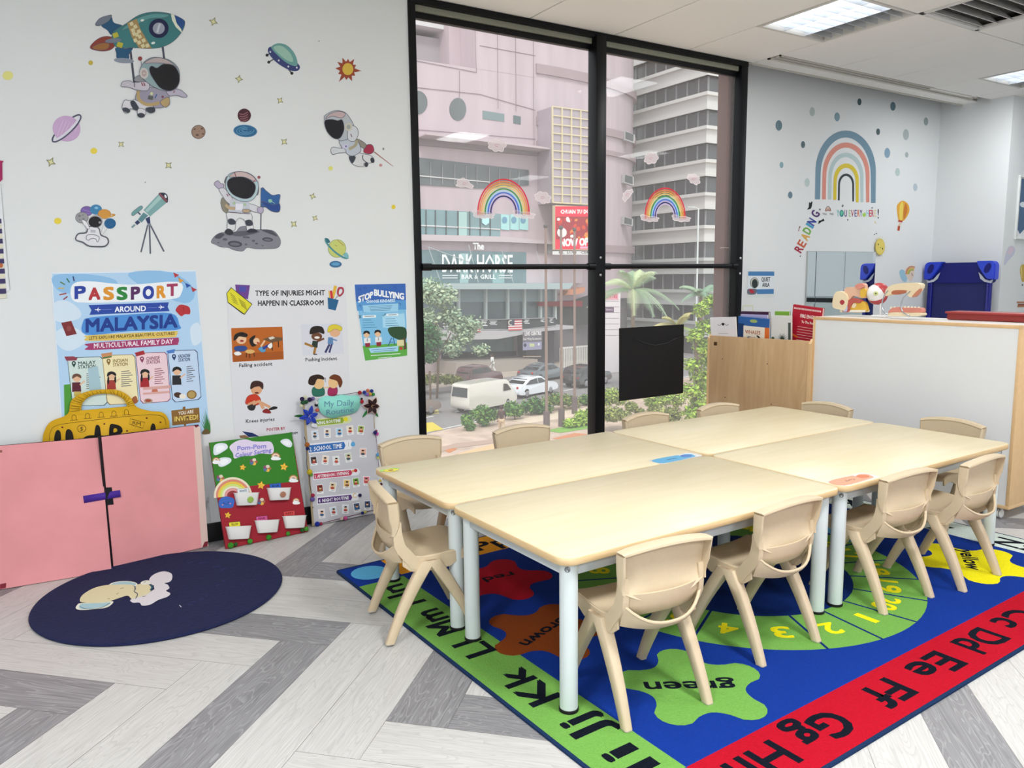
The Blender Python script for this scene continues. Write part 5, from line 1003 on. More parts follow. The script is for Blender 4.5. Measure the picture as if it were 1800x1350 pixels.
# board with a handle hole: three extruded pieces
bodyP = [p for p in ring if p[1] > 212 or p[0] > 1000]
m_ = a.mi('#d9a91c')
def pz(pts, off=0, col='#d9a91c', dep=.006): 
    P = [a.mp(*p)+a.n*off for p in pts]; prism(a.bm, P, a.n*dep, a.mi(col))
lower = [p for p in ring[:]]
i0 = next(i for i, p in enumerate(ring) if p[1] < 212); i1 = max(i for i, p in enumerate(ring) if p[1] < 190)
pz(ring[:i0]+[(495, 212), (772, 188)]+ring[i1+1:])
hand = ring[i0-1:i1+2]; hin = [tuple(p)[:2] for p in spline([(x, y, 0) for x, y in hole], 4, False)]
nh = len(hin)
for k in range(nh-1):
    f0, f1 = k/(nh-1), (k+1)/(nh-1); g0 = f0*(len(hand)-1); g1 = f1*(len(hand)-1)
    def hp(g): i = min(int(g), len(hand)-2); t = g-i; return (hand[i][0]*(1-t)+hand[i+1][0]*t, hand[i][1]*(1-t)+hand[i+1][1]*t)
    pz([hp(g0), hp(g1), hin[k+1], hin[k]])
adopt(a.build('board'), sc)
a = Art(cropmap(*cG, PS), WN, lift=.0063, step=.0002); ink = '#33280c'
a.curve([(300, 400), (305, 345), (340, 305), (450, 285), (700, 255), (900, 238), (990, 250), (1010, 300)], 2.5, ink)
for k in range(22):
    t = k/21; g = t*(len(hand)-1); i = min(int(g), len(hand)-2); x, y = hand[i]; i2 = int(t*(nh-1)); a.line([(x+(hin[i2][0]-x)*.15, y+(hin[i2][1]-y)*.15), (x+(hin[i2][0]-x)*.85, y+(hin[i2][1]-y)*.85)], 2, ink)
for x, y in ((450, 262), (532, 252), (615, 245), (692, 238), (768, 230)): a.curve([(x-12, y+8), (x-12, y-15), (x, y-24), (x+12, y-15), (x+12, y+5)], 2.5, ink); a.line([(x-24, y+10), (x+24, y+6)], 2.5, ink)
a.arc(496, 322, 26, 22, 0, 360, 3, ink); a.text('$', (488, 335), (504, 333), 24, ink); a.line([(792, 262), (880, 285), (868, 320), (787, 295)], 3, ink, closed=True); a.text('RM', (806, 297), (856, 305), 22, ink)
for x, y in ((378, 314), (634, 294), (772, 336), (892, 258), (975, 284)): a.ell(x, y, 6, 5, '#6b2c1c')
for pts in ([(330, 400), (335, 350), (350, 330), (368, 345), (368, 400)], [(402, 400), (400, 340), (418, 325), (440, 345), (446, 400)], [(575, 380), (580, 310), (595, 300), (608, 315), (612, 380)], [(500, 392), (520, 370), (560, 362), (640, 366), (640, 385), (560, 392)], [(665, 380), (668, 300), (700, 296), (735, 310), (745, 340), (720, 362), (700, 370)], [(915, 330), (920, 300), (930, 290), (942, 300), (945, 330)]): a.blob(pts, '#15120c', 3)
a.blob([(690, 345), (692, 322), (708, 322), (712, 338)], '#d9a91c', 3)
adopt(a.build('drawing'), sc)
# ================================================================== LEANING BOARDS
def lean_plane(b0, b1, top, ytop):
    A, Bp = at_z(b0[0], b0[1], .002), at_z(b1[0], b1[1], .002); T = at_y(top[0], top[1], ytop); n = (Bp-A).cross(T-A).normalized()
    if n.y > 0: n = -n
    return A, n, on_plane(A, n)
def px(crop, x, y): return (crop[0]+x/crop[2], crop[1]+y/crop[2])
pk = thing('cardboard_display', 'pink cardboard double doors joined by a purple strip, leaning on the wall', 'cardboard display', (.3, 4.05, 0))
A, n, pl = lean_plane(px(cG, 35, 1298), px(cG, 677, 1190), px(cG, 605, 378), 4.065)
PKM = M('#e3989c', rough=.8, noise=.09, scale=3.5); PKE = M('#e0c3ba', rough=.85); DK = '#20161a'
bm = B(); prism(bm, [pl(u, v) for u, v in (px(cG, -420, 463), px(cG, 605, 378), px(cG, 679, 1189), px(cG, -420, 1372))], -n*.006); adopt(obj('left_door', bm, [PKM]), pk)
a = Art(cropmap(*cG, pl), n, lift=.0006); a.poly([(0, 1270), (38, 1262), (36, 1292), (0, 1300)], '#7c2030'); a.poly([(-5, 455), (12, 453), (14, 468), (-5, 470)], '#8f5a4a'); adopt(a.build('corner_tape'), pk)
A2, n2, pl2 = lean_plane(px(cG, 690, 1175), px(cG, 1225, 1050), px(cG, 1210, 300), 4.105)
bm = B(); prism(bm, [pl2(u, v) for u, v in (px(cG, 618, 375), px(cG, 1178, 305), px(cG, 1226, 1048), px(cG, 692, 1172))], -n2*.006); adopt(obj('right_door', bm, [PKM]), pk)
bm = B(); prism(bm, [pl2(u, v) for u, v in (px(cG, 1178, 305), px(cG, 1218, 312), px(cG, 1268, 1040), px(cG, 1226, 1048))], -n2*.006); adopt(obj('side_flap', bm, [PKE]), pk)
a = Art(cropmap(*cG, pl2), n2, lift=.0006); a.poly([(1245, 1012), (1266, 1008), (1262, 1040), (1230, 1046)], '#7c2030'); a.poly([(1180, 303), (1215, 303), (1192, 318)], '#7c2030'); a.poly([(640, 682), (680, 680), (692, 785), (648, 790)], '#0d0d12'); adopt(a.build('corner_tape'), pk)
a = Art(cropmap(*cG, pl), n, lift=.001); a.poly([(505, 733), (730, 697), (736, 738), (512, 776)], '#4a2a94', depth=.002); adopt(a.build('purple_strip'), pk)
bm = B(); p0, p1 = pl(*px(cG, -420, 463)), pl2(*px(cG, 1200, 306))
prism(bm, [pl(*px(cG, -420, 461))-n*.010, pl(*px(cG, 600, 375))-n*.010, pl(*px(cG, 676, 1180))-n*.010, pl(*px(cG, -420, 1368))-n*.010], -n*.004); prism(bm, [pl2(*px(cG, 600, 372))-n2*.010, pl2(*px(cG, 1212, 300))-n2*.010, pl2(*px(cG, 1262, 1036))-n2*.010, pl2(*px(cG, 680, 1170))-n2*.010], -n2*.004)
adopt(obj('backing', bm, M('#241a20', rough=.9)), pk)
# ---- pom-pom colour sorting board
pm = thing('sorting_board', 'green and red pom-pom colour sorting board leaning on the wall', 'activity board', at_z(470, 955, 0))
A, n, pl = lean_plane(px(cH, 165, 1328), px(cH, 818, 1190), px(cH, 688, 405), 4.135); U = (pl(540, 800)-pl(420, 800)).normalized()
bm = B(); prism(bm, [pl(*px(cH, *q)) for q in ((35, 487), (688, 405), (818, 1190), (165, 1328))], -n*.012); adopt(obj('board', bm, M('#7c1420', rough=.7)), pm)
def pomart(a):
    a.poly([(35, 487), (688, 405), (743, 792), (92, 855)], '#2f7d20'); a.poly([(92, 855), (743, 792), (818, 1188), (166, 1326)], '#9c1c2c')
    for pts in ([(68, 570), (75, 510), (120, 490), (170, 498), (180, 530), (140, 560), (90, 585)], [(105, 660), (110, 615), (160, 602), (205, 612), (205, 640), (160, 670), (125, 678)], [(598, 480), (620, 460), (660, 458), (690, 490), (680, 522), (640, 515)]): a.blob(pts, '#dfe6ee'); a.blob([(sum(p[0] for p in pts)/len(pts)+(x-sum(p[0] for p in pts)/len(pts))*.6, sum(p[1] for p in pts)/len(pts)+(y-sum(p[1] for p in pts)/len(pts))*.6) for x, y in pts], '#f2f5f8')
    a.blob([(195, 520), (250, 475), (320, 460), (380, 475), (450, 478), (520, 480), (545, 530), (530, 575), (440, 572), (380, 590), (300, 592), (235, 612), (222, 570)], '#dcd0e8'); a.text('Pom-Pom', (258, 548), (484, 528), 34, '#8a86cf', bold=.045); a.text('Colour Sorting', (240, 605), (525, 560), 34, '#8a86cf', bold=.045)
    for x, y, s, cl in ((560, 595, 1, 1), (90, 625, .8, 0), (700, 770, .95, 1), (722, 945, .75, 1)):
        for r, c in ((38, '#a5744a'), (32, '#e0b08a'), (26, '#e8dcc0'), (19, '#c98a8a'), (12, '#2f7d20' if y < 800 else '#9c1c2c')): a.arc(x, y+8, (r-3)*s, (r-3)*s, 10, 170, 7*s, c, n=10)
        a.blob([(x-38*s, y+18), (x-20*s, y), (x+10*s, y+2), (x+40*s, y+15), (x+30*s, y+28), (x-20*s, y+30)], '#eef1f2')
    for x, y, r in ((300, 682, 26), (626, 678, 33), (445, 824, 33), (182, 1060, 27)): a.star(x, y, r+3, r*.5+3, 5, '#8a5a1c', rot=-80); a.star(x, y, r, r*.5, 5, '#f0c040', rot=-80); a.ell(x-r*.2, y-2, 2.5, 2.5, '#4a2c1c'); a.ell(x+r*.2, y-2, 2.5, 2.5, '#4a2c1c'); a.arc(x, y+3, 6, 5, 200, 340, 2, '#a5342c', n=6)
    for x, y in ((385, 638), (492, 690), (122, 768), (446, 952)):
        for k, c in enumerate(('#a5624a', '#e0b44a', '#4a6f9c', '#8a4a6b', '#d9cdb8')): t = 2*pi*k/5; a.ell(x+18*cos(t), y+16*sin(t), 15, 13, c)
    for r, c in ((148, '#e8dcc4'), (132, '#dc8a74'), (116, '#e8c84a'), (100, '#cfe07a'), (84, '#e8e0cc'), (66, '#e09c9c'), (48, '#8f3a3c')): a.arc(222, 905, (r-38)*1.06+26, (r-38)*1.1+16, -8 if r > 60 else 0, 188, 17, c, n=20, rot=0)
    a.blob([(108, 960), (130, 925), (175, 912), (228, 930), (232, 965), (215, 1000), (160, 1004), (120, 1000)], '#3a68c0'); a.ell(150, 965, 4, 5, '#16244a'); a.ell(185, 958, 4, 5, '#16244a'); a.arc(170, 968, 9, 6, 200, 340, 2.5, '#16244a', n=6); a.ell(140, 978, 7, 5, '#dc8aa5'); a.ell(200, 968, 7, 5, '#dc8aa5')
    for x, y, c, w, tx in ((302, 868, '#e4e8ea', 'WHITE', '#33507c'), (558, 828, '#2f62c0', 'BLUE', '#0f1c4a'), (236, 1132, '#e8e03c', 'YELLOW', '#3c3a10'), (451, 1086, '#d95a9c', 'PINK', '#5c1438'), (668, 1046, '#d94a4a', 'RED', '#5c1414')): a.rect(x-46, y-20, x+46, y+20, '#3c2c38' if c != '#e4e8ea' else '#9fb0c8', rot=-6); a.rect(x-43, y-17, x+43, y+17, c, rot=-6); a.text(w, (x-28, y+11), (x+28, y+5), 17, tx, bold=.02)
a = Art(cropmap(*cH, pl), n, lift=.0003, step=.00012); pomart(a); adopt(a.build('board_print'), pm)
UPB = (pl(450, 800)-pl(455, 900)).normalized()
for x, y, bt in ((325, 930, 1), (582, 890, 2), (262, 1195, 0), (488, 1145, 0), (704, 1110, 0)):
    c = pl(*px(cH, x, y)); w, h, dp = .0605, .062, .034
    ob = B(); rings = []
    for (f, zz, d2) in ((.78, -h*.55, .8), (.82, -h*.5, .9), (1.0, h*.45, 1), (1.04, h*.45, 1.04), (1.04, h*.5, 1.04), (.97, h*.5, .95), (.93, h*.45, .9), (.74, -h*.42, .7)):
        rings.append([c+U*(X*w*f)+UPB*zz+n*(.0015+dp*d2*Y) for X, Y in ((-1, 0), (-1, .7), (-.8, 1), (.8, 1), (1, .7), (1, 0))])
    loft(ob, rings); bk = adopt(obj('bin', ob, M('#ecebe9', rough=.35, coat=.2), ang=50), pm)
    if bt:
        ob = B(); lathe(ob, [(0, 0), (.016, 0), (.015, .003), (0, .004)], (0, 0, 0), 0, 18, Matrix.Translation(c+n*(.0355+.002)-UPB*.005+U*.012) @ n.to_track_quat('Z', 'Y').to_matrix().to_4x4()); o = obj('button', ob, M('#8fb04a' if bt == 1 else '#a5715a', rough=.4)); o.parent = bk; o.matrix_parent_inverse = Matrix()
for x, y, r, c in ((200, 1298, 24, '#3f9c2c'), (240, 1290, 16, '#2c6b2c'), (352, 1266, 22, '#4aa534'), (500, 1235, 23, '#3f9c2c'), (653, 1205, 18, '#4aa534'), (765, 1178, 18, '#2c6b2c'), (797, 1168, 20, '#4aa534')):
    bm = B(); p = pl(*px(cH, x, y))+n*.012; p.z = max(p.z, r*.00062+.002); sphere(bm, p, r*.00062, u=12, v=8); adopt(obj('pom_pom', bm, M(c, rough=1, noise=.2, scale=300, bump=.8)), pm)
# ---- daily routine board
rb = thing('routine_board', 'grey board titled My Daily Routine, edged with pom-poms and two paper lilies', 'activity board', at_z(610, 912, 0))
A, n, pl = lean_plane(px(cI, 415, 1192), px(cI, 935, 1082), px(cI, 890, 160), 4.14); U = (pl(640, 800)-pl(560, 800)).normalized()
bm = B(); prism(bm, [pl(*px(cI, *q)) for q in ((330, 195), (878, 140), (938, 1080), (408, 1190))], -n*.014); adopt(obj('board', bm, M('#c5c6cd', rough=.5)), rb)
bm = B(); prism(bm, [pl(*px(cI, *q))+n*.0005 for q in ((320, 200), (336, 196), (414, 1188), (398, 1192))], n*.003); adopt(obj('edge_strip', bm, M('#a89878', rough=.6)), rb)
def rtart(a):
    for x0, x1, y, h, c, t in ((430, 640, 365, 44, '#8aa52c', 'NING ROUTINE'), (372, 650, 568, 58, '#2f6bb5', '2. SCHOOL TIME'), (412, 705, 784, 42, '#c23a5c', '3. AFTERNOON / EVENING'), (444, 705, 978, 44, '#553075', '4. NIGHT ROUTINE')):
        sl = -.075; dx = x1-x0; yb = lambda x: y+(x-(x0+x1)/2)*(-.10)
        a.poly([(x0-6, yb(x0)-h*.72), (x1+55, yb(x1+55)-h*.72), (x1+75, yb(x1+70)), (x1+55, yb(x1+55)+h*.6), (x0-6, yb(x0)+h*.72)], '#e6e8ee' if c != '#8aa52c' else '#cfd8a5'); a.poly([(x0, yb(x0)-h/2), (x1, yb(x1)-h/2), (x1+12, yb(x1)), (x1, yb(x1)+h/2), (x0, yb(x0)+h/2)], c); a.text(t, (x0+6, yb(x0)+h*.33), (x1-16, yb(x1)+h*.30), h*.58, '#eef0f4', bold=.02)
    a.ell(664, 346, 18, 18, '#e0d62c'); a.rect(668, 530, 704, 562, '#e8ecf0', rot=-5); a.line([(686, 532), (687, 562)], 2, '#333344'); a.blob([(705, 540), (720, 522), (738, 535), (735, 558), (710, 560)], '#5ca5d6'); a.ell(742, 752, 14, 14, '#b5242c'); a.ell(722, 756, 10, 10, '#e0a074'); a.arc(738, 950, 16, 16, 60, 320, 8, '#e0c48a', n=10)
    rnd = random.Random(4)
    rows = (((422, 472), (519, 455), (612, 450), (699, 432), (784, 430)), ((411, 675), (503, 668), (588, 672), (685, 648), (802, 610)), ((460, 898), (562, 880), (672, 858), (745, 845), (829, 832)), ((474, 1092), (568, 1072), (662, 1055), (752, 1042), (836, 1025)))
    cols = ('#c9d8e8', '#e4ded2', '#a5cfe8', '#e8dcc4', '#9cb45c', '#3c3c44', '#e8d8c8', '#dfe4e0', '#c4ccb0', '#e4b4a4', '#8a2c2c', '#e0d0b0', '#e8c87c', '#6ba53c', '#d97c8c', '#e4d8d4', '#cfe0ec', '#dce4ea', '#4c5c80', '#3a4c74')
    k = 0
    for r in rows:
        for x, y in r:
            rt_ = rnd.uniform(-14, 14); a.rect(x-27, y-36, x+27, y+38, '#e9eaec', rot=rt_); a.rect(x-22, y-31, x+22, y+20, cols[k], rot=rt_); hx = x+rnd.uniform(-3, 3); a.ell(hx, y+10, 15, 10, rnd.choice(['#2c5c8f', '#5c8a4a', '#b5443c', '#3c4c5c', '#8a5a34'])); a.ell(hx, y-8, 10, 11, '#e0b08a'); a.ell(hx, y-16, 11, 6, '#241a18'); a.line([(x-12, y+28), (x+12, y+27)], 4, '#8a8a90'); k += 1
a = Art(cropmap(*cI, pl), n, lift=.0006, step=.00015); rtart(a); adopt(a.build('board_print'), rb)
a = Art(cropmap(*cI, pl), n, lift=.012, step=.0003)
a.blob([(440, 240), (445, 185), (500, 160), (560, 165), (620, 150), (690, 158), (745, 155), (772, 190), (770, 240), (740, 285), (680, 305), (620, 318), (560, 335), (500, 320), (460, 290)], '#8fdccf', depth=.002)
a.lift = .0145; a.text('My Daily', (488, 248), (720, 232), 46, '#5c86a0'); a.text('Routine', (502, 310), (718, 285), 40, '#5c86a0'); adopt(a.build('title_cloud'), rb)
def petal(bm, c, d, L_, w, bend, mi=0):
    d = d.normalized(); s = d.cross(n).normalized(); R_ = []
    for k in range(7):
        v = k/6; ww = w*sin(pi*min(.97, max(.08, v)))**.8; p = c+d*L_*v+n*(.008+bend*sin(pi*v*.8)); R_.append([p-s*ww, p-n*.004*(1 if 0 < k < 6 else 0)-s*ww*.4, p+n*.002, p+s*ww*.4-n*.002, p+s*ww])
    loft(bm, R_, mi, False, False)
def lily(x, y, col, edge, ang0, name, npt=6, L_=.05):
    c = pl(*px(cI, x, y)); V_ = (pl(600, 700)-pl(600, 720)).normalized()
    lf = adopt(obj(name, (lambda b_: ([petal(b_, c, U*cos(radians(ang0+60*k))+V_*sin(radians(ang0+60*k)), L_*(1+.15*(k % 2)), .013, .012) for k in range(npt)], b_)[1])(B()), M(col, rough=.6, noise=.15, scale=60)), rb); so_ = lf.modifiers.new('t', 'SOLIDIFY'); so_.thickness = .0012
    if edge:
        e = obj('petal_edge', (lambda b_: ([petal(b_, c-n*.003, U*cos(radians(ang0+60*k))+V_*sin(radians(ang0+60*k)), L_*1.09*(1+.15*(k % 2)), .0165, .012) for k in range(npt)], b_)[1])(B()), M(edge, rough=.7)); e.parent = lf; e.modifiers.new('t', 'SOLIDIFY').thickness = .001
    for k in range(4):
        b_ = B(); q = c+n*.012; t = radians(ang0+40+75*k); tube(b_, [q, q+n*.018+(U*cos(t)+V_*sin(t))*.012], .0009, seg=6); s_ = obj('stamen', b_, M('#d9cfe0' if not edge else '#e0b08a')); s_.parent = lf
    return c, V_
c1, V_ = lily(368, 318, '#2440b0', None, 15, 'blue_lily'); c2, _ = lily(862, 240, '#2c1014', '#d9b8ac', 0, 'dark_lily', L_=.045)
for (c, dd, col) in ((c1, -U+V_*-.05, '#1f5c2c'), (c2, -U*.7-V_*.9, '#1f7a38'), (c2, U*.6-V_*.8, '#1f7a38')):
    b_ = B(); petal(b_, c+dd*.02-n*.004, dd, .06, .008, .0); o = adopt(obj('paper_leaf', b_, M(col, rough=.7)), rb); o.modifiers.new('t', 'SOLIDIFY').thickness = .001
b_ = B(); petal(b_, pl(*px(cI, 400, 370)), -V_*1+U*.2, .028, .013, .006); petal(b_, pl(*px(cI, 410, 380)), -V_*.8+U*.5, .026, .01, .006); o = adopt(obj('white_petals', b_, M('#e0e2e6')), rb); o.modifiers.new('t', 'SOLIDIFY').thickness = .001
b_ = B(); [petal(b_, pl(*px(cI, 900, 1010)), U*cos(radians(t))+V_*sin(radians(t)), .03, .012, .01) for t in (60, 130, 200, 290, 350)]; o = adopt(obj('blue_paper_flower', b_, M('#1c3cb8', rough=.5)), rb); o.modifiers.new('t', 'SOLIDIFY').thickness = .001
def cord(pts, col):
    b_ = B(); tube(b_, [p+n*.005 for p in spline([pl(*px(cI, *q)) for q in pts], 4, False)], .0016, seg=6); adopt(obj('pipe_cleaner', b_, M(col, rough=1)), rb)
cord([(335, 485), (345, 530), (355, 620), (352, 700), (370, 780), (378, 860), (392, 940)], '#1c2a4a'); cord([(895, 440), (905, 520), (912, 600), (918, 660), (925, 740)], '#5c2a6b'); cord([(885, 320), (890, 420)], '#a8945c'); cord([(432, 1178), (520, 1155), (640, 1125), (760, 1095), (880, 1066), (930, 1075)], '#6b2438'); cord([(560, 155), (650, 150), (760, 135), (850, 150)], '#2c3a34')
PP = [(312, 185, 18, '#2c1c4a'), (338, 172, 16, '#e8e6c4'), (372, 188, 18, '#2c1c4a'), (318, 212, 18, '#2c5c3c'), (345, 208, 16, '#2c5c3c'), (308, 238, 14, '#e8e6c4'), (398, 182, 16, '#7c6ba5'), (428, 215, 15, '#e8e8e8'), (426, 232, 13, '#1c1c24'), (432, 272, 15, '#dc6b5c'), (352, 545, 20, '#b56b34'), (356, 575, 15, '#1c2a6b'), (370, 760, 22, '#d9c02c'), (385, 782, 14, '#6bb53c'), (398, 945, 16, '#b52c4a'), (393, 975, 20, '#6b5ca5'), (432, 1175, 20, '#1c34a5'), (462, 1172, 14, '#a52c4a'), (625, 1130, 15, '#e4d0c4'), (655, 1125, 17, '#d95c9c'), (790, 1085, 13, '#1c2c7c'), (812, 1078, 12, '#d9d06b'),
      (768, 135, 17, '#b5242c'), (805, 132, 15, '#3c3c9c'), (832, 118, 15, '#dc7c5c'), (862, 122, 16, '#24348f'), (850, 145, 16, '#e0b04a'), (876, 148, 14, '#3c9c4a'), (828, 150, 14, '#9c5cc4'), (815, 145, 12, '#5c8ad6'), (784, 205, 17, '#b5242c'), (786, 183, 9, '#202028'), (890, 450, 17, '#24246b'), (905, 460, 15, '#d95cb5'), (900, 438, 11, '#8f2c5c'), (912, 625, 16, '#5ca5dc'), (915, 648, 13, '#d9e07c'), (932, 830, 12, '#d9c04a'), (938, 858, 13, '#4a1c2c'), (770, 945, 15, '#2c2454'), (402, 1040, 6, '#a8946b')]
for x, y, r, c in PP:
    bm = B(); p = pl(*px(cI, x, y))+n*(.004+r*.0005); p.z = max(p.z, r*.0007+.001); sphere(bm, p, r*.00068, u=10, v=8); adopt(obj('pom_pom', bm, M(c, rough=1, noise=.2, scale=300, bump=.8)), rb)
# ================================================================== ROUND NAVY MAT
mt = thing('round_mat', 'round navy blue mat with a pale elephant and cloud picture on the floor', 'mat', at_z(250, 1045, 0))
mc = Vector((.428, 3.555, 0)); rr_ = .50
def matmap(u, v): p = at_z(u, v, .014); return p
import itertools
bm = B(); lathe(bm, [(0, .001), (rr_-.004, .001), (rr_, .006), (rr_-.003, .011), (rr_-.012, .013), (rr_-.02, .0125), (0, .0125)], (mc.x, mc.y, 0), 0, 96); adopt(obj('mat_body', bm, M('#131b45', rough=.95, noise=.12, scale=60, bump=.4)), mt)
cM = (40, 960, 4.286)
a = Art(lambda X, Y: at_z(40+X/4.286, 960+Y/4.286, .0125), (0, 0, 1), lift=.0006, step=.0003, rough=.9)
a.blob([(400, 470), (410, 445), (440, 430), (600, 425), (665, 415), (682, 425), (640, 460), (560, 475), (440, 482)], '#e8ead8'); a.blob([(425, 460), (450, 436), (600, 430), (660, 424), (630, 452), (540, 470), (450, 476)], '#a9cbd2')
a.blob([(650, 300), (690, 272), (780, 264), (850, 275), (860, 300), (780, 310)], '#e8ead8'); a.blob([(665, 295), (700, 275), (780, 268), (845, 280), (840, 300), (750, 302)], '#a9cbd2')
a.blob([(430, 410), (450, 370), (520, 325), (600, 300), (700, 292), (830, 295), (845, 330), (870, 370), (860, 400), (820, 400), (790, 375), (720, 395), (640, 420), (540, 430), (450, 425)], '#ddd5ac')
a.blob([(855, 300), (900, 285), (960, 300), (965, 340), (930, 370), (880, 395), (850, 350)], '#ddd5ac'); a.blob([(890, 275), (930, 260), (970, 268), (960, 290), (900, 292)], '#e4e6d8')
a.blob([(955, 250), (990, 215), (1060, 193), (1120, 210), (1125, 250), (1100, 275), (1040, 285), (990, 300), (960, 280)], '#dcd8dc'); a.blob([(810, 410), (850, 395), (930, 370), (980, 335), (1040, 300), (1085, 290), (1105, 320), (1080, 340), (1112, 360), (1090, 385), (1020, 410), (960, 445), (900, 452), (880, 430), (830, 430)], '#dcd8dc'); a.blob([(990, 300), (1060, 280), (1080, 310), (1010, 340)], '#dcd8dc')
a.curve([(840, 305), (850, 325), (840, 345), (865, 365), (850, 400)], 5, '#23405c'); a.curve([(965, 295), (975, 315), (960, 335)], 10, '#2c5c74'); a.line([(735, 322), (760, 316)], 4, '#8a8468'); a.line([(705, 365), (722, 355)], 4, '#8a8468'); a.line([(640, 400), (655, 398)], 4, '#8a8468'); a.line([(900, 385), (930, 380)], 3, '#33333a'); a.line([(910, 275), (930, 272)], 3, '#33333a'); a.curve([(430, 455), (480, 475), (580, 470), (660, 430)], 3, '#23303c')
a.line([(1180, 445), (1195, 460)], 6, '#cfd0da')
for x, y, w in ((1240, 445, 30), (1275, 425, 25), (1330, 405, 30), (1380, 378, 14), (1460, 300, 24), (1500, 265, 30), (1240, 130, 40), (1330, 130, 60), (1430, 160, 60), (1490, 180, 40)): a.line([(x, y), (x+w, y-10)], 5, '#2b3468')
adopt(a.build('picture'), mt)
# ================================================================== READING CORNER WALL
WP2 = on_plane((0, YR, 0), (0, 1, 0)); cQ, cR, cT = (1300, 150, 3.6), (1380, 340, 9.644), (1200, 430, 5.4)
DG = 'blue and grey dot stickers around the reading corner rainbow'
dots = [(248, 254, 21, 33, '#67808c', 'large slate dot sticker nearest the window, upper left of the rainbow'), (459, 167, 17, 29, '#b3c2be', 'pale dot sticker above the left side of the rainbow'), (617, 200, 17, 28, '#7d9aa8', 'blue-grey dot sticker directly above the rainbow'), (758, 105, 13, 22, '#4a6066', 'dark dot sticker high above the rainbow'), (970, 133, 17, 28, '#5f7b88', 'dark blue dot sticker high right of the rainbow'), (1179, 229, 14, 26, '#97a8a8', 'grey dot sticker furthest right, near the wall corner'),
        (401, 375, 13, 22, '#50666e', 'dark dot sticker at the rainbow\'s left shoulder'), (876, 294, 12, 21, '#51656a', 'small dark dot sticker at the rainbow\'s right shoulder'), (1052, 312, 19, 35, '#b0bdbc', 'large pale grey dot sticker right of the rainbow'), (934, 428, 18, 32, '#85a3b8', 'light blue dot sticker right of the rainbow'), (1057, 440, 11, 18, '#a9b5b4', 'small grey dot sticker below the large pale one'), (265, 504, 12, 20, '#86a7b2', 'small light blue dot sticker left of the rainbow'), (999, 549, 15, 26, '#b7cac8', 'pale mint dot sticker above the hot air balloon'), (427, 615, 16, 28, '#bccdca', 'pale mint dot sticker at the rainbow\'s left foot'), (1112, 645, 13, 24, '#b4c3cc', 'pale blue dot sticker above right of the balloon'), (320, 694, 14, 22, '#6b8494', 'slate dot sticker above the word READING')]
for x, y, rx, ry, c, l in dots: deco('dot_decal', l, 'wall sticker', cQ, lambda a: a.ell(x, y, rx, ry, c), plane=WP2, group=DG)
def bigrain(a):
    for (xl, xr, yt, yb0, yb1, w, c) in ((496, 846, 308, 722, 745, 33, '#7191a4'), (536, 810, 378, 722, 740, 24, '#d88f80'), (572, 774, 440, 722, 740, 20, '#b5c9cb'), (604, 744, 508, 725, 740, 20, '#d8c23c'), (629, 718, 566, 728, 735, 11, '#2d3a40')):
        cx = (xl+xr)/2; rx = (xr-xl)/2; ry = rx*1.42; yc = yt+ry; P = [(xl-8 if 0 else xl-(yb0-yc)*.02, yb0)]
        for k in range(25): t = pi-pi*k/24; P.append((cx+rx*cos(t), yc-ry*sin(t)))
        P.append((xr, yb1)); W_ = [w]+[w+(w*.35)*sin(pi*k/24) for k in range(25)]+[w*.85]
        a.line(P, W_, c)
deco('rainbow_decal', 'large muted rainbow wall sticker of five arches in the reading corner', 'wall sticker', cQ, bigrain, plane=WP2)
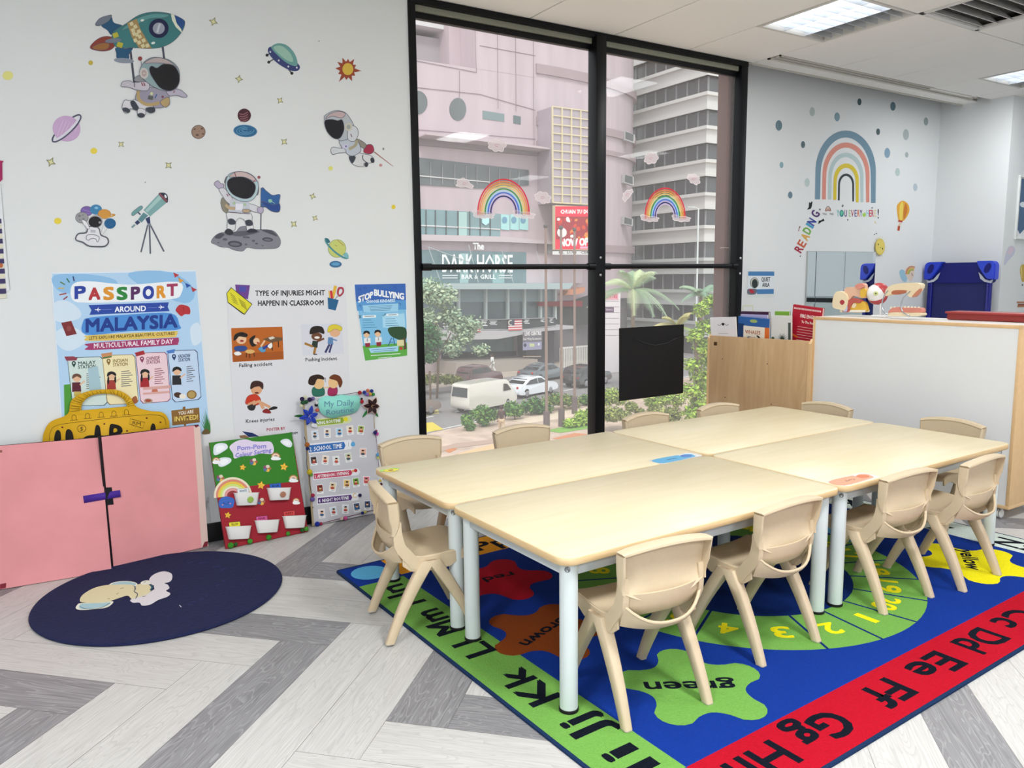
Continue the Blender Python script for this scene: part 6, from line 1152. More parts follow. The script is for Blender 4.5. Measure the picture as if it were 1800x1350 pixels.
def words(a):
    L_ = [('R', 180, 915, 285, 1010, '#a52c44'), ('E', 240, 770, 330, 915, '#c9603c'), ('A', 290, 660, 370, 800, '#dca84a'), ('D', 320, 560, 415, 700, '#74b04a'), ('I', 370, 480, 465, 600, '#4a9cc4'), ('N', 395, 425, 500, 545, '#34469c'), ('G', 440, 290, 560, 410, '#5a3a74')]
    cs = [(232, 942, 95), (282, 850, 95), (338, 735, 95), (372, 630, 95), (415, 545, 90), (448, 480, 95), (510, 345, 110)]
    for (ch, *_r, c), (x, y, s) in zip(L_, cs):
        t = radians(-58); r = (cos(t), sin(t)); u = (sin(t), -cos(t)); w = (30 if ch == 'I' else 84); h = 138
        a.text(ch, (x-r[0]*w/2-u[0]*h/2, y-r[1]*w/2-u[1]*h/2), (x+r[0]*w/2-u[0]*h/2, y+r[1]*w/2-u[1]*h/2), h, c, bold=.03, up=(u[0]*h, u[1]*h))
    a.text('WILL', (632, 362), (708, 364), 34, '#4a4038'); a.text('TAKE', (752, 364), (820, 366), 34, '#4a4038')
    for r, c in ((44, '#6b4a3a'), (30, '#d98a5c'), (16, '#6b3a2c')): a.arc(727, 302, r, r*1.75, 0, 180, 11, c, n=12)
    for ch, x0, x1, c in (('Y', 878, 915, '#5cb5b5'), ('U', 1005, 1048, '#5a3a74'), ('E', 1080, 1112, '#a5c48a'), ('V', 1118, 1162, '#b53c5c'), ('E', 1178, 1212, '#5a4a94'), ('R', 1226, 1262, '#d9744a'), ('Y', 1266, 1306, '#4a4a84'), ('H', 1378, 1415, '#8ac4d4'), ('E', 1426, 1458, '#d9444c'), ('R', 1464, 1500, '#c93a4c'), ('E', 1512, 1545, '#e0cf9c')): a.text(ch, (x0, 392), (x1, 394), 115, c, bold=.01)
    a.ell(958, 338, 36, 60, '#3c8a8f'); a.blob([(940, 320), (965, 300), (980, 330), (960, 370), (942, 350)], '#6bc4a0'); a.blob([(1312, 330), (1330, 345), (1345, 320), (1360, 335), (1368, 370), (1340, 398), (1316, 380)], '#a8d45c'); a.text('!', (1568, 425), (1588, 425), 165, '#1c1c20')
    for pts in ([(365, 275), (400, 235), (405, 145), (430, 165), (445, 135), (462, 145), (450, 220), (430, 262)], [(558, 525), (570, 460), (610, 455), (650, 425), (668, 465), (620, 480)], [(948, 200), (968, 222), (980, 175), (990, 215), (968, 235)], [(1455, 250), (1480, 228), (1482, 258)], [(572, 262), (600, 258), (592, 295)], [(1050, 430), (1075, 450), (1058, 465)], [(242, 1070), (270, 1042), (262, 1075)]): a.poly(pts, '#1e2224')
    for x, y in ((1512, 694), (1546, 680)): a.ell(x, y, 9, 10, '#1e2224')
    a.blob([(222, 635), (240, 560), (260, 565), (240, 600), (238, 635)], '#7a4a54'); a.blob([(1510, 490), (1525, 470), (1550, 510), (1530, 510)], '#dccfb0')
deco('lettering_decal', 'coloured sticker lettering READING WILL TAKE YOU EVERYWHERE! with black butterflies', 'wall sticker', cR, words, plane=WP2)
def sunf2(a):
    for k in range(16): t = 2*pi*k/16; a.line([(1590+95*cos(t), 905+155*sin(t)), (1590+112*cos(t), 905+182*sin(t))], 6, '#dccf94')
    a.ell(1588, 905, 82, 140, '#d9c45c'); a.ell(1590, 900, 70, 122, '#e2cf6c'); a.ell(1558, 866, 8, 16, '#2c3a24'); a.ell(1630, 938, 8, 16, '#2c3a24'); a.curve([(1585, 915), (1598, 925), (1605, 912)], 5, '#5a4a24')
deco('sun_decal', 'yellow smiling sun sticker at the top right corner of the mirror', 'wall sticker', cR, sunf2, plane=WP2, lift=.013)
def balloon(a):
    a.blob([(995, 790), (998, 755), (1030, 730), (1065, 750), (1075, 790), (1060, 830), (1035, 858), (1008, 855), (1000, 830)], '#dfa63c'); a.blob([(1012, 770), (1030, 735), (1035, 780), (1028, 850), (1012, 845)], '#e8cf5c'); a.blob([(1050, 745), (1062, 790), (1040, 850), (1036, 800)], '#c9782c'); a.line([(1003, 858), (1030, 862)], 12, '#b53c34'); a.poly([(1010, 870), (1026, 872), (1014, 892), (1002, 890)], '#dcc8a8'); a.rect(999, 890, 1014, 920, '#b5482c', rot=8)
deco('balloon_decal', 'sticker of an orange and yellow hot air balloon right of the rainbow', 'wall sticker', cQ, balloon, plane=WP2)
def minirain(a):
    a.blob([(1010, 1185), (1025, 1165), (1045, 1175), (1060, 1200), (1055, 1240), (1030, 1235)], '#9fc9dc'); a.blob([(1045, 1180), (1060, 1150), (1090, 1142), (1105, 1160), (1104, 1200), (1085, 1238), (1065, 1225)], '#e8d4c4')
    for r, c in ((46, '#c98a74'), (36, '#d9b45c'), (26, '#a8b45c')): a.arc(1090, 1195, r*.8, r*1.05, 60, 180, 9, c, n=10)
    a.line([(1088, 1188), (1094, 1206)], 3, '#333333')
deco('rainbow_decal', 'tiny sticker of a rainbow and blue cloud above the jaw model', 'wall sticker', cQ, minirain, plane=WP2)
def quiet(a):
    a.poly([(612, 248), (870, 250), (872, 505), (612, 500)], '#d9e0df'); a.poly([(620, 255), (868, 255), (868, 470), (614, 470)], '#dfe6ea'); a.poly([(621, 255), (868, 255), (868, 297), (621, 296)], '#4a80b5'); a.poly([(700, 424), (864, 421), (863, 468), (704, 470)], '#4a80b5')
    a.ell(680, 362, 42, 52, '#8a8f8a'); a.ell(680, 362, 35, 46, '#c9c9c0'); a.ell(683, 370, 28, 44, '#2f3a3a'); a.blob([(615, 425), (650, 418), (700, 425), (690, 470), (618, 470)], '#6b6b7a'); a.blob([(630, 432), (655, 425), (680, 450), (650, 460)], '#b52c3c')
    a.text('QUIET', (748, 350), (830, 348), 40, '#1f2226', bold=.02); a.text('AREA', (754, 400), (822, 400), 38, '#1f2226', bold=.02)
deco('quiet_area_sign', 'small paper sign reading QUIET AREA with an astronaut helmet', 'sign', cT, quiet, plane=WP2)
def ysq(a): a.line([(570, 625), (572, 580), (665, 577), (668, 628)], 7, '#d5dba8')
deco('tape_outline', 'pale yellow square outline on the wall above the picture books', 'wall sticker', cT, ysq, plane=WP2)
WP3 = on_plane((0, 3.70, 0), (0, 1, 0)); cS = (1740, 270, 5.4)
deco('feather_decal', 'faint lilac feather sticker on the pillar edge', 'wall sticker', cS, lambda a: (a.blob([(132, 1045), (150, 950), (175, 890), (210, 875), (238, 905), (225, 960), (170, 1020), (145, 1055)], '#c8cbdc'), a.blob([(165, 930), (185, 890), (215, 885), (225, 915), (190, 960)], '#d8c8d6')), plane=WP3)
deco('balloon_decal', 'small gold hot air balloon sticker at the right edge of the photo', 'wall sticker', cS, lambda a: (a.blob([(285, 1120), (290, 1075), (310, 1052), (345, 1060), (360, 1110), (340, 1180), (312, 1222), (295, 1180)], '#c9a94a'), a.blob([(290, 1100), (302, 1070), (306, 1180), (296, 1170)], '#e0cc7a'), a.ell(308, 1247, 7, 9, '#4a4a40')), plane=WP3)
deco('toy_plane_decal', 'small brown biplane sticker at the right edge below the gold balloon', 'wall sticker', (1440, 440, 5), lambda a: (a.rect(1735, 450, 1800, 465, '#b5805c'), a.rect(1745, 470, 1800, 485, '#8a4a34'), a.rect(1740, 485, 1830, 500, '#b5805c')), plane=WP3)
# ================================================================== ON THE GLASS
YS = YG-.002; PG = on_plane((0, YS, 0), (0, 1, 0)); cJ, cK, cL, cMm, cN, cO, cP = (710, 0, 4.5), (1030, 60, 5.19), (720, 270, 5.294), (1040, 270, 5.4), (730, 460, 5.4545), (730, 600, 5.4545), (1040, 460, 4.5)
CLD = film('#ecdfe2', .72); CLE = film('#f6eef0', .95)
def cling(name, label, crop, fn, cat='window sticker', group=None): return deco(name, label, cat, crop, fn, plane=PG, lift=.0004, step=.0001, group=group)
def gcloud(a, pts):
    cx, cy = sum(p[0] for p in pts)/len(pts), sum(p[1] for p in pts)/len(pts); q = [tuple(p)[:2] for p in spline([(x, y, 0) for x, y in pts], 6)]; N_ = len(q)
    q = [(cx+(x-cx)*(.86+.26*abs(sin(7*pi*k/N_))), cy+(y-cy)*(.86+.26*abs(sin(7*pi*k/N_)))) for k, (x, y) in enumerate(q)]; a.poly(q, CLD); a.line(q, 5, CLE, closed=True); a.arc(cx, cy, 16, 10, 0, 300, 5, film('#d9a8b4', .8), n=8)
def grain(cx, cy, R, ry, sc):
    def f(a):
        for r, c, al in ((1, '#e0394a', .95), (.93, '#ee8a4c', .9), (.86, '#f0b050', .85), (.79, '#f2d878', .8), (.715, '#4a9c54', .95), (.655, '#a8dcf4', .8), (.60, '#4a78dc', .95), (.545, '#c4c0f0', .8), (.495, '#2c2c64', .95), (.45, '#d9c4e8', .8)): a.arc(cx, cy, R*r, ry*r, -4, 184, 14*sc, film(c, al), n=28)
        s = sc
        for dx, w in ((-.78, 1), (.80, 1)):
            x, y = cx+R*dx, cy+10*s; gcloud(a, [(x-100*s*w, y), (x-70*s, y-35*s), (x-20*s, y-15*s), (x+50*s, y-12*s), (x+95*s, y+5*s), (x+85*s, y+35*s), (x+20*s, y+42*s), (x-50*s, y+35*s)])
    return f
cling('rainbow_cling', 'glitter rainbow cling with clouds on the left window pane', cL, grain(873, 550, 238, 310, 1))
cling('rainbow_cling', 'smaller glitter rainbow cling with clouds on the right window pane', cMm, grain(697, 600, 190, 272, .85))
for crp, pts, l in ((cJ, [(668, 1148), (690, 1115), (735, 1105), (790, 1118), (803, 1150), (780, 1190), (735, 1195), (690, 1180)], 'cloud cling high on the left pane, below the ledge of the pink building'), (cL, [(438, 280), (465, 240), (510, 232), (545, 255), (585, 300), (580, 320), (500, 310), (450, 305)], 'cloud cling left of the larger rainbow cling'),
        (cL, [(1168, 410), (1185, 370), (1240, 358), (1295, 385), (1308, 430), (1270, 462), (1210, 450)], 'cloud cling right of the larger rainbow cling'), (cMm, [(503, 50), (530, 5), (580, -5), (622, 15), (620, 65), (570, 95), (515, 85)], 'round cloud cling at the top of the right pane'),
        (cMm, [(910, 215), (950, 195), (1000, 210), (1025, 250), (1010, 290), (965, 285), (925, 255)], 'cloud cling at the right of the right pane'), (cMm, [(298, 400), (320, 360), (375, 342), (388, 365), (350, 420), (310, 455)], 'slanted cloud cling left of the smaller rainbow')):
    cling('cloud_cling', l, crp, lambda a: gcloud(a, pts), group='glitter cloud clings on the window')
# black pouch hung on the right pane
pc = thing('hanging_pouch', 'black fabric pouch stuck on the lower right window pane', 'pouch', PG(1144, 705)); PB = on_plane((0, YS-.004, 0), (0, 1, 0)); BF = M('#0c0c0f', rough=.75, noise=.1, scale=40)
bm = B(); prism(bm, [PB(*q) for q in ((1088, 577), (1201, 570), (1199, 691), (1088, 705))], (0, -.006, 0)); adopt(obj('back_panel', bm, BF), pc)
bm = B(); top = [(1088, 592), (1110, 594), (1130, 603), (1150, 607), (1172, 602), (1186, 592), (1200, 588)]; prism(bm, [PB(*q)+Vector((0, -.0065, 0)) for q in top+[(1199, 690), (1088, 704)]], (0, -.005, 0)); adopt(obj('pocket', bm, BF), pc)
bm = B(); tube(bm, [PB(*q)+Vector((0, -.012, 0)) for q in ((1115, 596), (1130, 603), (1150, 607), (1170, 603), (1187, 594))], .0035, seg=8); adopt(obj('hem', bm, M('#26262a', rough=.6)), pc)
# ================================================================== OUTSIDE: STREET AND BUILDINGS (7.5 m below the room)
GZ = -7.5; FY = 66.0
def gp(u, v): return at_z(u, v, GZ)
def gmat(h, n=.12, sc=.8, rough=.9): return M(h, rough=rough, noise=n, scale=sc, spec=.1)
SA = radians(17); E1, E2 = Vector((cos(SA), sin(SA), 0)), Vector((-sin(SA), cos(SA), 0)); SO = Vector((21.7, 38.9, GZ))
def st(a, b, z=0): return SO+E1*a+E2*b+Vector((0, 0, z))
bm = B(); prism(bm, [(-60, 8, GZ-.3), (220, 8, GZ-.3), (220, 240, GZ-.3), (-60, 240, GZ-.3)], (0, 0, .28)); struct('ground', bm, gmat('#b5a89c'))
bm = B(); prism(bm, [st(-60, -30, -.02), st(90, -30, -.02), st(90, 1.4, -.02), st(-60, 1.4, -.02)], (0, 0, .04)); struct('pavement_near', bm, M('#c9b2a2', rough=.9, noise=.22, scale=1.1, spec=.1))
bm = B(); prism(bm, [st(-60, 1.4, -.03), st(90, 1.4, -.03), st(90, 14.5, -.03), st(-60, 14.5, -.03)], (0, 0, .02)); struct('road', bm, gmat('#8f8b8b', .06))
bm = B()
for k in range(-3, 14): prism(bm, [st(k*4, 5.3, -.008), st(k*4+2, 5.3, -.008), st(k*4+2, 5.45, -.008), st(k*4, 5.45, -.008)], (0, 0, .006))
prism(bm, [st(-20, 1.75, -.008), st(70, 1.75, -.008), st(70, 1.87, -.008), st(-20, 1.87, -.008)], (0, 0, .006))
tag(obj('lane_markings', bm, M('#e6e4e0', rough=.8)), 'white painted lane lines on the street below', 'road marking')
a = Art(gp, (0, 0, 1), lift=.004, step=.001); a.poly([(735, 745), (760, 742), (780, 755), (735, 762)], '#d9c44a'); a.poly([(735, 722), (770, 720), (772, 727), (735, 732)], '#d9cf8a'); tag(recenter(a.build('box_marking')), 'yellow painted box marking on the road below the left pane', 'road marking')
a = Art(gp, (0, 0, 1), lift=.03, step=.004)
for pts, c in (([(775, 790), (792, 784), (804, 790), (790, 797)], '#c97c4c'), ([(735, 800), (800, 780), (900, 770), (900, 776), (790, 790), (735, 812)], '#b59a8a'), ([(800, 800), (880, 778), (900, 783), (830, 800)], '#d9b58a'), ([(970, 772), (1010, 762), (1038, 764), (1000, 775)], '#c9825c'), ([(900, 740), (1040, 715), (1040, 728), (930, 745)], '#e0cdb8')): a.poly(pts, c)
tag(recenter(a.build('paving_pattern')), 'orange and cream paving pattern on the pavement below the window', 'paving')
# --- pink mall building
PKW = M('#c3b2b8', rough=.85, noise=.09, scale=1.1, stretch=(1, 1, .1)); PKD = M('#a8959a', rough=.85, noise=.05, scale=.4); GLS = M('#5f6668', rough=.15, spec=.6, noise=.15, scale=.5); TEAL = M('#7b9ba0', rough=.2, spec=.6, noise=.15, scale=.4); WHT = M('#d5d3d4', rough=.7); GRY = M('#9b9a9d', rough=.6)
PF = on_plane((0, FY, 0), (0, 1, 0)); mall = thing('mall_building', 'pink shopping mall building with a rounded corner across the street', 'building', (40, FY, GZ))
X943 = PF(943, 300).x; Rt = 4.0; RY = .4
while Rt < 30 and max(project((X943+Rt*sin(t/20), FY+RY*(Rt-Rt*cos(t/20)), 5))[0] for t in range(50)) < 1110: Rt += .2
def mp_(name, bm, m, ang=38): return adopt(obj(name, bm, m, ang=ang), mall)
def fprism(name, crop, pts, depth, m, fwd=0):
    bm = B(); pf_ = on_plane((0, FY-fwd, 0), (0, 1, 0)); prism(bm, [pf_(crop[0]+x/crop[2], crop[1]+y/crop[2]) for x, y in pts], (0, -depth, 0)); return mp_(name, bm, m)
def zpx(u, v): return PF(u, v).z
bm = B(); box(bm, 5, X943, FY, FY+14, GZ, zpx(780, 112)); mp_('lower_block', bm, PKW)
bm = B(); box(bm, 5, PF(816, 60).x, FY+5, FY+14, zpx(780, 112), at_y(770, 68, FY+5).z); mp_('upper_block', bm, M('#a9a0a4', rough=.8, noise=.05, scale=.4))
bm = B(); box(bm, 5, at_y(819, 50, FY+4).x, FY+4, FY+14, at_y(770, 50, FY+4).z, at_y(770, 25, FY+4).z); mp_('roof_cladding', bm, WHT)
bm = B(); box(bm, PF(836, 100).x, X943, FY-.02, FY+14, zpx(780, 112), 34); mp_('tall_block', bm, PKW)
bm = B(); box(bm, PF(816, 60).x, PF(836, 100).x, FY+3, FY+14, zpx(780, 112), 34); mp_('tall_block', bm, PKW)
bm = B(); N_ = 40
def arcpts(R, off=0): return [(X943+R*sin(pi*.62*k/N_), FY+RY*(Rt-R*cos(pi*.62*k/N_))) for k in range(N_+1)]
def ringz(R0, z0, z1, name, m):
    bm = B(); P = arcpts(R0); Q = arcpts(max(.5, R0-3)); loft(bm, [[(x, y, z0) for x, y in P+Q[::-1]], [(x, y, z1) for x, y in P+Q[::-1]]]); mp_(name, bm, m)
ringz(Rt, GZ+6.3, at_y(1075, 78, FY+3).z, 'rounded_tower', PKW)
for v, h in ((141, .9), (228, .8), (265, .5), (437, .8)): z = at_y(1030, v, FY+1.2).z; ringz(Rt+.5, z-h/2, z+h/2, 'cornice', PKD)
ringz(Rt-.6, GZ, GZ+6.3, 'tower_base', M('#6f6a6e', rough=.7))
def ell_pts(cx, cy, rx, ry): return [(cx+rx*cos(2*pi*k/28), cy+ry*sin(2*pi*k/28)) for k in range(28)]
for c_ in ((425, 865, 66, 90), (105, 812, 80, 94)): fprism('round_window', cJ, ell_pts(*c_), .05, GLS)
fprism('window', cJ, [(622, 875), (792, 902), (792, 962), (622, 942)], .05, M('#76898a', rough=.2)); fprism('window', cJ, [(865, 912), (922, 922), (922, 985), (865, 975)], .05, M('#5c6c6e', rough=.2))
fprism('ledge', cJ, [(90, 1085), (225, 1082), (1060, 1195), (1055, 1208), (230, 1110), (90, 1095)], 2.2, PKW); fprism('ledge_shade', cJ, [(90, 1097), (230, 1097), (1050, 1200), (1045, 1235), (100, 1150)], .3, M('#8d8286'))  # darker plate paints the shadow below the ledge
fprism('window_band', cL, [(60, 35), (1105, 155), (1105, 296), (640, 325), (60, 288)], .1, GLS); fprism('window_rail', cL, [(60, 200), (740, 262), (740, 270), (60, 210)], .12, WHT, .1)
for x in (190, 300, 415, 520, 620, 735, 830, 925, 1012): fprism('window_mullion', cL, [(x, 60+x*.1), (x+5, 60+x*.1), (x+5, 292), (x, 292)], .1, GRY, .1)
fprism('window_band', cL, [(60, 512), (600, 545), (838, 562), (838, 776), (60, 768)], .1, TEAL); fprism('window_rail', cL, [(60, 660), (838, 700), (838, 710), (60, 672)], .1, WHT, .1)
for x in (148, 235, 335, 445, 555, 652, 745): fprism('window_mullion', cL, [(x, 520+x*.03), (x+6, 520+x*.03), (x+6, 770), (x, 770)], .1, M('#4c5658'), .1)
fprism('light_pane', cL, [(455, 545), (530, 545), (530, 766), (455, 766)], .06, M('#a8c9c4', rough=.3), .1)
fprism('pipe_ledge', cL, [(60, 755), (840, 775), (1300, 820), (1300, 845), (840, 825), (60, 812)], .7, M('#c9bcc0', rough=.7)); fprism('pier', cL, [(1275, 840), (1310, 840), (1310, 930), (1275, 930)], .3, GRY)
for x in (845, 932, 1018):
    fprism('poster_window', cL, [(x, 565), (x+78, 572), (x+78, 712), (x, 706)], .12, M('#a9dcdc', rough=.4)); fprism('poster_emblem', cL, ell_pts(x+38, 618, 24, 30), .02, M('#6b9cb8'), .14)
fprism('hexagon_sign', cL, [(672, 600), (735, 600), (735, 645), (703, 668), (672, 645)], .1, M('#b8ecf4'), .2)
fprism('glazed_front', cL, [(60, 895), (1080, 918), (1080, 1205), (60, 1210)], .1, M('#6d8a90', rough=.2, spec=.6, noise=.2, scale=.5)); fprism('light_pane', cL, [(465, 930), (545, 930), (545, 1205), (465, 1205)], .05, M('#a8c9c9', rough=.3), .1); fprism('light_pane', cL, [(770, 940), (880, 940), (880, 1205), (770, 1205)], .05, M('#9cc0c0', rough=.3), .1)
fprism('canopy', cN, [(60, 208), (1380, 205), (1370, 222), (1340, 262), (60, 262)], 2.5, M('#a9b8ba', rough=.5)); fprism('restaurant_windows', cN, [(60, 262), (1330, 262), (1330, 560), (60, 560)], .05, M('#56686c', rough=.2, spec=.6, noise=.25, scale=.6)); fprism('blind', cN, [(60, 262), (1330, 262), (1330, 380), (60, 390)], .05, M('#8ba0a4'), .05)
for x in (395, 655, 865, 1025, 1178, 1318): fprism('column', cN, [(x, 262), (x+18, 262), (x+18, 550), (x, 550)], .4, M('#c4d0cc'), .1)
fprism('upper_wall', cN, [(1060, 60), (1600, 60), (1600, 205), (1060, 205)], .05, M('#c9bcc2'))
fprism('balcony_slab', cN, [(60, 640), (650, 645), (1340, 600), (1345, 625), (990, 655), (620, 722), (60, 730)], 3.4, M('#b9b6b8', rough=.7)); fprism('balustrade', cN, [(60, 565), (860, 550), (1340, 535), (1340, 610), (990, 645), (60, 650)], .15, M('#3f4549', rough=.3), 3.2); fprism('handrail', cN, [(60, 562), (860, 548), (1340, 533), (1340, 538), (860, 554), (60, 568)], .2, GRY, 3.3)
fprism('shop_front', cN, [(60, 720), (940, 705), (940, 860), (850, 870), (560, 870), (60, 880)], .1, M('#7c9496', rough=.3, noise=.3, scale=.5)); fprism('dark_recess', cN, [(250, 870), (960, 855), (960, 900), (250, 930)], .2, M('#2c2f33')); fprism('sign_wall', cN, [(975, 655), (1250, 645), (1250, 1050), (990, 1060)], 1.5, M('#4c4a50', rough=.6)); fprism('steps', cN, [(200, 935), (960, 905), (960, 990), (200, 1060)], 4, M('#a59c94'))
fprism('curved_ramp', cN, [(800, 1010), (880, 985), (985, 930), (1000, 1060), (800, 1060)], 5, M('#b5a298'))
# awning and reddish beam at the right
fprism('striped_awning', cN, [(1370, 320), (1400, 275), (1560, 245), (1560, 285), (1500, 310)], 1.2, M('#c98a6b')); fprism('red_beam', cN, [(1165, 385), (1580, 375), (1580, 430), (1165, 425)], .4, M('#7c1f24'), .6); fprism('dark_opening', cN, [(1330, 430), (1660, 320), (1660, 600), (1330, 600)], .1, M('#3a3f3e'), .05)
# louvres and window boxes on the rounded tower
TP_ = on_plane((0, FY+2.2, 0), (0, 1, 0))
def tprism(name, crop, pts, depth, m, pl_=TP_):
    bm = B(); prism(bm, [pl_(crop[0]+x/crop[2], crop[1]+y/crop[2]) for x, y in pts], (0, -depth, 0)); return mp_(name, bm, m)
for crp, q in ((cK, [(195, 485), (260, 490), (255, 628), (195, 620)]), (cMm, [(150, 95), (218, 105), (205, 715), (130, 712)]), (cMm, [(130, 935), (205, 938), (212, 1290), (130, 1290)])): tprism('louvre_panel', crp, q, .25, M('#8d8f90', rough=.5))
for crp, q in ((cK, [(330, 890), (420, 925), (415, 1000), (328, 970)]), (cMm, [(285, 200), (372, 225), (372, 310), (280, 280)]), (cMm, [(280, 600), (365, 625), (362, 690), (275, 672)])): tprism('window_box', crp, q, .5, M('#b9b9ba')); tprism('window_box_glass', crp, [(x*.8+q[0][0]*.2+4, y*.8+q[0][1]*.2+6) for x, y in q], .55, M('#55595a'))
for q in (((565, 165), (568, 430), (575, 570)), ((440, 560), (440, 800)), ((740, 210), (746, 860)), ((884, 240), (888, 880)), ((1024, 290), (1030, 1180)), ((600, 360), (1040, 440)), ((600, 745), (1040, 870)), ((90, 690), (600, 745)), ((90, 478), (575, 572)), ((110, 1025), (1040, 1100))):
    f_ = on_plane((0, FY-.05, 0), (0, 1, 0)); bm = B(); tube(bm, [f_(cJ[0]+x/cJ[2], cJ[1]+y/cJ[2]) for x, y in q], .03, seg=4); mp_('panel_joint', bm, M('#97858c'))
# DARK HORSE lettering
a = Art(cropmap(*cL, on_plane((0, FY-.6, 0), (0, 1, 0))), (0, -1, 0), lift=.0, step=.01); LW = '#f4f6f6'
a.text('The', (592, 892), (690, 892), 62, LW, bold=.03); a.text('DARK HORSE', (305, 1100), (958, 1105), 165, LW, bold=.012); a.text('BAR & GRILL', (485, 1165), (802, 1165), 40, LW, bold=.02)
for y in (1133, 1157): a.line([(305, y), (448, y)], 7, LW); a.line([(832, y), (958, y)], 7, LW)
adopt(a.build('restaurant_lettering'), mall)
a = Art(cropmap(*cN, on_plane((0, FY-3.7, 0), (0, 1, 0))), (0, -1, 0), lift=0, step=.01); a.poly([(1030, 675), (1218, 668), (1215, 765), (1030, 768)], '#77727a'); a.text('LIVE CENTRE', (1050, 708), (1205, 702), 34, '#e8e4e4', bold=.03); a.text('East Wing Restaurant', (1035, 752), (1208, 745), 22, '#d9d4d4', bold=.02); a.poly([(1030, 772), (1212, 766), (1212, 840), (1030, 850)], '#9c9ab5'); a.ell(1052, 800, 14, 18, '#3a3f55'); a.rect(1095, 785, 1140, 815, '#c9cfa0'); a.rect(1175, 780, 1192, 802, '#e4e4ec'); a.rect(1032, 905, 1205, 912, '#c9b9a0'); adopt(a.build('centre_sign'), mall)
a = Art(cropmap(*cN, on_plane((0, FY-3.4, 0), (0, 1, 0))), (0, -1, 0), lift=0, step=.01)
for x0, x1, y0, y1 in ((265, 345, 590, 645), (632, 692, 560, 622), (710, 785, 565, 610), (1040, 1098, 545, 600), (1198, 1245, 545, 582), (1283, 1325, 540, 590)):
    for k in range(4): a.rect(x0+(k % 2)*10, y0+(y1-y0)*k/4, x1-(k % 3)*8, y0+(y1-y0)*(k+.6)/4, '#d9dbdc')
for x0, x1, y0, y1, cnt in ((530, 622, 575, 675, 0), (888, 1022, 552, 655, 1)):
    for k in range(9): a.poly([(x0, y0+(y1-y0)*k/9+6), (x1, y0+(y1-y0)*k/9), (x1, y0+(y1-y0)*(k+1)/9), (x0, y0+(y1-y0)*(k+1)/9+6)], '#c94c56' if k % 2 == 0 else '#ecdfe0')
    if cnt: a.rect(888, 552, 948, 612, '#3c4054'); a.arc(912, 585, 20, 22, 60, 300, 8, '#e4e0d0', n=10)
adopt(a.build('balcony_banners'), mall)
# cables of the lettering frame
for p, q in (((175, 870), (280, 1170)), ((550, 850), (640, 1200)), ((855, 900), (965, 1200)), ((175, 870), (560, 1010)), ((1180, 900), (1255, 1200))):
    bm = B(); f_ = on_plane((0, FY-.7, 0), (0, 1, 0)); tube(bm, [f_(cL[0]+p[0]/cL[2], cL[1]+p[1]/cL[2]), f_(cL[0]+q[0]/cL[2], cL[1]+q[1]/cL[2])], .035, seg=6); mp_('cable', bm, M('#b9c0c2'))
# --- glass grid bay with billboard
gb = thing('glazed_bay', 'cream steel grid bay on the front of the pink building', 'bay window', PF(1000, 470)); GP = on_plane((0, FY-2.6, 0), (0, 1, 0)); CRM = M('#d9cba8', rough=.6)
P0, P1 = GP(971, 187), GP(1052, 360); bm = B(); box(bm, P0.x, P1.x, FY-2.5, FY+1, P1.z, P0.z); adopt(obj('glass_box', bm, M('#b0a4ac', rough=.3, noise=.12, scale=.4)), gb)
for k in range(12): z = P1.z+(P0.z-P1.z)*k/11; bm = B(); box(bm, P0.x, P1.x, FY-2.62, FY-2.5, z-.05, z+.05); adopt(obj('grid_bar', bm, CRM), gb)
for k in range(6): x = P0.x+(P1.x-P0.x)*k/5; bm = B(); box(bm, x-.06, x+.06, FY-2.66, FY-2.5, P1.z, P0.z); adopt(obj('grid_post', bm, CRM), gb)
bb = thing('billboard', 'red lit billboard reading NOW OPEN beside the window mullion', 'billboard', GP(1010, 445)); P0, P1 = GP(973, 361), GP(1052, 440)
bm = B(); box(bm, P0.x, P1.x, FY-2.9, FY-2.4, P1.z, P0.z); adopt(obj('frame', bm, CRM), bb)
a = Art(cropmap(*cL, on_plane((0, FY-2.92, 0), (0, 1, 0))), (0, -1, 0), lift=0, step=.012); RB = M('#e0203c', emit=.35)
a.rect(1355, 490, 1745, 890, RB); a.rect(1362, 585, 1740, 800, '#a52c34'); rnd = random.Random(9)
for k in range(34): a.ell(rnd.uniform(1380, 1720), rnd.uniform(600, 790), rnd.uniform(10, 32), rnd.uniform(8, 22), rnd.choice(['#d9442c', '#e88a3c', '#8f1c24', '#f0c04a', '#f4ece8', '#c92c34']), rot=rnd.uniform(0, 90))
a.ell(1415, 735, 45, 45, '#f0e4e4'); a.text('CHUAN TU DU LU', (1405, 558), (1730, 558), 36, '#fbf4f4', bold=.04); a.text('NOW OPEN', (1400, 862), (1735, 850), 66, '#fbf4f4', bold=.05); a.rect(1585, 865, 1700, 885, '#f0a8c4'); adopt(a.build('advert'), bb)
a = Art(cropmap(*cL, on_plane((0, FY-2.92, 0), (0, 1, 0))), (0, -1, 0), lift=0, step=.012); a.rect(1330, 908, 1760, 940, '#dcdcdc'); a.text('KL  LUM   CERI', (1390, 930), (1680, 930), 22, '#55444a', bold=.02); adopt(a.build('name_strip'), bb)
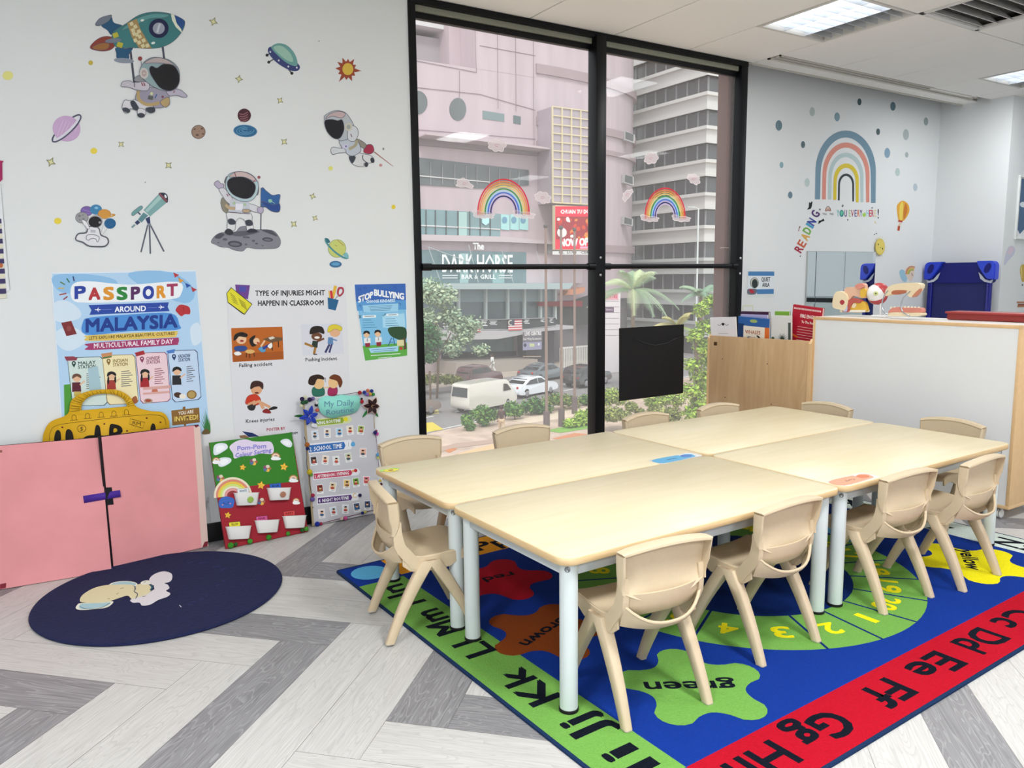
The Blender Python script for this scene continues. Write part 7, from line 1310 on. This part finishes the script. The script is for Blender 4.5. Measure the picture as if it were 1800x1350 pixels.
# --- white office block
OX, OY = 63.6, 61.5; ob_ = thing('office_building', 'white office block with horizontal ribbon windows beyond the pink mall', 'building', (OX, OY, GZ)); GLO = M('#4b4c4f', rough=.2, spec=.6, noise=.25, scale=.35); CONC = M('#d0cecb', rough=.8, noise=.04, scale=.4)
def op(name, bm, m): return adopt(obj(name, bm, m), ob_)
zt_, pit = at_y(1237, 130.3, OY).z, (at_y(1237, 130.3, OY).z-at_y(1237, 424.6, OY).z)/5
bm = B(); box(bm, OX+.5, OX+36, OY+.5, OY+60, GZ, zt_+2.2*pit-1.9); op('glass_core', bm, GLO)
for k in range(-3, 8):
    z1 = zt_-pit*k-1.72; z0 = z1-(pit-1.72)
    if z0 < GZ: break
    bm = B(); box(bm, OX, OX+36, OY, OY+60, z0, z1); box(bm, OX-.35, OX+36, OY-.35, OY+60, z1-.35, z1); box(bm, OX-.1, OX+36, OY-.1, OY+60, z0, z0+.25); op('spandrel_band', bm, CONC if k < 5 else M('#b9bcba', rough=.8))
for k in range(20):
    y = OY+1.6+k*1.7; bm = B(); box(bm, OX+.35, OX+.5, y, y+.12, GZ, zt_+1.5*pit); op('window_mullion', bm, M('#8f9092'))
for k in range(12):
    x = OX+.5+k*1.9; bm = B(); box(bm, x, x+.12, OY+.35, OY+.5, GZ, zt_+1.5*pit); op('window_mullion', bm, M('#8f9092'))
# brown granite pier beside the window
x0 = at_y(1273, 300, YW+.12).x; bm = B(); box(bm, x0, XB, YW+.10, YW+.13, GZ, ZC+1.2); box(bm, x0, XB, YW+.13, YW+.2, GZ, ZC+1.2); box(bm, x0-.001, x0+.1, YW+.098, YW+.14, 1.55, 1.556, 1); struct('trim_1', bm, [M('#6b4a44', rough=.7, noise=.35, scale=130), M('#b9a29a')])
bm = B(); box(bm, XL, XA, YW+.25, YW+.3, GZ, 0); struct('trim_2', bm, WALL)
# --- foliage
def plant(name, label, cat, base, blobs, n, size, cols, trunk=None, group=None, seed=1):
    rnd = random.Random(seed); t = thing(name, label, cat, base, group=group); bm = B()
    tot = sum(b[3]**2 for b in blobs)
    for (x, y, z, r, *q) in blobs:
        sq = q[0] if q else .8
        for k in range(int(n*r*r/tot)):
            d = Vector((rnd.gauss(0, 1), rnd.gauss(0, 1), rnd.gauss(0, 1))).normalized(); rr = r*rnd.uniform(.35, 1.2); p = Vector((x+d.x*rr, y+d.y*rr, z+d.z*rr*sq))
            u = Vector((rnd.gauss(0, 1), rnd.gauss(0, 1), rnd.gauss(0, .6))).normalized(); w = u.cross(d+Vector((.1, .2, .3))).normalized(); s = size*rnd.uniform(.6, 1.3)
            f = bm.faces.new([bm.verts.new(p+a_) for a_ in (u*s, w*s*.45, -u*s, -w*s*.45)]); f.material_index = rnd.randrange(len(cols))
    o = obj('foliage', bm, [M(c, rough=.7, spec=.2) for c in cols], t, norm=False, ang=10)
    if trunk:
        for (pts, r) in trunk: bm = B(); tube(bm, spline(pts, 4, False), r, seg=8); obj('trunk', bm, M('#6b5a4a', rough=.9, noise=.2, scale=6), t)
    return t
def rel(base, pts): return [(p[0]-base[0], p[1]-base[1], p[2]-base[2]) for p in pts]
def px_blob(base, dy, q):   # blobs given by pixel centre and pixel radius at the depth plane of the base
    out = []
    for (u, v, r, *s) in q:
        p = at_y(u, v, base.y+dy); k = (p-CAM).dot(FWD)/F; out.append((p.x-base.x, p.y-base.y, p.z-base.z, r*k, *(s or (.8,))))
    return out
PALE = ['#9cb59a', '#b5c9a8', '#c9d6b5', '#8aa58c']; MID = ['#4f7a3c', '#6b9a4a', '#86ad54', '#3f6634']; DKG = ['#2c5a34', '#3f7040', '#4a7c46']; LIME = ['#8fb53c', '#a8c94a', '#c4d96b', '#7a9c38']; OLV = ['#7d8a44', '#96a052', '#b0b464', '#66743a']
b = gp(768, 700); plant('street_tree', 'pale airy street tree at the left of the left pane', 'tree', b, px_blob(b, 0, [(752, 510, 26), (775, 520, 26), (745, 560, 24), (790, 555, 20), (805, 570, 20), (830, 570, 18), (815, 590, 18), (760, 590, 22), (845, 615, 14), (795, 610, 20), (750, 625, 16)]), 5200, .17, PALE, [([(0, 0, 0), (.2, 0, 3), (.1, .1, 6)], .09), ([(.2, 0, 3), (1.3, 0, 4.8)], .05)], seed=2)
b = gp(757, 715); plant('shrub', 'dark green tall shrub at the left edge of the left pane', 'shrub', b, px_blob(b, 0, [(752, 580, 15), (756, 602, 18), (752, 625, 16), (762, 590, 12)]), 2200, .14, DKG, [([(0, 0, 0), (0, 0, 2.5)], .08)], seed=3)
b = gp(780, 690); plant('hedge', 'long clipped hedge in the planter across the road', 'hedge', b, px_blob(b, 0, [(752, 667, 12, .7), (770, 666, 12, .7), (788, 667, 12, .7), (802, 669, 11, .7)]), 2200, .12, OLV, seed=4)
HG = 'hedge bushes between pavement and road'
for i, (u, v, q, c, l) in enumerate(((822, 758, [(822, 742, 9), (820, 735, 8), (826, 750, 8)], MID, 'small bush at the left end of the roadside hedge'), (850, 750, [(838, 728, 12), (848, 722, 12), (858, 730, 14), (868, 728, 12), (850, 738, 12)], MID, 'big leafy bush left of the walking person'), (905, 738, [(900, 716, 12), (908, 722, 12), (895, 724, 8)], MID, 'bush just right of the walking person'),
        (950, 728, [(930, 714, 14), (945, 716, 14), (960, 718, 12), (940, 706, 10)], DKG+MID, 'dense bush at the foot of the left flagpole'), (990, 720, [(965, 704, 12), (980, 702, 13), (995, 704, 13), (1010, 706, 12)], OLV+MID, 'pale hedge bush between the flagpoles'), (1040, 712, [(1030, 702, 10), (1040, 704, 10)], MID, 'hedge bush at the right end near the mullion'))):
    b = gp(u, v); plant('hedge_bush', l, 'bush', b, px_blob(b, 0, q), 1500, .12, c, [([(0, 0, 0), (0, 0, .7)], .04)], group=HG, seed=10+i)
for i, (u, v, q, l) in enumerate(((1005, 752, [(1000, 744, 8), (1012, 742, 9)], 'low lily clump beside the middle flagpole'), (1028, 748, [(1022, 730, 10), (1034, 728, 10), (1028, 740, 12)], 'bright leafy clump near the mullion'), (915, 762, [(905, 756, 6), (918, 755, 8), (930, 757, 6)], 'dry grass tuft in front of the walking person'))):
    b = gp(u, v); plant('ground_plant', l, 'plant', b, px_blob(b, 0, q), 700, .16, LIME if i < 2 else OLV, group='low plants on the lawn', seed=20+i)
a = Art(gp, (0, 0, 1), lift=.035, step=.004); a.poly([(960, 758), (1005, 748), (1045, 745), (1048, 752), (985, 762)], M('#7fae4a', rough=.95, noise=.3, scale=4)); tag(recenter(a.build('lawn_patch')), 'small lawn patch beside the flagpoles', 'grass')
for i, (u, v, q, c, l) in enumerate(((1078, 735, [(1075, 694, 17), (1090, 700, 14), (1068, 705, 12)], LIME+OLV, 'rounded yellow-green bush just right of the mullion'), (1082, 758, [(1078, 728, 20, .6), (1095, 730, 14, .6)], OLV, 'clipped low bush below the yellow-green one'), (1120, 750, [(1110, 715, 10), (1125, 725, 8)], OLV, 'thin bush under the left corner of the pouch'), (1160, 745, [(1150, 705, 16), (1170, 700, 16), (1190, 702, 14)], LIME+OLV, 'wide bush below the black pouch'), (1165, 765, [(1160, 728, 22, .7), (1182, 730, 18, .7)], OLV, 'round clipped bush in front of the wide one'))):
    b = gp(u, v); plant('garden_bush', l, 'bush', b, px_blob(b, 0, q), 1700, .11, c, group='garden bushes below the right pane', seed=30+i)
b = at_y(1222, 640, 27); b.z = GZ; plant('leafy_tree', 'bright lime green leafy tree close outside the right pane', 'tree', b, px_blob(b, 0, [(1232, 545, 14), (1240, 575, 16), (1222, 590, 14), (1235, 610, 16), (1215, 640, 14), (1232, 660, 18), (1212, 685, 16), (1230, 705, 18), (1248, 530, 12), (1215, 725, 14), (1250, 630, 20), (1250, 680, 20)]), 4600, .12, LIME+OLV[:1], [([(0, 0, 0), (.1, 0, 3), (0, 0, 6)], .08)], seed=41)
def palm(name, label, u, vb, vc, L_, nf, seed, cols, depth=None):
    rnd = random.Random(seed); c = at_y(u, vc, depth); base = Vector((c.x, c.y, GZ)); t = thing(name, label, 'palm tree', base); H_ = c.z-GZ
    bm = B(); tube(bm, [(0, 0, 0), (.1, 0, H_*.5), (0, 0, H_)], [.2, .16, .13], seg=10); obj('trunk', bm, M('#7a6a5a', rough=.9, noise=.2, scale=4), t)
    for k in range(nf):
        az = 2*pi*k/nf+rnd.uniform(-.2, .2); el = rnd.uniform(.1, 1.25); bm = B(); pts = []
        for j in range(9):
            s = j/8; r_ = L_*s*cos(el*(1-.1*s)); z = L_*(s*sin(el)-.75*s*s*(1.1-.35*el)); pts.append(Vector((r_*cos(az), r_*sin(az), H_+z)))
        tube(bm, pts, .02, seg=5); side = Vector((-sin(az), cos(az), 0))
        for j in range(34):
            s = .1+.88*j/33; i_ = min(int(s*8), 7); p = pts[i_].lerp(pts[i_+1], s*8-i_); fw = (pts[i_+1]-pts[i_]).normalized()
            for sd in (-1, 1):
                d = (side*sd+fw*.6-Vector((0, 0, .55))).normalized()*L_*.24*sin(pi*min(.95, s+.08))**.6; w_ = fw*.035
                bm.faces.new([bm.verts.new(q_) for q_ in (p-w_, p+w_, p+d)])
        obj('frond', bm, M(cols[k % len(cols)], rough=.6), t, norm=False)
palm('palm_tree', 'big pale feathery palm beside the pink building in the right pane', 1112, 0, 510, 3.6, 16, 5, ['#a8bf9c', '#c0cca0', '#93ad8c'], 44)
palm('palm_tree', 'palm tree at the right, in front of the white office block', 1232, 0, 522, 2.6, 12, 6, ['#7f9f84', '#94ad8c'], 42)
palm('palm_tree', 'short golden palm behind the top of the black pouch', 1190, 0, 575, 2.0, 12, 8, ['#b5b070', '#8fa55c', '#c4b880'], 36)
# --- flagpoles, street lamp, pylon sign, wall
for i, (u, vb, vt, l) in enumerate(((961, 756, 399, 'left one of three tall brown flagpoles'), (987, 750, 402, 'middle one of three tall brown flagpoles'), (1010, 728, 405, 'right one of three tall brown flagpoles'))):
    b = gp(u, vb); h = at_y(u, vt, b.y).z-GZ; t = thing('flagpole', l, 'flagpole', b, group='flagpoles on the pavement'); bm = B(); tube(bm, [(0, 0, .5), (0, 0, h)], [.09, .07], seg=12); obj('pole', bm, M('#8a756c', rough=.5), t)
    bm = B(); tube(bm, [(0, 0, 0), (0, 0, 1.1)], .19, seg=12); obj('base', bm, M('#6b5f60', rough=.6), t); bm = B(); sphere(bm, (0, 0, h+.05), .13); obj('finial', bm, M('#55504f'), t)
b = gp(1222, 640); t = thing('street_lamp', 'tall white street lamp post in front of the white office block', 'street lamp', b); h = at_y(1222, 366, b.y).z-GZ; bm = B(); tube(bm, [(0, 0, 0), (0, 0, h)], [.11, .08], seg=10); obj('pole', bm, M('#cfd6d6', rough=.4), t); bm = B(); tube(bm, [(0, 0, h-.05), (-.6, 0, h+.1), (-1.1, 0, h+.05)], .05, seg=8); obj('arm', bm, M('#cfd6d6'), t); bm = B(); box(bm, -1.5, -.9, -.12, .12, h, h+.12, bev=.03); obj('lamp_head', bm, M('#b9c0c0'), t)
b = gp(1075, 655); t = thing('pylon_sign', 'white and pink shop directory pylon beside the mullion', 'sign', b); s0 = at_y(1058, 590, b.y); s1 = at_y(1089, 512, b.y); w = s1.x-s0.x
bm = B(); box(bm, s0.x-b.x, s1.x-b.x, -.15, .15, 0, s1.z-GZ, bev=.03); obj('board', bm, M('#d4cdd0'), t)
a = Art(lambda u, v: at_y(u, v, b.y-.16)-b, (0, -1, 0), lift=.005, step=.005); a.rect(1060, 514, 1087, 527, '#e0a8b4'); a.text('CENTRE', (1062, 524), (1085, 524), 7, '#c9405c', bold=.03); a.rect(1060, 540, 1079, 549, '#5c3a5c'); a.text('TERRACE', (1064, 546), (1077, 546), 3.5, '#e0d4e0')
for k in range(7): a.rect(1059, 530+k*10-1, 1088, 530.6+k*10-1, '#8d868a')
a.build('lettering', t)
bm = B(); p0, p1 = gp(985, 655), gp(1052, 648); d = (p1-p0)
t = thing('white_fence', 'white paling fence behind the cars at the right of the left pane', 'fence', p0); bm = B()
for k in range(22): q = d*(k/21); box(bm, q.x-.05, q.x+.05, q.y-.05, q.y+.05, 0, 2.3)
obj('palings', bm, M('#d9d6cf'), t); bm = B(); prism(bm, [(0, -.06, 2.2), (d.x, d.y-.06, 2.2), (d.x, d.y-.06, 2.35), (0, -.06, 2.35)], (0, .05, 0)); obj('rail', bm, M('#d9d6cf'), t)
# red stacked displays and teal column by the shop
for u0, u1, v0, v1, c, l in ((866, 877, 597, 636, '#4fb0c9', 'teal advertising column in front of the shop'), (857, 867, 612, 640, '#d93a34', 'red stacked display left of the teal column'), (876, 883, 615, 638, '#d9443c', 'red stacked display right of the teal column')):
    b = gp((u0+u1)/2, v1+4); p0, p1 = at_y(u0, v1, b.y), at_y(u1, v0, b.y); t = thing('display_stand', l, 'display stand', (p0.x, b.y, GZ)); w = p1.x-p0.x; bm = B(); box(bm, 0, w, 0, .4, 0, p1.z-GZ, bev=.03); obj('panel', bm, M(c), t)
    a = Art(lambda x, z: Vector((x, -.01, z)), (0, -1, 0), lift=.004)
    for k in range(5): z = 1.0+(p1.z-GZ-1.2)*k/5; a.rect(.08, z, w-.08, z+.08, '#f0dcd8')
    a.build('print', t)
# --- cars
TIRE, RIM, CG = M('#17181a', rough=.8), M('#b4b6ba', rough=.3, metal=.8), M('#1d2226', rough=.08, spec=.7)
def car(name, label, pos, head, L_, Wd, prof, glass, col, wx, wr=.33, plate=None, rearglass=None):
    t = thing(name, label, 'van' if 'van' in name else 'car', pos, rotz=head); m = M(col, rough=.25, spec=.6, coat=.8); n = len(prof)
    # side profile (x, z), cross-section tucked in towards the roof
    zmax = max(p[1] for p in prof); zb = .95 if zmax < 1.75 else 1.25
    def hw(z): return Wd/2*(1-.0*z) if z <= zb else Wd/2*(1-.16*(z-zb)/(zmax-zb)*(1 if zmax < 1.75 else .45))
    pr = [tuple(p)[:2] for p in spline([(x, z, 0) for x, z in prof], 4)]; bm = B()
    L0 = [bm.verts.new((x, -hw(z)+.05, z)) for x, z in pr]; L1 = [bm.verts.new((x, hw(z)-.05, z)) for x, z in pr]
    I0 = [bm.verts.new((x*.985, -hw(z), .6+(z-.6)*.93)) for x, z in pr]; I1 = [bm.verts.new((x*.985, hw(z), .6+(z-.6)*.93)) for x, z in pr]; N_ = len(pr)
    for i in range(N_):
        j = (i+1) % N_; bm.faces.new((L0[i], L0[j], L1[j], L1[i])); bm.faces.new((I0[i], I0[j], L0[j], L0[i])); bm.faces.new((L1[i], L1[j], I1[j], I1[i]))
    bm.faces.new(I0[::-1]); bm.faces.new(I1); obj('body', bm, m, t, ang=50)
    for g in glass:
        for s in (-1, 1):
            bm = B(); prism(bm, [(x, s*(hw(z)+.004), z) for x, z in g], (0, s*.006, 0)); obj('side_window', bm, CG, t)
    for (xa, za, xb, zb_) in rearglass or []:
        bm = B(); ya, yb = hw(za)-.14, hw(zb_)-.16; nn = Vector((-(zb_-za), 0, xb-xa)).normalized()*(.012 if True else 0); nn = nn if nn.x*(1 if xa > 0 else -1) > 0 else -nn
        prism(bm, [Vector(p)+nn*1.2 for p in ((xa, -ya, za), (xa, ya, za), (xb, yb, zb_), (xb, -yb, zb_))], nn*.5); obj('windscreen', bm, CG, t)
    for x in wx:
        for s in (-1, 1):
            bm = B(); lathe(bm, [(0, 0), (wr*.62, 0), (wr, .0), (wr, .19), (wr*.62, .2), (0, .2)], (x, s*(Wd/2-.2) if s > 0 else -Wd/2+.2, wr), 0, 20, Matrix.Rotation(radians(-90*s), 4, 'X')); w_ = obj('wheel', bm, TIRE, t)
            bm = B(); lathe(bm, [(0, .02), (wr*.6, .02), (wr*.62, 0), (wr*.5, -.01), (0, -.0)], (x, s*(Wd/2+.012), wr), 0, 16, Matrix.Rotation(radians(90*s), 4, 'X')); obj('rim', bm, RIM, w_)
    for s in (-1, 1):
        bm = B(); box(bm, -L_/2-.015, -L_/2+.12, s*Wd*.40-.09, s*Wd*.40+.09, .75, 1.12 if 'van' in name else .92, bev=.02); obj('tail_light', bm, M('#c42c28', rough=.3), t)
        bm = B(); box(bm, L_/2-.2, L_/2-.02, s*Wd*.36-.16, s*Wd*.36+.16, .62, .76, bev=.02); obj('headlight', bm, M('#dfe4e6', rough=.15), t)
    bm = B(); box(bm, -L_/2-.025, -L_/2+.02, -.3, .3, .62, .76); obj('number_plate', bm, M('#101114'), t)
    return t
SED = lambda L_: [(-L_/2, .35), (-L_/2, .75), (-L_/2+.15, .98), (-L_*.36, 1.05), (-L_*.22, 1.36), (-.1, 1.47), (L_*.10, 1.42), (L_*.25, 1.02), (L_*.42, .88), (L_/2, .68), (L_/2, .32), (L_*.3, .22), (-L_*.3, .22)]
SEDG = lambda L_: [[(-L_*.33, 1.0), (-L_*.20, 1.28), (-.12, 1.36), (-.12, .98)], [(-.04, .98), (-.04, 1.36), (L_*.09, 1.32), (L_*.20, 1.0)]]
SEDR = lambda L_: [(-L_*.365, 1.03, -L_*.225, 1.34), (L_*.245, 1.03, L_*.11, 1.39)]
SUV = lambda L_: [(-L_/2, .4), (-L_/2, .9), (-L_*.47, 1.2), (-L_*.42, 1.6), (-.4, 1.72), (L_*.08, 1.66), (L_*.24, 1.15), (L_*.44, 1.02), (L_/2, .75), (L_/2, .38), (L_*.3, .28), (-L_*.3, .28)]
SUVG = lambda L_: [[(-L_*.40, 1.15), (-L_*.38, 1.5), (-.2, 1.58), (-.2, 1.12)], [(-.12, 1.12), (-.12, 1.58), (L_*.08, 1.52), (L_*.18, 1.14)]]
SUVR = lambda L_: [(-L_*.475, 1.18, -L_*.425, 1.56), (L_*.235, 1.16, L_*.09, 1.62)]
def place(u, v, L_, head, rear=True, W_=1.8):
    """u,v = pixel of the near rear wheel's contact point"""
    g = gp(u, v); d = Vector((cos(head), sin(head), 0)); s = Vector((-sin(head), cos(head), 0)); return g+d*L_*.31+s*W_/2
hd = radians(17)
vp = [(-2.35, .4), (-2.38, 1.0), (-2.30, 1.6), (-2.2, 1.93), (-1.2, 2.0), (1.0, 1.98), (1.55, 1.85), (2.05, 1.25), (2.35, .95), (2.40, .45), (1.6, .28), (-1.6, .28)]
car('panel_van', 'white panel van seen from behind in the near lane', place(842, 727, 4.7, hd, W_=1.7), hd, 4.7, 1.7, vp, [[(1.0, 1.2), (1.05, 1.7), (1.42, 1.65), (1.8, 1.22)]], '#dcd6cc', (-1.5, 1.45), .31, rearglass=[(-2.39, 1.15, -2.28, 1.75), (2.02, 1.3, 1.60, 1.78)])
car('sedan_car', 'white hatchback sedan ahead of the panel van', place(926, 700, 4.6, hd), hd, 4.6, 1.85, SED(4.6), SEDG(4.6), '#dfe4ea', (-1.4, 1.4), .34, rearglass=SEDR(4.6))
car('sedan_car', 'dark grey sedan at the far side behind the white one', place(950, 672, 4.8, hd), hd, 4.8, 1.85, SED(4.8), SEDG(4.8), '#59656b', (-1.45, 1.45), .34, rearglass=SEDR(4.8))
car('hatchback_car', 'dark maroon hatchback in the far lane behind the van', place(838, 682, 4.0, hd), hd, 4.0, 1.7, SUV(4.0), SUVG(4.0), '#5c3438', (-1.25, 1.25), .31, rearglass=SUVR(4.0))
car('sedan_car', 'bronze sedan cut off by the left edge of the window', place(700, 740, 4.6, hd), hd, 4.6, 1.8, SED(4.6), SEDG(4.6), '#8f7f78', (-1.4, 1.4), .34, rearglass=SEDR(4.6))
car('sedan_car', 'white car behind the bronze sedan at the left edge of the window', place(690, 700, 4.6, hd), hd, 4.6, 1.8, SED(4.6), SEDG(4.6), '#e4e0dc', (-1.4, 1.4), .34, rearglass=SEDR(4.6))
car('suv_car', 'black SUV half hidden by the window mullion, its front reaching the right pane', place(1030, 682, 4.5, hd), hd, 4.5, 1.85, SUV(4.5), SUVG(4.5), '#26282b', (-1.35, 1.35), .36, rearglass=SUVR(4.5))
# --- people
def person(name, label, base, head, h, top, legs, skin, hair, stride=.28, hood=True):
    t = thing(name, label, 'person', base, rotz=head); s = h/1.68
    def skinmesh(nm, pts, edges, rad, m, parent=t):
        bm = B(); ly = bm.verts.layers.skin.verify(); vs_ = [bm.verts.new(Vector(p)*s) for p in pts]; [bm.edges.new((vs_[i], vs_[j])) for i, j in edges]
        for v_, r_ in zip(vs_, rad): v_[ly].radius = (r_*s, r_*s*.85); v_[ly].use_root = False
        vs_[0][ly].use_root = True; me = bpy.data.meshes.new(nm); bm.to_mesh(me); bm.free(); o = bpy.data.objects.new(nm, me); COL.objects.link(o); o.parent = parent; o.modifiers.new('s', 'SKIN').use_smooth_shade = True; o.modifiers.new('u', 'SUBSURF').levels = 1; o.modifiers['u'].render_levels = 1; me.materials.append(m); return o
    # x forward, y left
    P = [(0, 0, .92), (0, 0, 1.12), (.02, 0, 1.34), (.02, 0, 1.45), (.04, 0, 1.53), (.05, 0, 1.60), (0, .09, .88), (.16, .10, .50), (stride, .10, .09), (stride+.15, .10, .04), (0, -.09, .88), (-.02, -.1, .49), (-stride, -.1, .12), (-stride+.13, -.1, .04), (.02, .18, 1.36), (-.05, .22, 1.10), (.05, .23, .88), (.02, -.18, 1.36), (.10, -.22, 1.10), (.26, -.20, .98)]
    E_ = [(0, 1), (1, 2), (2, 3), (3, 4), (4, 5), (0, 6), (6, 7), (7, 8), (8, 9), (0, 10), (10, 11), (11, 12), (12, 13), (2, 14), (14, 15), (15, 16), (2, 17), (17, 18), (18, 19)]
    R_ = [.14, .13, .15, .06, .07, .09, .10, .07, .045, .035, .10, .07, .045, .035, .06, .045, .03, .06, .045, .03]
    skinmesh('body', P, E_, R_, M(skin))
    skinmesh('shirt', [P[0], P[1], P[2], P[3], P[14], P[15], (.03, .225, .95), P[17], P[18], (.21, -.205, 1.01)], [(0, 1), (1, 2), (2, 3), (2, 4), (4, 5), (5, 6), (2, 7), (7, 8), (8, 9)], [.165, .155, .17, .08, .075, .06, .05, .075, .06, .05], M(top, rough=.9))
    skinmesh('trousers', [P[0], P[6], P[7], (stride-.02, .1, .16), P[10], P[11], (-stride+.02, -.1, .18)], [(0, 1), (1, 2), (2, 3), (0, 4), (4, 5), (5, 6)], [.15, .12, .095, .08, .12, .095, .08], M(legs, rough=.9))
    bm = B(); sphere(bm, (.05*s, 0, 1.60*s), .112*s, sc=(1, .88, 1.15), u=16, v=12); obj('head', bm, M(skin), t)
    bm = B(); sphere(bm, (.03*s, 0, 1.62*s), .118*s, sc=(1, .95, 1.15), u=16, v=12); obj('headscarf' if hood else 'hair', bm, M(hair, rough=.9), t)
    bm = B(); sphere(bm, (.165*s, 0, 1.60*s), .016*s); obj('nose', bm, M(skin), t)
    for y in (-.04, .04): bm = B(); sphere(bm, (.145*s, y*s, 1.625*s), .012*s, u=8, v=6); obj('eye', bm, M('#1c1614'), t)
    for (hx, hy, hz) in ((.06, .23, .84), (.29, -.195, .96)):
        bm = B()
        for k in range(5): l_ = (.06, .085, .09, .085, .065)[k]; tube(bm, [(hx*s, (hy+(k-2)*.018)*s, hz*s), ((hx+.02)*s, (hy+(k-2)*.022)*s, (hz-l_*.6)*s), ((hx+.035)*s, (hy+(k-2)*.022)*s, (hz-l_)*s)], .009*s, seg=6)
        obj('fingers', bm, M(skin), t)
    for (x, y) in ((stride+.05, .1), (-stride+.04, -.1)): bm = B(); sphere(bm, (x*s, y*s, .045*s), .13*s, sc=(1, .38, .34), u=12, v=8); obj('shoe', bm, M('#5c3c34'), t)
    return t
b = gp(882, 766); person('person', 'person in dark top and beige trousers walking on the pavement', b+Vector((0, 0, .03)), radians(60), 1.66, '#4a3a3a', '#c9b496', '#7a5540', '#3c2e2c')
b = gp(866, 668); person('person', 'person in a white shirt on the steps across the street', b+Vector((0, 0, .6)), radians(120), 1.66, '#e4e4e2', '#dcd8d4', '#8a6450', '#3a302c')
